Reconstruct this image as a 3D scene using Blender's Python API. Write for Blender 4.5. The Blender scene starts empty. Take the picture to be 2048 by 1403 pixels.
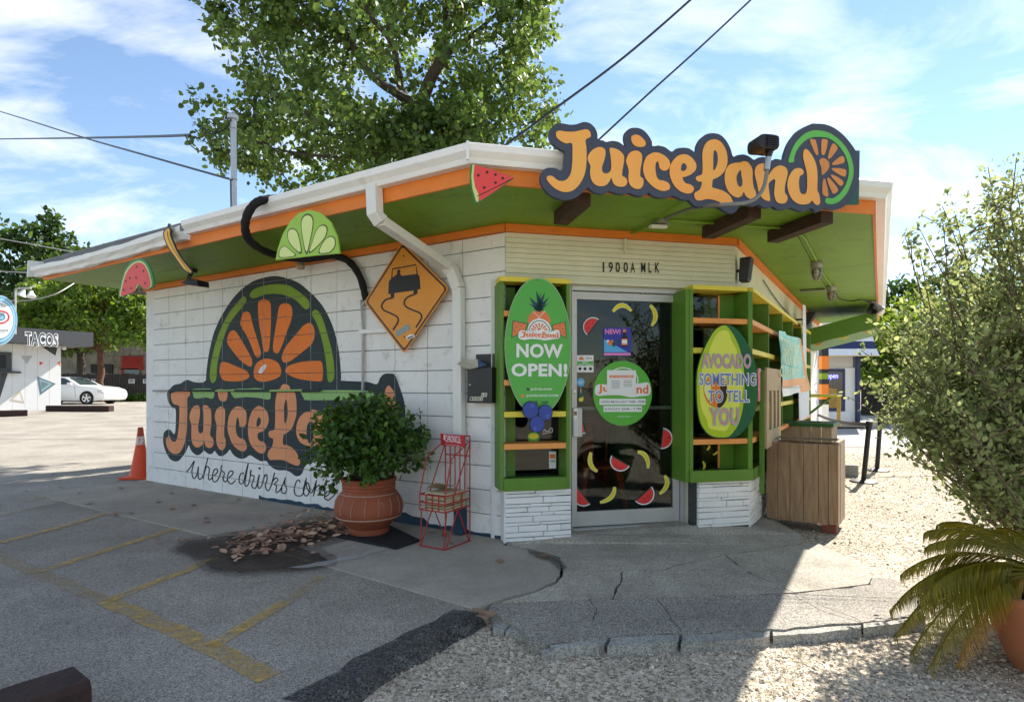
import bpy, bmesh, math, random
import numpy as np
from mathutils import Vector, Matrix
from mathutils.geometry import tessellate_polygon
R = math.radians
random.seed(7)
scene = bpy.context.scene
C = scene.collection
# ------------------------------------------------------------------ camera
FPX, CX, HY, CH = 1174.0, 1024.0, 772.0, 1.262      # focal length and horizon in photo pixels, eye height in metres
cam_d = bpy.data.cameras.new('camera'); cam = bpy.data.objects.new('camera', cam_d); C.objects.link(cam)
cam.location = (0, 0, CH); cam.rotation_euler = (R(90), 0, 0)
cam_d.sensor_width = 36; cam_d.lens = FPX / 2048 * 36
cam_d.shift_y = (HY - 701.5) / 2048
cam_d.clip_start = 0.05; cam_d.clip_end = 3000
scene.camera = cam
# ------------------------------------------------------------------ sky, sun, exposure
SUN_AZ, SUN_EL = 42.1, 40.0                          # azimuth clockwise from +Y
world = bpy.data.worlds.new('World'); scene.world = world; world.use_nodes = True
wn = world.node_tree.nodes; wl = world.node_tree.links
for n in list(wn): wn.remove(n)
w_out = wn.new('ShaderNodeOutputWorld'); w_bg = wn.new('ShaderNodeBackground'); w_sky = wn.new('ShaderNodeTexSky')
w_sky.sky_type = 'NISHITA'; w_sky.sun_disc = False
w_sky.sun_elevation = R(SUN_EL); w_sky.sun_rotation = R(SUN_AZ)
w_sky.air_density = 1.0; w_sky.dust_density = 0.0; w_sky.ozone_density = 1.2
w_tc = wn.new('ShaderNodeTexCoord'); w_sep = wn.new('ShaderNodeSeparateXYZ'); wl.new(w_tc.outputs['Generated'], w_sep.inputs[0])
# clouds: noise on a flat layer high above, so they thin out and shrink towards the horizon as real ones do
w_z = wn.new('ShaderNodeMath'); w_z.operation = 'ADD'; w_z.inputs[1].default_value = 0.22; wl.new(w_sep.outputs['Z'], w_z.inputs[0])
w_dx = wn.new('ShaderNodeMath'); w_dx.operation = 'DIVIDE'; wl.new(w_sep.outputs['X'], w_dx.inputs[0]); wl.new(w_z.outputs[0], w_dx.inputs[1])
w_dy = wn.new('ShaderNodeMath'); w_dy.operation = 'DIVIDE'; wl.new(w_sep.outputs['Y'], w_dy.inputs[0]); wl.new(w_z.outputs[0], w_dy.inputs[1])
w_cmb = wn.new('ShaderNodeCombineXYZ'); wl.new(w_dx.outputs[0], w_cmb.inputs[0]); wl.new(w_dy.outputs[0], w_cmb.inputs[1])
w_map = wn.new('ShaderNodeMapping'); w_map.inputs['Rotation'].default_value = (0, 0, R(35)); w_map.inputs['Scale'].default_value = (1.0, 1.7, 1.0)
w_map.inputs['Location'].default_value = (1.9, 7.3, 0); wl.new(w_cmb.outputs[0], w_map.inputs[0])
w_no = wn.new('ShaderNodeTexNoise'); w_no.inputs['Scale'].default_value = 1.9; w_no.inputs['Detail'].default_value = 9; w_no.inputs['Roughness'].default_value = 0.6
w_no.inputs['Distortion'].default_value = 0.35; wl.new(w_map.outputs[0], w_no.inputs['Vector'])
w_rmp = wn.new('ShaderNodeValToRGB'); w_rmp.color_ramp.elements[0].position = 0.45; w_rmp.color_ramp.elements[1].position = 0.80
w_rmp.color_ramp.elements[1].color = (0.78, 0.78, 0.78, 1); wl.new(w_no.outputs['Fac'], w_rmp.inputs[0])
w_mix = wn.new('ShaderNodeMixRGB'); w_mix.inputs[2].default_value = (8.2, 8.0, 7.7, 1)
wl.new(w_rmp.outputs[0], w_mix.inputs[0]); wl.new(w_sky.outputs[0], w_mix.inputs[1])
w_bg.inputs['Strength'].default_value = 0.052
wl.new(w_mix.outputs[0], w_bg.inputs['Color']); wl.new(w_bg.outputs[0], w_out.inputs['Surface'])
sun_d = bpy.data.lights.new('sun', 'SUN'); sun_d.energy = 2.8; sun_d.angle = R(0.53); sun_d.color = (1.0, 0.945, 0.86)
sun = bpy.data.objects.new('sun', sun_d); C.objects.link(sun); sun.location = (20, 22, 30)
sv = Vector((math.sin(R(SUN_AZ)) * math.cos(R(SUN_EL)), math.cos(R(SUN_AZ)) * math.cos(R(SUN_EL)), math.sin(R(SUN_EL))))
sun.rotation_euler = sv.to_track_quat('Z', 'Y').to_euler()
vs = scene.view_settings
vs.view_transform = 'Standard'; vs.look = 'None'; vs.exposure = 2.1; vs.gamma = 1.0; vs.use_curve_mapping = False
scene.cycles.use_denoising = True
scene.cycles.max_bounces = 8; scene.cycles.transparent_max_bounces = 16

# ------------------------------------------------------------------ pixel -> place helpers
def V3(p): return Vector((p[0], p[1], p[2] if len(p) > 2 else 0.0))
def at(px, py, Y): return Vector(((px - CX) / FPX * Y, Y, CH + (HY - py) / FPX * Y))
def gnd(px, py, z=0.0):
    Y = (CH - z) * FPX / (py - HY); return at(px, py, Y)
class Frame:
    """a vertical plane: O + a*u + z*up + d*n"""
    def __init__(s, O, az):
        s.O = Vector((O[0], O[1], 0)); s.u = Vector((math.sin(R(az)), math.cos(R(az)), 0))
        n = Vector((s.u.y, -s.u.x, 0))
        if n.dot(-s.O) < 0: n = -n
        s.n = n; s.az = az
    def P(s, a, z, d=0.0): return s.O + s.u * a + s.n * d + Vector((0, 0, z))
    def px(s, px, py, d=0.0):
        r = Vector(((px - CX) / FPX, 1, (HY - py) / FPX)); o = s.O + s.n * d; c = Vector((0, 0, CH))
        t = (o - c).dot(s.n) / r.dot(s.n); p = c + r * t
        return ((p - o).dot(s.u), p.z)
    def dist(s, p): return (V3(p) - s.O).dot(s.n)
    def along(s, p): return (V3(p) - s.O).dot(s.u)
def corner(f1, d1, f2, d2):
    p = f1.O + f1.n * d1; q = f2.O + f2.n * d2
    den = f1.u.x * f2.u.y - f1.u.y * f2.u.x
    t = ((q.x - p.x) * f2.u.y - (q.y - p.y) * f2.u.x) / den
    return p + f1.u * t
A = Vector((-0.057, 4.78, 0))
FL = Frame(A, -57.9); FD = Frame(A, 77.1)
B = FD.P(2.104, 0)
FR = Frame(B, 32.1)
if FR.n.x < 0: FR.n = -FR.n

# ------------------------------------------------------------------ materials
MATS = {}
def lin(c): return tuple((x / 12.92 if x <= 0.04045 else ((x + 0.055) / 1.055) ** 2.4) for x in c)
def rgb(r, g, b): return lin((r / 255, g / 255, b / 255))
def mat(name, col, rough=0.6, var=0.0, scale=6.0, bump=0.0, bscale=60.0, col2=None, dirt=None, metal=0.0, spec=0.4, stretch=None, coat=0.0, island=0.0, emit=None, dthr=(0.52, 0.68), dscale=3.0):
    if name in MATS: return MATS[name]
    m = bpy.data.materials.new(name); m.use_nodes = True; MATS[name] = m
    nt = m.node_tree; N = nt.nodes; L = nt.links; b = N['Principled BSDF']
    b.inputs['Roughness'].default_value = rough; b.inputs['Metallic'].default_value = metal
    b.inputs['Specular IOR Level'].default_value = spec
    if coat: b.inputs['Coat Weight'].default_value = coat
    tc = N.new('ShaderNodeTexCoord'); vec = tc.outputs['Object']
    ge = N.new('ShaderNodeNewGeometry'); vec = ge.outputs['Position']
    if stretch:
        mp = N.new('ShaderNodeMapping'); mp.inputs['Scale'].default_value = stretch; L.new(vec, mp.inputs[0]); vec = mp.outputs[0]
    cur = None
    rgbn = N.new('ShaderNodeRGB'); rgbn.outputs[0].default_value = (*col, 1); cur = rgbn.outputs[0]
    if var > 0 or col2:
        no = N.new('ShaderNodeTexNoise'); no.inputs['Scale'].default_value = scale; no.inputs['Detail'].default_value = 7; no.inputs['Roughness'].default_value = 0.62
        L.new(vec, no.inputs['Vector'])
        rp = N.new('ShaderNodeValToRGB'); rp.color_ramp.elements[0].position = 0.3; rp.color_ramp.elements[1].position = 0.7; L.new(no.outputs['Fac'], rp.inputs[0])
        mx = N.new('ShaderNodeMixRGB'); c2 = col2 or tuple(x * (1 - var) for x in col)
        mx.inputs[1].default_value = (*c2, 1); L.new(cur, mx.inputs[2]); L.new(rp.outputs[0], mx.inputs[0]); cur = mx.outputs[0]
    if dirt:
        no = N.new('ShaderNodeTexNoise'); no.inputs['Scale'].default_value = dscale; no.inputs['Detail'].default_value = 10; no.inputs['Roughness'].default_value = 0.72
        L.new(vec, no.inputs['Vector'])
        rp = N.new('ShaderNodeValToRGB'); rp.color_ramp.elements[0].position = dthr[0]; rp.color_ramp.elements[1].position = dthr[1]; L.new(no.outputs['Fac'], rp.inputs[0])
        mx = N.new('ShaderNodeMixRGB'); mx.inputs[2].default_value = (*dirt, 1); L.new(cur, mx.inputs[1]); L.new(rp.outputs[0], mx.inputs[0]); cur = mx.outputs[0]
    if island > 0:
        hs = N.new('ShaderNodeHueSaturation'); L.new(cur, hs.inputs['Color'])
        mr = N.new('ShaderNodeMapRange'); mr.inputs[3].default_value = 1 - island; mr.inputs[4].default_value = 1 + island
        L.new(ge.outputs['Random Per Island'], mr.inputs[0]); L.new(mr.outputs[0], hs.inputs['Value']); cur = hs.outputs[0]
    L.new(cur, b.inputs['Base Color'])
    if emit:
        b.inputs['Emission Color'].default_value = (*col, 1); b.inputs['Emission Strength'].default_value = emit
    if bump > 0:
        no = N.new('ShaderNodeTexNoise'); no.inputs['Scale'].default_value = bscale; no.inputs['Detail'].default_value = 6; L.new(vec, no.inputs['Vector'])
        bp = N.new('ShaderNodeBump'); bp.inputs['Strength'].default_value = bump; bp.inputs['Distance'].default_value = 0.01
        L.new(no.outputs['Fac'], bp.inputs['Height']); L.new(bp.outputs[0], b.inputs['Normal'])
    return m
def leafmat(name, col, col2, trans=0.4, var=0.35, rough=0.5):
    if name in MATS: return MATS[name]
    m = bpy.data.materials.new(name); m.use_nodes = True; MATS[name] = m
    nt = m.node_tree; N = nt.nodes; L = nt.links; b = N['Principled BSDF']; out = N['Material Output']
    ge = N.new('ShaderNodeNewGeometry')
    mx = N.new('ShaderNodeMixRGB'); mx.inputs[1].default_value = (*col, 1); mx.inputs[2].default_value = (*col2, 1)
    L.new(ge.outputs['Random Per Island'], mx.inputs[0])
    ml = N.new('ShaderNodeMath'); ml.operation = 'MULTIPLY'; ml.inputs[1].default_value = 7.13; L.new(ge.outputs['Random Per Island'], ml.inputs[0])
    fr = N.new('ShaderNodeMath'); fr.operation = 'FRACT'; L.new(ml.outputs[0], fr.inputs[0])
    mr = N.new('ShaderNodeMapRange'); mr.inputs[3].default_value = 1 - var; mr.inputs[4].default_value = 1 + var; L.new(fr.outputs[0], mr.inputs[0])
    hs = N.new('ShaderNodeHueSaturation'); L.new(mx.outputs[0], hs.inputs['Color']); L.new(mr.outputs[0], hs.inputs['Value'])
    L.new(hs.outputs[0], b.inputs['Base Color']); b.inputs['Roughness'].default_value = rough; b.inputs['Specular IOR Level'].default_value = 0.35
    tr = N.new('ShaderNodeBsdfTranslucent')
    hs2 = N.new('ShaderNodeHueSaturation'); hs2.inputs['Hue'].default_value = 0.47; hs2.inputs['Value'].default_value = 1.7; hs2.inputs['Saturation'].default_value = 1.1
    L.new(hs.outputs[0], hs2.inputs['Color']); L.new(hs2.outputs[0], tr.inputs['Color'])
    ms = N.new('ShaderNodeMixShader'); ms.inputs[0].default_value = trans
    L.new(b.outputs[0], ms.inputs[1]); L.new(tr.outputs[0], ms.inputs[2]); L.new(ms.outputs[0], out.inputs['Surface'])
    return m
def glassmat(name, tint=(0.75, 0.8, 0.78), refl=1.0):
    if name in MATS: return MATS[name]
    m = bpy.data.materials.new(name); m.use_nodes = True; MATS[name] = m
    nt = m.node_tree; N = nt.nodes; L = nt.links; out = N['Material Output']; N.remove(N['Principled BSDF'])
    t = N.new('ShaderNodeBsdfTransparent'); t.inputs[0].default_value = (*tint, 1)
    g = N.new('ShaderNodeBsdfGlossy'); g.inputs['Roughness'].default_value = 0.02; g.inputs['Color'].default_value = (0.95, 0.97, 0.98, 1)
    f = N.new('ShaderNodeFresnel'); f.inputs[0].default_value = 1.5
    mu = N.new('ShaderNodeMath'); mu.operation = 'MULTIPLY'; mu.inputs[1].default_value = refl; L.new(f.outputs[0], mu.inputs[0])
    ms = N.new('ShaderNodeMixShader'); L.new(mu.outputs[0], ms.inputs[0]); L.new(t.outputs[0], ms.inputs[1]); L.new(g.outputs[0], ms.inputs[2])
    L.new(ms.outputs[0], out.inputs['Surface'])
    return m

# ------------------------------------------------------------------ mesh helpers
def wloc(o):
    p = Vector((0, 0, 0))
    while o: p = p + o.location; o = o.parent
    return p
class MB:
    def __init__(s): s.v = []; s.f = []; s.m = []
    def add(s, vs, fs, mi=0):
        k = len(s.v); s.v += [tuple(p) for p in vs]; s.f += [tuple(i + k for i in f) for f in fs]; s.m += [mi] * len(fs); return s
    def box(s, O, ux, uy, uz, mi=0):
        """corner O and three edge vectors"""
        O = V3(O); ux = V3(ux); uy = V3(uy); uz = V3(uz)
        vs = [O, O + ux, O + ux + uy, O + uy, O + uz, O + ux + uz, O + ux + uy + uz, O + uy + uz]
        return s.add(vs, [(0, 3, 2, 1), (4, 5, 6, 7), (0, 1, 5, 4), (1, 2, 6, 5), (2, 3, 7, 6), (3, 0, 4, 7)], mi)
    def fbox(s, fr, a0, a1, z0, z1, d0, d1, mi=0):
        return s.box(fr.P(a0, z0, d0), fr.u * (a1 - a0), fr.n * (d1 - d0), Vector((0, 0, z1 - z0)), mi)
    def prism(s, pts3, off, mi=0, side=None):
        """planar polygon pts3 swept by vector off (closed solid)"""
        n = len(pts3); pts3 = [V3(p) for p in pts3]; off = V3(off)
        tri = tessellate_polygon([pts3])
        vs = pts3 + [p + off for p in pts3]
        fs = [tuple(t) for t in tri]; fs2 = [tuple(i + n for i in reversed(t)) for t in tri]
        s.add(vs, fs2 + fs, mi)
        s.add(vs, [(i, (i + 1) % n, (i + 1) % n + n, i + n) for i in range(n)], mi if side is None else side)
        return s
    def flat(s, pts3, mi=0):
        pts3 = [V3(p) for p in pts3]
        return s.add(pts3, [tuple(t) for t in tessellate_polygon([pts3])], mi)
    def tube(s, pts, r, seg=8, mi=0, cap=True):
        pts = [V3(p) for p in pts]; n = len(pts)
        rs = r if isinstance(r, (list, tuple)) else [r] * n
        vs = []; prev = None
        for i, p in enumerate(pts):
            t = (pts[min(i + 1, n - 1)] - pts[max(i - 1, 0)])
            if t.length < 1e-9: t = Vector((0, 0, 1))
            t.normalize()
            if prev is None:
                x = t.orthogonal().normalized()
            else:
                x = prev - t * prev.dot(t)
                x = x.normalized() if x.length > 1e-6 else t.orthogonal().normalized()
            prev = x; y = t.cross(x)
            for k in range(seg):
                a = 2 * math.pi * k / seg; vs.append(p + (x * math.cos(a) + y * math.sin(a)) * rs[i])
        fs = []
        for i in range(n - 1):
            for k in range(seg):
                k2 = (k + 1) % seg; fs.append((i * seg + k, i * seg + k2, (i + 1) * seg + k2, (i + 1) * seg + k))
        if cap: fs += [tuple(range(seg))[::-1], tuple((n - 1) * seg + k for k in range(seg))]
        return s.add(vs, fs, mi)
    def lathe(s, prof, O, seg=28, mi=0, axis=None, x=None):
        """profile [(r, h)] turned about axis through O"""
        O = V3(O); ax = V3(axis).normalized() if axis else Vector((0, 0, 1)); X = V3(x) if x else ax.orthogonal().normalized(); Yv = ax.cross(X)
        vs = []
        for r, h in prof:
            for k in range(seg):
                a = 2 * math.pi * k / seg; vs.append(O + ax * h + (X * math.cos(a) + Yv * math.sin(a)) * r)
        fs = []
        for i in range(len(prof) - 1):
            for k in range(seg):
                k2 = (k + 1) % seg; fs.append((i * seg + k, i * seg + k2, (i + 1) * seg + k2, (i + 1) * seg + k))
        return s.add(vs, fs, mi)
    def build(s, name, mats, parent=None, smooth=False, recalc=True, loc=None, bevel=0.0):
        me = bpy.data.meshes.new(name)
        vs = s.v
        if parent is not None: o0 = wloc(parent)
        elif loc is not None: o0 = V3(loc)
        else:
            a = np.array(vs); o0 = Vector(((a[:, 0].min() + a[:, 0].max()) / 2, (a[:, 1].min() + a[:, 1].max()) / 2, a[:, 2].min()))
        me.from_pydata([(p[0] - o0.x, p[1] - o0.y, p[2] - o0.z) for p in vs], [], s.f)
        if not isinstance(mats, (list, tuple)): mats = [mats]
        for m in mats: me.materials.append(m)
        if len(mats) > 1: me.polygons.foreach_set('material_index', s.m)
        if recalc or bevel:
            bm = bmesh.new(); bm.from_mesh(me); bmesh.ops.remove_doubles(bm, verts=bm.verts, dist=1e-5)
            if recalc: bmesh.ops.recalc_face_normals(bm, faces=bm.faces)
            if bevel: bmesh.ops.bevel(bm, geom=[e for e in bm.edges if e.is_manifold and e.calc_face_angle(0) > 0.5], offset=bevel, segments=2, affect='EDGES', profile=0.6)
            bm.to_mesh(me); bm.free()
        if smooth:
            me.polygons.foreach_set('use_smooth', [True] * len(me.polygons))
            try: me.set_sharp_from_angle(angle=R(40))
            except Exception: pass
        me.update()
        o = bpy.data.objects.new(name, me); C.objects.link(o)
        if parent is not None: o.parent = parent
        else: o.location = o0
        return o
def tag(o, label=None, cat=None, group=None, kind=None):
    if label: o['label'] = label
    if cat: o['category'] = cat
    if group: o['group'] = group
    if kind: o['kind'] = kind
    return o
def thing(name, loc, label, cat, group=None):
    o = bpy.data.objects.new(name, None); C.objects.link(o); o.location = V3(loc); o.empty_display_size = 0.1
    return tag(o, label, cat, group)
def struct(o): o['kind'] = 'structure'; return o
def sm(pts, n=4, closed=True):
    """Catmull-Rom through pts"""
    P = [Vector(p) for p in pts]; N = len(P); out = []
    rng = range(N) if closed else range(N - 1)
    for i in rng:
        if closed: p0, p1, p2, p3 = P[i - 1], P[i], P[(i + 1) % N], P[(i + 2) % N]
        else: p0, p1, p2, p3 = P[max(i - 1, 0)], P[i], P[i + 1], P[min(i + 2, N - 1)]
        for k in range(n):
            t = k / n
            out.append(0.5 * ((2 * p1) + (p2 - p0) * t + (2 * p0 - 5 * p1 + 4 * p2 - p3) * t * t + (3 * p1 - p0 - 3 * p2 + p3) * t ** 3))
    if not closed: out.append(P[-1])
    return [tuple(p) for p in out]
def zp(org, sc, pts): return [(org[0] + x / sc, org[1] + y / sc) for x, y in pts]
def onf(fr, pxs, d): return [fr.P(*fr.px(x, y, d), d) for x, y in pxs]
def ribbon(pts2, w):
    """2-D polyline -> list of quads (each 4 pts)"""
    q = []; n = len(pts2); L = []; Rr = []
    for i in range(n):
        a = Vector(pts2[max(i - 1, 0)]); b = Vector(pts2[min(i + 1, n - 1)]); t = (b - a)
        if t.length < 1e-9: t = Vector((1, 0))
        t.normalize(); nn = Vector((-t.y, t.x)) * (w / 2 if not isinstance(w, (list, tuple)) else w[i] / 2)
        p = Vector(pts2[i]); L.append(p + nn); Rr.append(p - nn)
    for i in range(n - 1): q.append([tuple(L[i]), tuple(L[i + 1]), tuple(Rr[i + 1]), tuple(Rr[i])])
    return q
_txt = {}
def text2d(s, bold=0.0, spacing=1.0):
    k = (s, bold, spacing)
    if k in _txt: return _txt[k]
    cu = bpy.data.curves.new('t', 'FONT'); cu.body = s; cu.offset = bold; cu.resolution_u = 3; cu.space_character = spacing
    o = bpy.data.objects.new('t', cu); C.objects.link(o)
    dg = bpy.context.evaluated_depsgraph_get(); me = bpy.data.meshes.new_from_object(o.evaluated_get(dg))
    v = [(p.co.x, p.co.y) for p in me.vertices]; f = [tuple(p.vertices) for p in me.polygons]
    bpy.data.objects.remove(o); bpy.data.curves.remove(cu); bpy.data.meshes.remove(me)
    x0 = min(p[0] for p in v); x1 = max(p[0] for p in v); y0 = min(p[1] for p in v); y1 = max(p[1] for p in v)
    _txt[k] = ([((x - x0) / (x1 - x0), (y - y0) / (y1 - y0)) for x, y in v], f); return _txt[k]
def put_text(mb, s, quad, mi=0, bold=0.0, spacing=1.0):
    """text bent into quad = bl, br, tr, tl (3-D points)"""
    v, f = text2d(s, bold, spacing); a, b, c, d = [V3(p) for p in quad]
    mb.add([(a * (1 - x) + b * x) * (1 - y) + (d * (1 - x) + c * x) * y for x, y in v], f, mi)
def fquad(fr, x0, y0, x1, y1, d):
    """pixel rectangle (corners bl and tr) -> upright rectangle on a frame"""
    a0, z0 = fr.px(x0, y0, d); a1, z1 = fr.px(x1, y1, d)
    return [fr.P(a0, z0, d), fr.P(a1, z0, d), fr.P(a1, z1, d), fr.P(a0, z1, d)]
def circ(cx, cy, r, n=24, ry=None): return [(cx + r * math.cos(2 * math.pi * k / n), cy + (ry or r) * math.sin(2 * math.pi * k / n)) for k in range(n)]
def smooth01(a, b, x):
    t = min(1, max(0, (x - a) / (b - a))); return t * t * (3 - 2 * t)
# ================================================================== SETTING: ground
def speckled(name, base, light, dark, sc=190.0, big=1.2, bump=0.35, rough=0.9, stain=None, sthr=(0.55, 0.75), amt=0.5):
    m = bpy.data.materials.new(name); m.use_nodes = True; MATS[name] = m
    N = m.node_tree.nodes; L = m.node_tree.links; b = N['Principled BSDF']; b.inputs['Roughness'].default_value = rough; b.inputs['Specular IOR Level'].default_value = 0.25
    ge = N.new('ShaderNodeNewGeometry'); P = ge.outputs['Position']
    vo = N.new('ShaderNodeTexVoronoi'); vo.inputs['Scale'].default_value = sc; L.new(P, vo.inputs['Vector'])
    sp = N.new('ShaderNodeSeparateColor'); L.new(vo.outputs['Color'], sp.inputs[0])
    r1 = N.new('ShaderNodeValToRGB'); e = r1.color_ramp.elements
    e[0].position = 0.1; e[0].color = (*dark, 1); e[1].position = 0.95; e[1].color = (*light, 1); k = e.new(0.5); k.color = (*base, 1); L.new(sp.outputs[0], r1.inputs[0])
    n1 = N.new('ShaderNodeTexNoise'); n1.inputs['Scale'].default_value = big; n1.inputs['Detail'].default_value = 8; n1.inputs['Roughness'].default_value = 0.65; L.new(P, n1.inputs['Vector'])
    mr = N.new('ShaderNodeMapRange'); mr.inputs[1].default_value = 0.3; mr.inputs[2].default_value = 0.7; mr.inputs[3].default_value = 1 - amt; mr.inputs[4].default_value = 1 + amt * 0.6; L.new(n1.outputs['Fac'], mr.inputs[0])
    hs = N.new('ShaderNodeHueSaturation'); L.new(r1.outputs[0], hs.inputs['Color']); L.new(mr.outputs[0], hs.inputs['Value'])
    cur = hs.outputs[0]
    if stain:
        n2 = N.new('ShaderNodeTexNoise'); n2.inputs['Scale'].default_value = 2.6; n2.inputs['Detail'].default_value = 10; n2.inputs['Roughness'].default_value = 0.7; L.new(P, n2.inputs['Vector'])
        r2 = N.new('ShaderNodeValToRGB'); r2.color_ramp.elements[0].position = sthr[0]; r2.color_ramp.elements[1].position = sthr[1]; r2.color_ramp.elements[1].color = (0.75, 0.75, 0.75, 1); L.new(n2.outputs['Fac'], r2.inputs[0])
        mx = N.new('ShaderNodeMixRGB'); mx.inputs[2].default_value = (*stain, 1); L.new(r2.outputs[0], mx.inputs[0]); L.new(cur, mx.inputs[1]); cur = mx.outputs[0]
    L.new(cur, b.inputs['Base Color'])
    bp = N.new('ShaderNodeBump'); bp.inputs['Strength'].default_value = bump; bp.inputs['Distance'].default_value = 0.006; L.new(sp.outputs[1], bp.inputs['Height'])
    n3 = N.new('ShaderNodeTexNoise'); n3.inputs['Scale'].default_value = 28; n3.inputs['Detail'].default_value = 5; L.new(P, n3.inputs['Vector'])
    b2 = N.new('ShaderNodeBump'); b2.inputs['Strength'].default_value = bump * 0.6; b2.inputs['Distance'].default_value = 0.01; L.new(n3.outputs['Fac'], b2.inputs['Height']); L.new(bp.outputs[0], b2.inputs['Normal'])
    L.new(b2.outputs[0], b.inputs['Normal'])
    return m
m_asph = speckled('asphalt', (0.32, 0.285, 0.235), (0.49, 0.445, 0.375), (0.18, 0.16, 0.132), sc=190, big=0.9, bump=0.5, amt=0.35, stain=(0.17, 0.16, 0.145), sthr=(0.58, 0.85))
m_apron = speckled('apron_asphalt', (0.29, 0.26, 0.22), (0.49, 0.45, 0.385), (0.15, 0.134, 0.112), sc=190, big=1.5, bump=0.55, amt=0.25)
m_tar = speckled('fresh_tar', (0.075, 0.071, 0.066), (0.17, 0.162, 0.15), (0.03, 0.028, 0.026), sc=150, big=6, bump=0.8, amt=0.3)
m_conc = speckled('concrete', (0.375, 0.335, 0.275), (0.46, 0.41, 0.34), (0.29, 0.26, 0.212), sc=260, big=1.4, bump=0.2, amt=0.22, stain=(0.22, 0.205, 0.18), sthr=(0.5, 0.8))
m_conc2 = speckled('old_concrete', (0.395, 0.355, 0.29), (0.54, 0.485, 0.40), (0.25, 0.225, 0.18), sc=170, big=2.2, bump=0.4, amt=0.3, stain=(0.20, 0.185, 0.16), sthr=(0.5, 0.78))
m_grav = speckled('gravel_bed', (0.48, 0.40, 0.29), (0.68, 0.60, 0.47), (0.21, 0.165, 0.115), sc=62, big=1.1, bump=1.0, amt=0.28, stain=(0.19, 0.16, 0.12), sthr=(0.55, 0.8))
m_curb = speckled('curb_concrete', (0.36, 0.345, 0.30), (0.48, 0.46, 0.41), (0.22, 0.21, 0.18), sc=150, big=4, bump=0.6, amt=0.3, stain=(0.2, 0.185, 0.15), sthr=(0.5, 0.75))
ZG = -0.058
mb = MB(); NG = 60
mb.add([(-900, -900, ZG), (900, -900, ZG), (900, 900, ZG), (-900, 900, ZG)], [(0, 1, 2, 3)])
struct(mb.build('ground', m_grav, loc=(0, 0, 0)))
def sheet(name, pts, zb, m, parent=None, inset=0.0, bevel=0.0):
    """slab whose top follows the z of its outline points, with skirts down to zb"""
    P = [V3(p) for p in pts]; n = len(P)
    if inset:
        area = sum(P[i].x * P[(i + 1) % n].y - P[(i + 1) % n].x * P[i].y for i in range(n)); sg = 1 if area > 0 else -1
        Q = []
        for i in range(n):
            a = (P[i] - P[i - 1]); b = (P[(i + 1) % n] - P[i]); a.z = b.z = 0
            if a.length < 1e-6 or b.length < 1e-6: Q.append(P[i]); continue
            a.normalize(); b.normalize(); nn = Vector((-(a.y + b.y), a.x + b.x, 0)) * sg
            if nn.length < 1e-6: Q.append(P[i]); continue
            nn.normalize(); Q.append(P[i] + nn * inset)
        P = Q
    mb = MB(); flatp = [Vector((p.x, p.y, 0)) for p in P]
    tri = tessellate_polygon([flatp])
    mb.add(P + [Vector((p.x, p.y, zb)) for p in P], [tuple(t) for t in tri] + [(i, (i + 1) % n, (i + 1) % n + n, i + n) for i in range(n)])
    return mb.build(name, m, parent, loc=None if parent is not None else (0, 0, 0))
def jag(pts, step=0.06, amp=0.012, seed=0, closed=False):
    rnd = random.Random(seed); out = []; n = len(pts)
    for i in range(n if closed else n - 1):
        a = V3(pts[i]); b = V3(pts[(i + 1) % n]); k = max(1, int((b - a).length / step))
        for j in range(k):
            p = a.lerp(b, j / k)
            if j or i: p = p + Vector((rnd.uniform(-amp, amp), rnd.uniform(-amp, amp), 0))
            out.append(p)
    if not closed: out.append(V3(pts[-1]))
    return out
# asphalt lot: near sheet, and a gently rising far sheet
e1 = [gnd(950, 1222), gnd(860, 1270), gnd(760, 1325), gnd(690, 1365), gnd(620, 1403), Vector((-2.3, -0.1, 0)), Vector((-6, -6, 0))]
lot = jag(e1, 0.05, 0.012, 3) + [Vector((-70, -6, 0)), Vector((-70, 14.02, 0)), Vector((0.5, 14.02, 0)), Vector((0.5, 6.0, 0)), Vector((-0.05, 5.0, 0)), FL.P(0.1, 0, 1.0)]
struct(sheet('parking_lot', lot, -0.2, m_asph))
def zfar(x, y): return 0.004 + 0.34 * smooth01(15, 29, y)
mb = MB(); xs = [-70, -30, -15, -8, 0.5]; ys = [14.0] + list(np.linspace(15, 30, 12)) + [45, 80, 140]
vsx = [(x, y, zfar(x, y)) for y in ys for x in xs]; nx = len(xs)
mb.add(vsx, [(j * nx + i, j * nx + i + 1, (j + 1) * nx + i + 1, (j + 1) * nx + i) for j in range(len(ys) - 1) for i in range(nx - 1)])
struct(mb.build('far_parking_lot', m_asph, loc=(0, 0, 0)))
# tar edge strip between asphalt and gravel
tl = [(p.x - 0.12, p.y + 0.02, 0.004) for p in e1[:5]]; tr_ = [(p.x + 0.02, p.y - 0.02, 0.004) for p in e1[:5]]
t1 = jag(tl, 0.09, 0.022, 11); t2 = jag(tr_, 0.07, 0.012, 12)
t2 = [Vector((p.x, p.y, 0.0045)) for p in t2]
skirt = [Vector((p.x + 0.05, p.y - 0.03, ZG + 0.002)) for p in t2]
mb = MB(); mb.flat([Vector((p.x, p.y, 0.0045)) for p in t1] + t2[::-1])
n = len(t2); mb.add(t2 + skirt, [(i, i + 1, n + i + 1, n + i) for i in range(n - 1)])
soft = m_tar.node_tree; _n = soft.nodes.new('ShaderNodeTexNoise'); _n.inputs['Scale'].default_value = 16; _n.inputs['Detail'].default_value = 8; _n.inputs['Roughness'].default_value = .75; _g = soft.nodes.new('ShaderNodeNewGeometry'); soft.links.new(_g.outputs['Position'], _n.inputs['Vector'])
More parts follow.
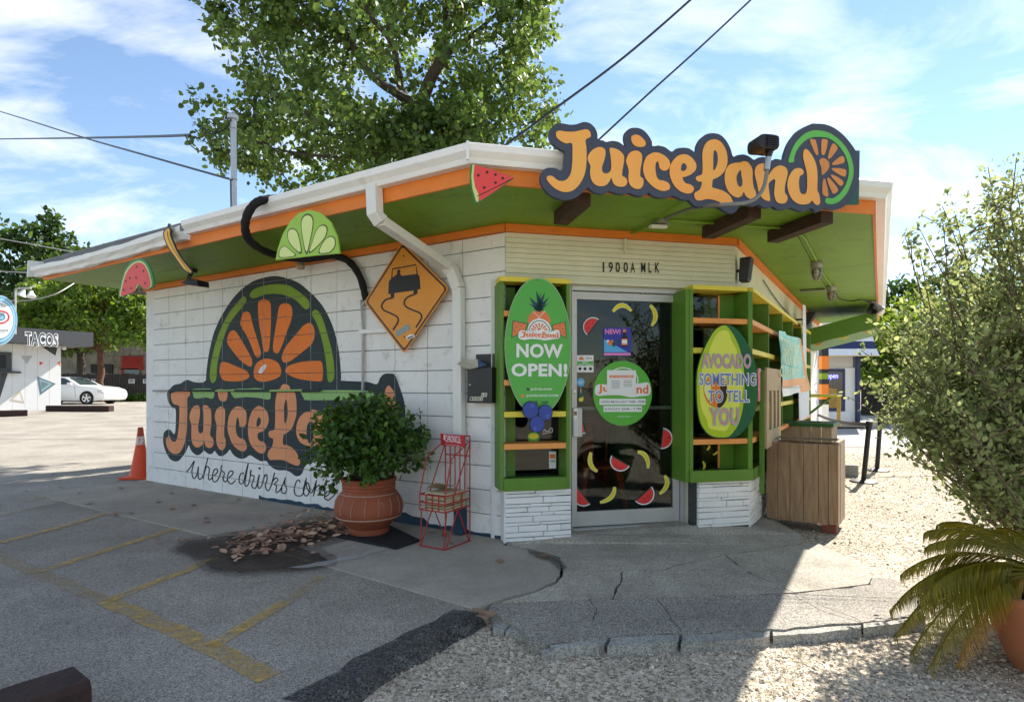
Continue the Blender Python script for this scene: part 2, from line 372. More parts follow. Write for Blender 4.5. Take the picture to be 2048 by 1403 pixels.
_r = soft.nodes.new('ShaderNodeValToRGB'); _r.color_ramp.elements[0].position = .30; _r.color_ramp.elements[1].position = .52; soft.links.new(_n.outputs['Fac'], _r.inputs[0]); soft.links.new(_r.outputs[0], soft.nodes['Principled BSDF'].inputs['Alpha'])
struct(mb.build('tar_edge', m_tar, loc=(0, 0, 0), recalc=False))
# concrete sidewalk along the block wall, slab by slab
sidewalk = bpy.data.objects.new('sidewalk', None); C.objects.link(sidewalk); sidewalk['kind'] = 'structure'
ZS = 0.014
cuts = [5.75, 4.55, 3.3, 2.1, 0.95]
for i in range(4):
    a1, a0 = cuts[i], cuts[i + 1]
    w1 = 1.2
    sheet('slab', [FL.P(a0, ZS, -0.05), FL.P(a1, ZS, -0.05), FL.P(a1, ZS, w1), FL.P(a0, ZS, w1)], -0.2, m_conc, sidewalk, inset=0.004)
crack = [gnd(1008, 1089, ZS), gnd(1050, 1098, ZS), gnd(1088, 1108, ZS), gnd(1118, 1122, ZS), gnd(1124, 1140, ZS), gnd(1112, 1162, ZS), gnd(1066, 1180, ZS), gnd(985, 1200, ZS), gnd(948, 1214, ZS)]
sheet('slab', [FL.P(0.95, ZS, -0.05), FL.P(0.0, ZS, -0.05)] + jag(crack, 0.05, 0.008, 5) + [FL.P(0.95, ZS, 1.22)], -0.2, m_conc, sidewalk, inset=0.004)
# cracked entrance pad, rising slightly to the door
pad = bpy.data.objects.new('entrance_pad', None); C.objects.link(pad); pad['kind'] = 'structure'
K1 = [gnd(1126, 1142, .02), gnd(1165, 1150, .02), gnd(1200, 1141, .025), gnd(1262, 1139, .025), gnd(1325, 1141, .025), gnd(1340, 1133, .028), gnd(1430, 1114, .03), gnd(1450, 1108, .03), gnd(1530, 1098, .02), gnd(1604, 1086, 0.0)]
K1j = jag(K1, 0.05, 0.009, 21)
DD = 0.05
top = [gnd(1012, 1087, .015), FD.P(0.0, .04, 0.1), FD.P(0.53, .055, 0.1), FD.P(0.53, .06, -0.25), FD.P(1.62, .075, -0.25), FD.P(1.62, .07, 0.1), FD.P(2.0, .05, 0.1), FR.P(0.1, .03, 0.05), FR.P(0.7, .015, 0.1), gnd(1604, 1068, 0)]
crk = [gnd(1050, 1096, .016), gnd(1088, 1106, .016), gnd(1119, 1120, .017)]
sheet('slab', top + K1j[::-1] + jag(crk[::-1], 0.05, 0.008, 6), -0.2, m_conc2, pad, inset=0.006)
low = [gnd(1640, 1087, -.005), gnd(1690, 1110, -.01), gnd(1730, 1135, -.012), gnd(1747, 1152, -.012), gnd(1738, 1167, -.012), gnd(1650, 1178, -.006), gnd(1590, 1184, 0)]
K3 = [gnd(1590, 1184, 0), gnd(1545, 1164, .005), gnd(1500, 1145, .012), gnd(1475, 1128, .02), gnd(1450, 1108, .03)]
K4 = [gnd(1226, 1195, .006), gnd(1232, 1175, .012), gnd(1244, 1158, .018), gnd(1240, 1139, .025)]
iK3 = [i for i, p in enumerate(K1j) if (p - V3(K1[7])).length < 0.04][0]
sheet('slab', K1j[iK3:] + low + jag(K3, .05, .008, 31)[1:-1], -0.2, m_conc2, pad, inset=0.006)
iK4 = min(range(len(K1j)), key=lambda i: (K1j[i] - V3(K4[3])).length)
sheet('slab', K1j[iK4:iK3 + 1] + jag(K3[::-1], .05, .008, 32) + [gnd(1500, 1188, .002), gnd(1400, 1191, .004)] + jag(K4, .05, .008, 33)[:-1], -0.2, m_conc2, pad, inset=0.006)
lft = [gnd(1126, 1146, .018), gnd(1113, 1165, .014), gnd(1068, 1183, .01), gnd(1000, 1203, .006)]
sheet('slab', K1j[:iK4 + 1] + jag(K4[::-1], .05, .008, 33)[1:] + [gnd(1120, 1199, .005)] + jag(lft[::-1], .05, .006, 34)[:-1], -0.2, m_conc2, pad, inset=0.006)
# asphalt apron in front of the pad
ap_in = [gnd(988, 1203, 0), gnd(1120, 1201, 0), gnd(1226, 1197, 0), gnd(1400, 1193, 0), gnd(1500, 1190, 0), gnd(1590, 1186, 0), gnd(1650, 1180, -.01), gnd(1740, 1169, -.016), gnd(1752, 1154, -.02), gnd(1790, 1158, -.03), gnd(1830, 1190, -.03)]
ap_out = [gnd(1850, 1226, -.02), gnd(1790, 1236, -.01), gnd(1720, 1244, 0), gnd(1640, 1250, 0), gnd(1540, 1258, 0), gnd(1440, 1262, 0), gnd(1360, 1264, 0), gnd(1300, 1266, 0), gnd(1230, 1271, 0), gnd(1163, 1278, 0), gnd(1085, 1286, 0), gnd(1055, 1278, 0), gnd(1050, 1250, 0), gnd(1010, 1238, 0), gnd(975, 1218, 0)]
struct(sheet('apron', jag(ap_in + ap_out, 0.07, 0.012, 41, closed=True), -0.2, m_apron))
mb = MB()
for pl in ([(1312, 1196), (1325, 1215), (1345, 1240), (1362, 1264)], [(1590, 1186), (1640, 1210), (1690, 1228), (1724, 1245)], [(1180, 1198), (1190, 1215), (1186, 1240)]):
    g = jag([gnd(x, y, 0) for x, y in pl], .04, .01, pl[0][0])
    for q in ribbon([(p.x, p.y) for p in g], [0.004 + 0.006 * random.random() for _ in g]): mb.flat([(x, y, 0.004) for x, y in q])
struct(mb.build('apron_cracks', m_tar, loc=(0, 0, 0), recalc=False))
# curb stones along the apron, some broken
kerb = bpy.data.objects.new('kerb', None); C.objects.link(kerb); kerb['kind'] = 'structure'
def stone(name, top_px, z, m, parent, seed=0, amp=0.006, zb=-0.2):
    return sheet(name, jag([gnd(x, y, z) for x, y in top_px], 0.05, amp, seed, closed=True), zb, m, parent)
for i, q in enumerate(([(1222, 1273), (1300, 1269), (1357, 1268), (1357, 1282), (1300, 1287), (1215, 1291)], [(1365, 1268), (1440, 1265), (1540, 1261), (1541, 1272), (1450, 1280), (1362, 1286)],
                       [(1545, 1260), (1640, 1253), (1720, 1247), (1722, 1255), (1640, 1264), (1546, 1271)], [(1727, 1246), (1792, 1239), (1850, 1229), (1850, 1236), (1792, 1246), (1728, 1255)],
                       [(1100, 1289), (1163, 1281), (1214, 1276), (1208, 1284), (1165, 1289), (1105, 1297)])):
    stone('kerb_stone', q, -0.004 - 0.003 * (i % 3), m_curb, kerb, i)
for i, q in enumerate(([(985, 1233), (1012, 1236), (1020, 1248), (1008, 1256), (985, 1258)], [(1024, 1240), (1046, 1246), (1049, 1270), (1012, 1262)], [(1082, 1297), (1110, 1293), (1104, 1304), (1084, 1306)], [(1168, 1284), (1205, 1282), (1198, 1296), (1172, 1298)])):
    stone('kerb_fragment', q, -0.02 - 0.008 * (i % 2), m_curb, kerb, 60 + i, 0.004)
# worn yellow parking lines
def worn(name, col, lo=0.40, hi=0.62, sc=9.0):
    m = mat(name, col, 0.8, var=0.35, scale=20); N = m.node_tree.nodes; L = m.node_tree.links
    ge = N.new('ShaderNodeNewGeometry'); no = N.new('ShaderNodeTexNoise'); no.inputs['Scale'].default_value = sc; no.inputs['Detail'].default_value = 12; no.inputs['Roughness'].default_value = 0.8
    L.new(ge.outputs['Position'], no.inputs['Vector']); rp = N.new('ShaderNodeValToRGB'); rp.color_ramp.elements[0].position = lo; rp.color_ramp.elements[1].position = hi
    rp.color_ramp.elements[1].color = (0.85, 0.85, 0.85, 1); L.new(no.outputs['Fac'], rp.inputs[0]); L.new(rp.outputs[0], N['Principled BSDF'].inputs['Alpha'])
    return m
m_yel = worn('worn_yellow_paint', (0.70, 0.45, 0.12), 0.36, 0.62); m_yel2 = worn('faded_yellow_paint', (0.55, 0.40, 0.16), 0.42, 0.70)
for kz, (pl, w, mm) in enumerate((([(-60, 1085), (0, 1110), (72, 1144), (215, 1202)], .10, m_yel2), ([(215, 1202), (300, 1240), (423, 1294), (540, 1356)], .11, m_yel), ([(77, 1144), (215, 1100), (359, 1055)], .085, m_yel),
                  ([(215, 1202), (330, 1157), (437, 1115)], .085, m_yel), ([(423, 1293), (500, 1247), (574, 1203)], .085, m_yel), ([(574, 1203), (645, 1152)], .085, m_yel2), ([(0, 1086), (110, 1057), (215, 1027)], .085, m_yel),
                  ([(-60, 1044), (0, 1031), (145, 999)], .085, m_yel2), ([(-40, 1019), (60, 1000), (125, 990)], .08, m_yel2))):
    g = jag([gnd(x, y, 0) for x, y in pl], 0.15, 0.012, pl[0][1]); mb = MB()
    for q in ribbon([(p.x, p.y) for p in g], w): mb.flat([(x, y, 0.004 + 0.0007 * kz) for x, y in q])
    struct(mb.build('parking_line', mm, loc=(0, 0, 0), recalc=False))
# wet drain stain below the planter
def stainmat(name, col, rough, a):
    m = mat(name, col, rough, spec=0.5); N = m.node_tree.nodes; L = m.node_tree.links
    ge = N.new('ShaderNodeNewGeometry'); no = N.new('ShaderNodeTexNoise'); no.inputs['Scale'].default_value = 6; no.inputs['Detail'].default_value = 10; no.inputs['Roughness'].default_value = 0.75
    L.new(ge.outputs['Position'], no.inputs['Vector']); mr = N.new('ShaderNodeMapRange'); mr.inputs[1].default_value = 0.3; mr.inputs[2].default_value = 0.6; mr.inputs[3].default_value = a * 0.6; mr.inputs[4].default_value = a
    L.new(no.outputs['Fac'], mr.inputs[0]); L.new(mr.outputs[0], N['Principled BSDF'].inputs['Alpha']); return m
m_wet = stainmat('wet_stain', (0.012, 0.011, 0.01), 0.5, 0.62); m_damp = stainmat('damp_stain', (0.03, 0.028, 0.025), 0.7, 0.3); m_salt = stainmat('mineral_streak', (0.5, 0.48, 0.44), 0.9, 0.55)
for pts, mm, z in (([(335, 1104), (370, 1080), (450, 1068), (530, 1058), (620, 1036), (700, 1036), (760, 1060), (705, 1082), (640, 1098), (680, 1116), (672, 1136), (620, 1146), (560, 1151), (470, 1158), (400, 1146), (395, 1128)], m_damp, ZS + .003), ([(350, 1100), (380, 1085), (450, 1076), (520, 1068), (600, 1050), (680, 1040), (740, 1058), (700, 1075), (650, 1085), (600, 1098), (640, 1112), (655, 1128), (620, 1138), (560, 1143), (480, 1149), (420, 1140), (412, 1126), (440, 1118), (390, 1120)], m_wet, ZS + .005),
                   ([(575, 1139), (680, 1122), (760, 1100), (800, 1090), (790, 1098), (700, 1124), (660, 1133), (600, 1142)], m_salt, ZS + .006), ([(1050, 1100), (1120, 1118), (1130, 1140), (1122, 1146), (1100, 1128), (1060, 1112)], m_wet, .026)):
    mb = MB(); mb.flat([Vector((p.x, p.y, z)) for p in jag([gnd(x, y, 0) for x, y in pts], 0.05, 0.015, 7, closed=True)])
    struct(mb.build('ground_stain', mm, loc=(0, 0, 0), recalc=False))
# loose gravel stones
def pebbles(name, n, region, s0, s1, m, seed):
    rg = np.random.default_rng(seed); P = []
    while len(P) < n:
        p = region(rg)
        if p is not None: P.append(p)
    P = np.array(P); k = len(P)
    base = np.array([(1, 0, 0), (-.5, .87, 0), (-.5, -.87, 0), (.45, .6, .62), (-.75, 0, .55), (.4, -.6, .6), (0, 0, .8)])
    fc = np.array([(0, 1, 3), (1, 4, 3), (1, 2, 4), (2, 5, 4), (2, 0, 5), (0, 3, 5), (3, 4, 6), (4, 5, 6), (5, 3, 6)])
    s = rg.uniform(s0, s1, (k, 1, 1)) * rg.uniform(0.6, 1.25, (k, 1, 3)); s *= (1 + 1.2 * (rg.random((k, 1, 1)) > 0.96))
    b = base[None] * s + rg.normal(0, 0.12, (k, 7, 3)) * s
    a = rg.uniform(0, 6.28, k); ca, sa = np.cos(a)[:, None], np.sin(a)[:, None]
    v = np.stack([b[:, :, 0] * ca - b[:, :, 1] * sa, b[:, :, 0] * sa + b[:, :, 1] * ca, b[:, :, 2]], 2) + P[:, None, :]
    f = (fc[None] + (np.arange(k) * 7)[:, None, None]).reshape(-1, 3)
    me = bpy.data.meshes.new(name); me.from_pydata(v.reshape(-1, 3).tolist(), [], f.tolist()); me.materials.append(m)
    o = bpy.data.objects.new(name, me); C.objects.link(o); return o
m_peb = mat('gravel_stone', (0.55, 0.475, 0.37), 0.85, col2=(0.40, 0.325, 0.23), scale=14, island=0.6)
def edge_x(y):   # asphalt edge x at a given depth
    return np.interp(y, [-0.1, 2.35, 3.29], [-2.3, -0.81, -0.2])
def reg_front(rg):
    y = rg.uniform(2.1, 3.45); x = rg.uniform(-1.0, 3.2)
    if x < edge_x(y) + 0.03: return None
    py = HY + (CH - ZG) * FPX / y; px = CX + x / y * FPX
    if py < np.interp(px, [950, 985, 1050, 1085, 1170, 1360, 1540, 1720, 1850, 2100], [1222, 1262, 1285, 1312, 1308, 1295, 1283, 1266, 1246, 1215]): return None
    return (x, y, ZG - 0.002)
def reg_right(rg):
    y = rg.uniform(3.2, 11.5) ** 1.0; x = rg.uniform(2.0, 9.0)
    py = HY + (CH - ZG) * FPX / y; px = CX + x / y * FPX
    if px > 2100 or px < 1605: return None
    if (FR.dist((x, y)) < 0.15): return None
    if py > 1075 and px < np.interp(py, [1075, 1110, 1150, 1230], [1640, 1712, 1775, 1850]): return None
    return (x, y, ZG - 0.002)
tag(pebbles('gravel_stones', 42000, reg_front, 0.0028, 0.0072, m_peb, 1), 'loose pale gravel in front of the kerb', 'gravel', kind='stuff')
tag(pebbles('gravel_stones', 34000, reg_right, 0.0035, 0.0085, m_peb, 2), 'loose tan gravel beside the shop under the sun', 'gravel', kind='stuff')
# ================================================================== THE JUICE STAND
m_white = mat('white_block_paint', (0.84, 0.82, 0.785), 0.7, var=0.12, scale=2.5, bump=0.6, bscale=120, dirt=(0.40, 0.385, 0.35), dthr=(0.56, 0.78), dscale=8)
m_grout = mat('dirty_joint', (0.10, 0.10, 0.095), 0.9, var=0.5, scale=30)
m_cream = mat('cream_siding_paint', (0.68, 0.67, 0.50), 0.6, var=0.12, scale=5, bump=0.1, dirt=(0.30, 0.28, 0.18), dthr=(0.62, 0.8), dscale=12)
m_green = mat('green_paint', (0.105, 0.235, 0.022), 0.5, var=0.14, scale=4, bump=0.1, bscale=40, dirt=(0.05, 0.10, 0.012), dthr=(0.62, 0.85), dscale=7)
m_soff = mat('green_soffit_paint', (0.18, 0.34, 0.020), 0.55, var=0.2, scale=1.8, bump=0.2, bscale=30, dirt=(0.07, 0.11, 0.015), dthr=(0.56, 0.8), dscale=4)
m_orange = mat('orange_paint', (0.78, 0.215, 0.022), 0.55, var=0.12, scale=6, dirt=(0.30, 0.10, 0.03), dthr=(0.66, 0.85), dscale=8)
m_orange2 = mat('light_orange_paint', (0.80, 0.33, 0.08), 0.55, var=0.12, scale=6, dirt=(0.35, 0.16, 0.06), dthr=(0.64, 0.85), dscale=9)
m_yellow = mat('yellow_paint', (0.76, 0.62, 0.06), 0.5, var=0.12, scale=6, dirt=(0.35, 0.26, 0.04), dthr=(0.62, 0.85), dscale=9)
m_gutter = mat('white_gutter_metal', (0.80, 0.79, 0.75), 0.4, var=0.08, scale=5, dirt=(0.42, 0.38, 0.30), dthr=(0.58, 0.85), dscale=5)
m_roof = mat('grey_roofing', (0.20, 0.205, 0.21), 0.8, var=0.25, scale=4, bump=0.3)
m_wood = mat('dark_rafter_wood', (0.075, 0.038, 0.02), 0.75, var=0.5, scale=5, bump=0.3, stretch=(2, 2, 9))
m_alu = mat('dull_aluminium', (0.52, 0.525, 0.50), 0.42, metal=0.35, var=0.12, scale=5, dirt=(0.25, 0.23, 0.18), dthr=(0.60, 0.9), dscale=8)
m_glass = glassmat('door_glass', (0.62, 0.66, 0.64), 0.8); m_pane = glassmat('window_glass', (0.55, 0.58, 0.58), 0.8)
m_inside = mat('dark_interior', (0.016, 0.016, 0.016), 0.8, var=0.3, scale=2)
m_teal = mat('blue_base_paint', (0.02, 0.06, 0.095), 0.7, var=0.3, scale=7)
m_black = mat('black_plastic', (0.012, 0.012, 0.013), 0.4, var=0.2, scale=9)
m_mural = mat('mural_dark_paint', (0.030, 0.044, 0.048), 0.75, var=0.2, scale=6)
m_mor = mat('mural_orange_paint', (0.83, 0.20, 0.03), 0.75, var=0.12, scale=5)
m_msal = mat('mural_salmon_paint', (0.78, 0.31, 0.14), 0.75, var=0.12, scale=5)
m_mgrn = mat('mural_green_paint', (0.22, 0.34, 0.03), 0.75, var=0.15, scale=5)
m_mgrn2 = mat('mural_pale_green_paint', (0.30, 0.50, 0.17), 0.75, var=0.15, scale=5)
m_mwhite = mat('mural_white_paint', (0.72, 0.72, 0.72), 0.75)
stand = thing('juice_stand', (A.x, A.y, 0), 'white block juice stand with green soffit, orange trim and painted orange slice mural', 'building')
WT, SOF = 2.515, 2.58
LW = 5.475
# structural core behind the visible skin
mb = MB(); mb.fbox(FL, 0.02, LW, -0.05, SOF, -0.2, -0.009); mb.build('wall_core', m_grout, stand)
# concrete blocks in stack bond, each its own piece
jx = [0.0] + [0.0426 + .3893 * k for k in range(1, 15) if 0.0426 + .3893 * k < LW - 0.1] + [LW]
jz = [-0.02] + [0.2 * k for k in range(1, 13)] + [WT]
BLK = {}
def block_mesh(w, h):
    k = (round(w, 3), round(h, 3))
    if k in BLK: return BLK[k]
    g, b, t = 0.0030, 0.003, 0.009
    o = [(g, g), (w - g, g), (w - g, h - g), (g, h - g)]; i_ = [(g + b, g + b), (w - g - b, g + b), (w - g - b, h - g - b), (g + b, h - g - b)]
    v = [(x, 0, z) for x, z in o] + [(x, -(t - b), z) for x, z in o] + [(x, -t, z) for x, z in i_]
    f = [(j, (j + 1) % 4, (j + 1) % 4 + 4, j + 4) for j in range(4)] + [(j + 4, (j + 1) % 4 + 4, (j + 1) % 4 + 8, j + 8) for j in range(4)] + [(8, 9, 10, 11)]
    me = bpy.data.meshes.new('block'); me.from_pydata(v, [], f); me.materials.append(m_white); me.update(); BLK[k] = me; return me
# block local x runs along -u (left to right in the picture), local -y is outward
rot_l = math.atan2(-FL.u.y, -FL.u.x)
BL = []   # mural clip cells: a0, a1, z0, z1
for i in range(len(jx) - 1):
    for j in range(len(jz) - 1):
        a0, a1, z0, z1 = jx[i], jx[i + 1], jz[j], jz[j + 1]
        o = bpy.data.objects.new('block', block_mesh(a1 - a0, z1 - z0)); C.objects.link(o); o.parent = stand
        dd = -0.009 + random.uniform(-0.0012, 0.0012)
        o.location = FL.P(a1, z0, dd) - wloc(stand); o.rotation_euler = (0, 0, rot_l)
        BL.append((a0 + .0032, a1 - .0032, z0 + .0032, z1 - .0032, dd + 0.009))
mb = MB(); mb.fbox(FL, LW + 0.002, LW + 0.19, -0.05, SOF, -5.2, -0.003); mb.build('end_wall', m_white, stand)
# ragged blue skirting paint at the foot of the wall
mb = MB(); rr = random.Random(4); pa = [(0.02 + 0.07 * k, 0.035 + 0.03 * rr.random() + (0.05 if 0.8 < 0.07 * k < 1.6 else 0)) for k in range(47)]
for (a0, z0), (a1, z1) in zip(pa, pa[1:]): mb.flat([FL.P(a0, -0.02, .0035), FL.P(a1, -0.02, .0035), FL.P(a1, z1, .0035), FL.P(a0, z0, .0035)])
mb.build('painted_skirting', m_teal, stand, recalc=False)
# ---- the mural, painted block by block so the joints stay open
def clip(poly, ax, lim, keep_less):
    out = []
    for i in range(len(poly)):
        p, q = poly[i - 1], poly[i]; ip = (p[ax] <= lim) == keep_less or p[ax] == lim; iq = (q[ax] <= lim) == keep_less or q[ax] == lim
        if ip != iq:
            t = (lim - p[ax]) / (q[ax] - p[ax]); out.append((p[0] + (q[0] - p[0]) * t, p[1] + (q[1] - p[1]) * t))
        if iq: out.append(q)
    return out
def paint(mb, poly_px, layer, mi, smn=4):
    pts = [FL.px(x, y) for x, y in (sm(poly_px, smn) if smn else poly_px)]
    tri = tessellate_polygon([[Vector((a, z, 0)) for a, z in pts]])
    for t in tri:
        T = [pts[i] for i in t]; lo = (min(p[0] for p in T), min(p[1] for p in T)); hi = (max(p[0] for p in T), max(p[1] for p in T))
        for a0, a1, z0, z1, dd in BL:
            if hi[0] < a0 or lo[0] > a1 or hi[1] < z0 or lo[1] > z1: continue
            q = clip(clip(clip(clip(T, 0, a0, False), 0, a1, True), 1, z0, False), 1, z1, True)
            if len(q) > 2: mb.add([FL.P(a, z, dd + 0.0008 + layer * 0.0007) for a, z in q], [tuple(range(len(q)))], mi)
M4 = ((320, 740), 7.0154); M5 = ((520, 740), 6.377); M6 = ((400, 540), 5.8467); M7 = ((360, 900), 6.206)
arch = zp(*M6, [(70, 1280), (75, 1200), (100, 1000), (150, 770), (200, 640), (265, 510), (370, 350), (490, 220), (620, 130), (740, 90), (860, 70), (960, 80), (1080, 115), (1180, 165), (1290, 260), (1380, 350), (1460, 460), (1540, 620), (1590, 780), (1625, 950), (1645, 1150), (1650, 1270)])
rt = zp(*M5, [(1030, 130), (1200, 140), (1380, 150), (1490, 178), (1530, 100), (1580, 50), (1650, 40), (1720, 60), (1770, 180), (1830, 360), (1850, 500), (1850, 800), (1800, 1000), (1700, 1100), (1500, 1150), (1300, 1100), (1000, 1150), (800, 1150), (600, 1200), (540, 1310), (500, 1345), (450, 1345), (390, 1300), (330, 1275), (250, 1275), (180, 1255), (120, 1210), (80, 1155)])
lf = zp(*M4, [(1420, 1275), (1340, 1235), (1265, 1190), (1200, 1230), (1130, 1240), (1060, 1210), (1010, 1160), (980, 1110), (940, 1160), (880, 1200), (830, 1200), (790, 1160), (765, 1130), (730, 1170), (690, 1175), (640, 1145), (615, 1130), (570, 1175), (520, 1190), (470, 1160), (430, 1110), (405, 1050), (370, 1130), (310, 1220), (260, 1270), (200, 1275), (140, 1240), (90, 1160), (50, 1040), (45, 950), (60, 870), (110, 830), (150, 840), (180, 880), (205, 890), (218, 820), (222, 680), (218, 545), (170, 520), (120, 450), (105, 380), (105, 310), (150, 250), (200, 205), (290, 185), (340, 150), (390, 135), (460, 160), (540, 172), (600, 170), (632, 150)])
mu = MB(); paint(mu, arch + rt + lf, 0, 0, 3)
for q in ([(120, 1280), (118, 1180), (150, 980), (200, 800), (260, 650), (340, 500), (430, 390), (490, 320), (525, 310), (545, 345), (520, 400), (430, 510), (350, 620), (290, 760), (240, 930), (205, 1100), (190, 1270), (150, 1318)],
          [(590, 270), (640, 220), (760, 180), (880, 165), (1020, 175), (1120, 225), (1230, 310), (1280, 375), (1275, 440), (1240, 458), (1200, 430), (1120, 350), (1000, 295), (880, 275), (760, 285), (650, 325), (605, 325), (585, 300)],
          [(1310, 520), (1330, 470), (1360, 465), (1400, 500), (1450, 610), (1500, 780), (1550, 980), (1570, 1150), (1565, 1270), (1520, 1310), (1490, 1270), (1480, 1120), (1450, 920), (1410, 750), (1360, 610)]): paint(mu, zp(*M6, q), 1, 3)
for q in ([(230, 1160), (250, 1080), (310, 1078), (420, 1120), (540, 1175), (578, 1240), (520, 1285), (400, 1300), (280, 1285), (240, 1230)],
          [(320, 800), (345, 730), (390, 703), (430, 730), (500, 840), (590, 1000), (612, 1080), (595, 1125), (550, 1110), (470, 1050), (370, 930), (320, 850)],
          [(475, 600), (500, 510), (545, 485), (585, 505), (610, 600), (650, 740), (700, 900), (715, 980), (690, 1018), (650, 1005), (600, 880), (540, 750), (480, 650)],
          [(680, 400), (710, 350), (760, 340), (810, 365), (828, 420), (830, 600), (822, 780), (805, 930), (775, 955), (745, 935), (720, 780), (690, 600)],
          [(920, 450), (950, 400), (1000, 388), (1055, 405), (1082, 470), (1070, 580), (1010, 740), (960, 880), (920, 960), (885, 970), (855, 930), (860, 820), (890, 640)],
          [(960, 1000), (1000, 900), (1100, 780), (1200, 660), (1270, 618), (1310, 630), (1340, 700), (1338, 790), (1300, 870), (1180, 970), (1060, 1060), (990, 1080), (962, 1050)],
          [(1000, 1160), (1050, 1110), (1200, 1070), (1350, 1060), (1420, 1070), (1438, 1150), (1435, 1260), (1410, 1298), (1280, 1290), (1120, 1260), (1010, 1200)],
          [(630, 1170), (660, 1090), (740, 1040), (820, 1038), (910, 1080), (948, 1160), (940, 1230), (880, 1270), (780, 1300), (690, 1298), (635, 1250)]): paint(mu, zp(*M6, q), 1, 1)
paint(mu, zp(*M6, [(690, 1170), (740, 1110), (775, 1105), (770, 1140), (720, 1205), (690, 1200)]), 2, 5)
for q in ([(155, 350), (165, 320), (230, 300), (330, 265), (390, 270), (420, 300), (420, 350), (385, 400), (385, 560), (382, 760), (370, 900), (340, 1040), (290, 1140), (240, 1172), (180, 1165), (120, 1110), (85, 1020), (90, 960), (125, 918), (150, 950), (175, 995), (215, 1000), (240, 960), (255, 860), (268, 740), (272, 520), (250, 490), (190, 470), (160, 410)],
          [(500, 495), (540, 495), (560, 540), (560, 640), (540, 760), (540, 850), (565, 885), (600, 860), (612, 780), (615, 640), (600, 540), (605, 500), (650, 490), (700, 530), (720, 600), (720, 760), (705, 900), (740, 950), (755, 1010), (735, 1070), (690, 1090), (640, 1060), (620, 990), (600, 1040), (540, 1080), (480, 1060), (445, 980), (440, 860), (440, 760), (415, 670), (425, 590), (460, 520)],
          [(790, 275), (880, 265), (900, 290), (945, 300), (945, 380), (920, 430), (870, 435), (830, 400), (810, 310)],
          [(870, 510), (910, 550), (915, 650), (905, 800), (905, 920), (925, 980), (920, 1060), (880, 1120), (830, 1100), (795, 1020), (790, 900), (795, 780), (770, 660), (785, 570), (825, 520)],
          [(1100, 505), (1170, 530), (1210, 590), (1215, 700), (1200, 770), (1160, 800), (1120, 785), (1110, 720), (1095, 662), (1075, 690), (1065, 780), (1075, 880), (1110, 940), (1180, 970), (1215, 1040), (1215, 1100), (1175, 1135), (1110, 1120), (1030, 1050), (980, 940), (950, 820), (960, 680), (1000, 570), (1050, 520)],
          [(1390, 500), (1460, 530), (1510, 600), (1525, 700), (1500, 790), (1450, 850), (1380, 880), (1370, 940), (1400, 990), (1460, 1010), (1490, 1070), (1475, 1140), (1420, 1165), (1340, 1120), (1270, 1030), (1240, 920), (1235, 800), (1255, 670), (1300, 560), (1350, 515)]): paint(mu, zp(*M4, q), 1, 2)
paint(mu, zp(*M4, [(1385, 658), (1410, 680), (1415, 730), (1390, 780), (1360, 790), (1357, 720)]), 2, 0)
for q in ([(445, 290), (480, 262), (700, 255), (720, 270), (725, 300), (765, 310), (750, 385), (710, 395), (640, 380), (540, 395), (480, 385), (465, 330)],
          [(980, 285), (1010, 265), (1250, 255), (1350, 248), (1470, 265), (1500, 295), (1550, 310), (1545, 395), (1500, 410), (1380, 385), (1200, 375), (1060, 390), (1020, 360)]): paint(mu, zp(*M4, q), 1, 4)
paint(mu, zp(*M5, [(530, 258), (650, 250), (720, 255), (960, 252), (1200, 255), (1400, 265), (1450, 300), (1440, 350), (1250, 385), (950, 380), (600, 380), (560, 350), (530, 300)]), 1, 4)
for q in ([(320, 175), (370, 195), (395, 240), (440, 265), (465, 380), (465, 560), (440, 660), (400, 750), (330, 805), (300, 830), (295, 940), (350, 955), (430, 1000), (490, 1090), (515, 1180), (480, 1215), (400, 1190), (300, 1145), (200, 1140), (130, 1140), (100, 1090), (110, 1030), (150, 980), (170, 880), (120, 850), (108, 800), (130, 770), (185, 750), (195, 600), (195, 420), (215, 290), (225, 250), (260, 230), (280, 190)],
          [(680, 498), (740, 520), (800, 560), (840, 650), (850, 800), (870, 950), (840, 1010), (780, 1000), (740, 940), (680, 980), (600, 960), (520, 920), (470, 830), (465, 720), (500, 610), (570, 540), (640, 520)],
          [(930, 540), (1000, 520), (1050, 560), (1120, 520), (1200, 540), (1240, 640), (1240, 900), (1280, 1000), (1240, 1060), (1180, 1050), (1140, 960), (1140, 750), (1100, 650), (1050, 700), (1040, 1000), (980, 1050), (930, 1000), (920, 800), (900, 640)],
          [(1640, 195), (1680, 230), (1720, 300), (1730, 420), (1720, 700), (1740, 950), (1720, 1050), (1660, 1050), (1620, 980), (1550, 1040), (1450, 1020), (1380, 920), (1370, 760), (1420, 640), (1500, 590), (1570, 600), (1580, 400), (1600, 250)]): paint(mu, zp(*M5, q), 1, 2)
for q in ([(335, 368), (350, 430), (355, 550), (340, 640), (315, 668), (308, 560), (310, 440)], [(640, 650), (680, 680), (690, 800), (670, 900), (630, 930), (600, 850), (600, 720)], [(1550, 700), (1580, 800), (1560, 920), (1510, 950), (1470, 880), (1480, 760)]): paint(mu, zp(*M5, q), 2, 0)
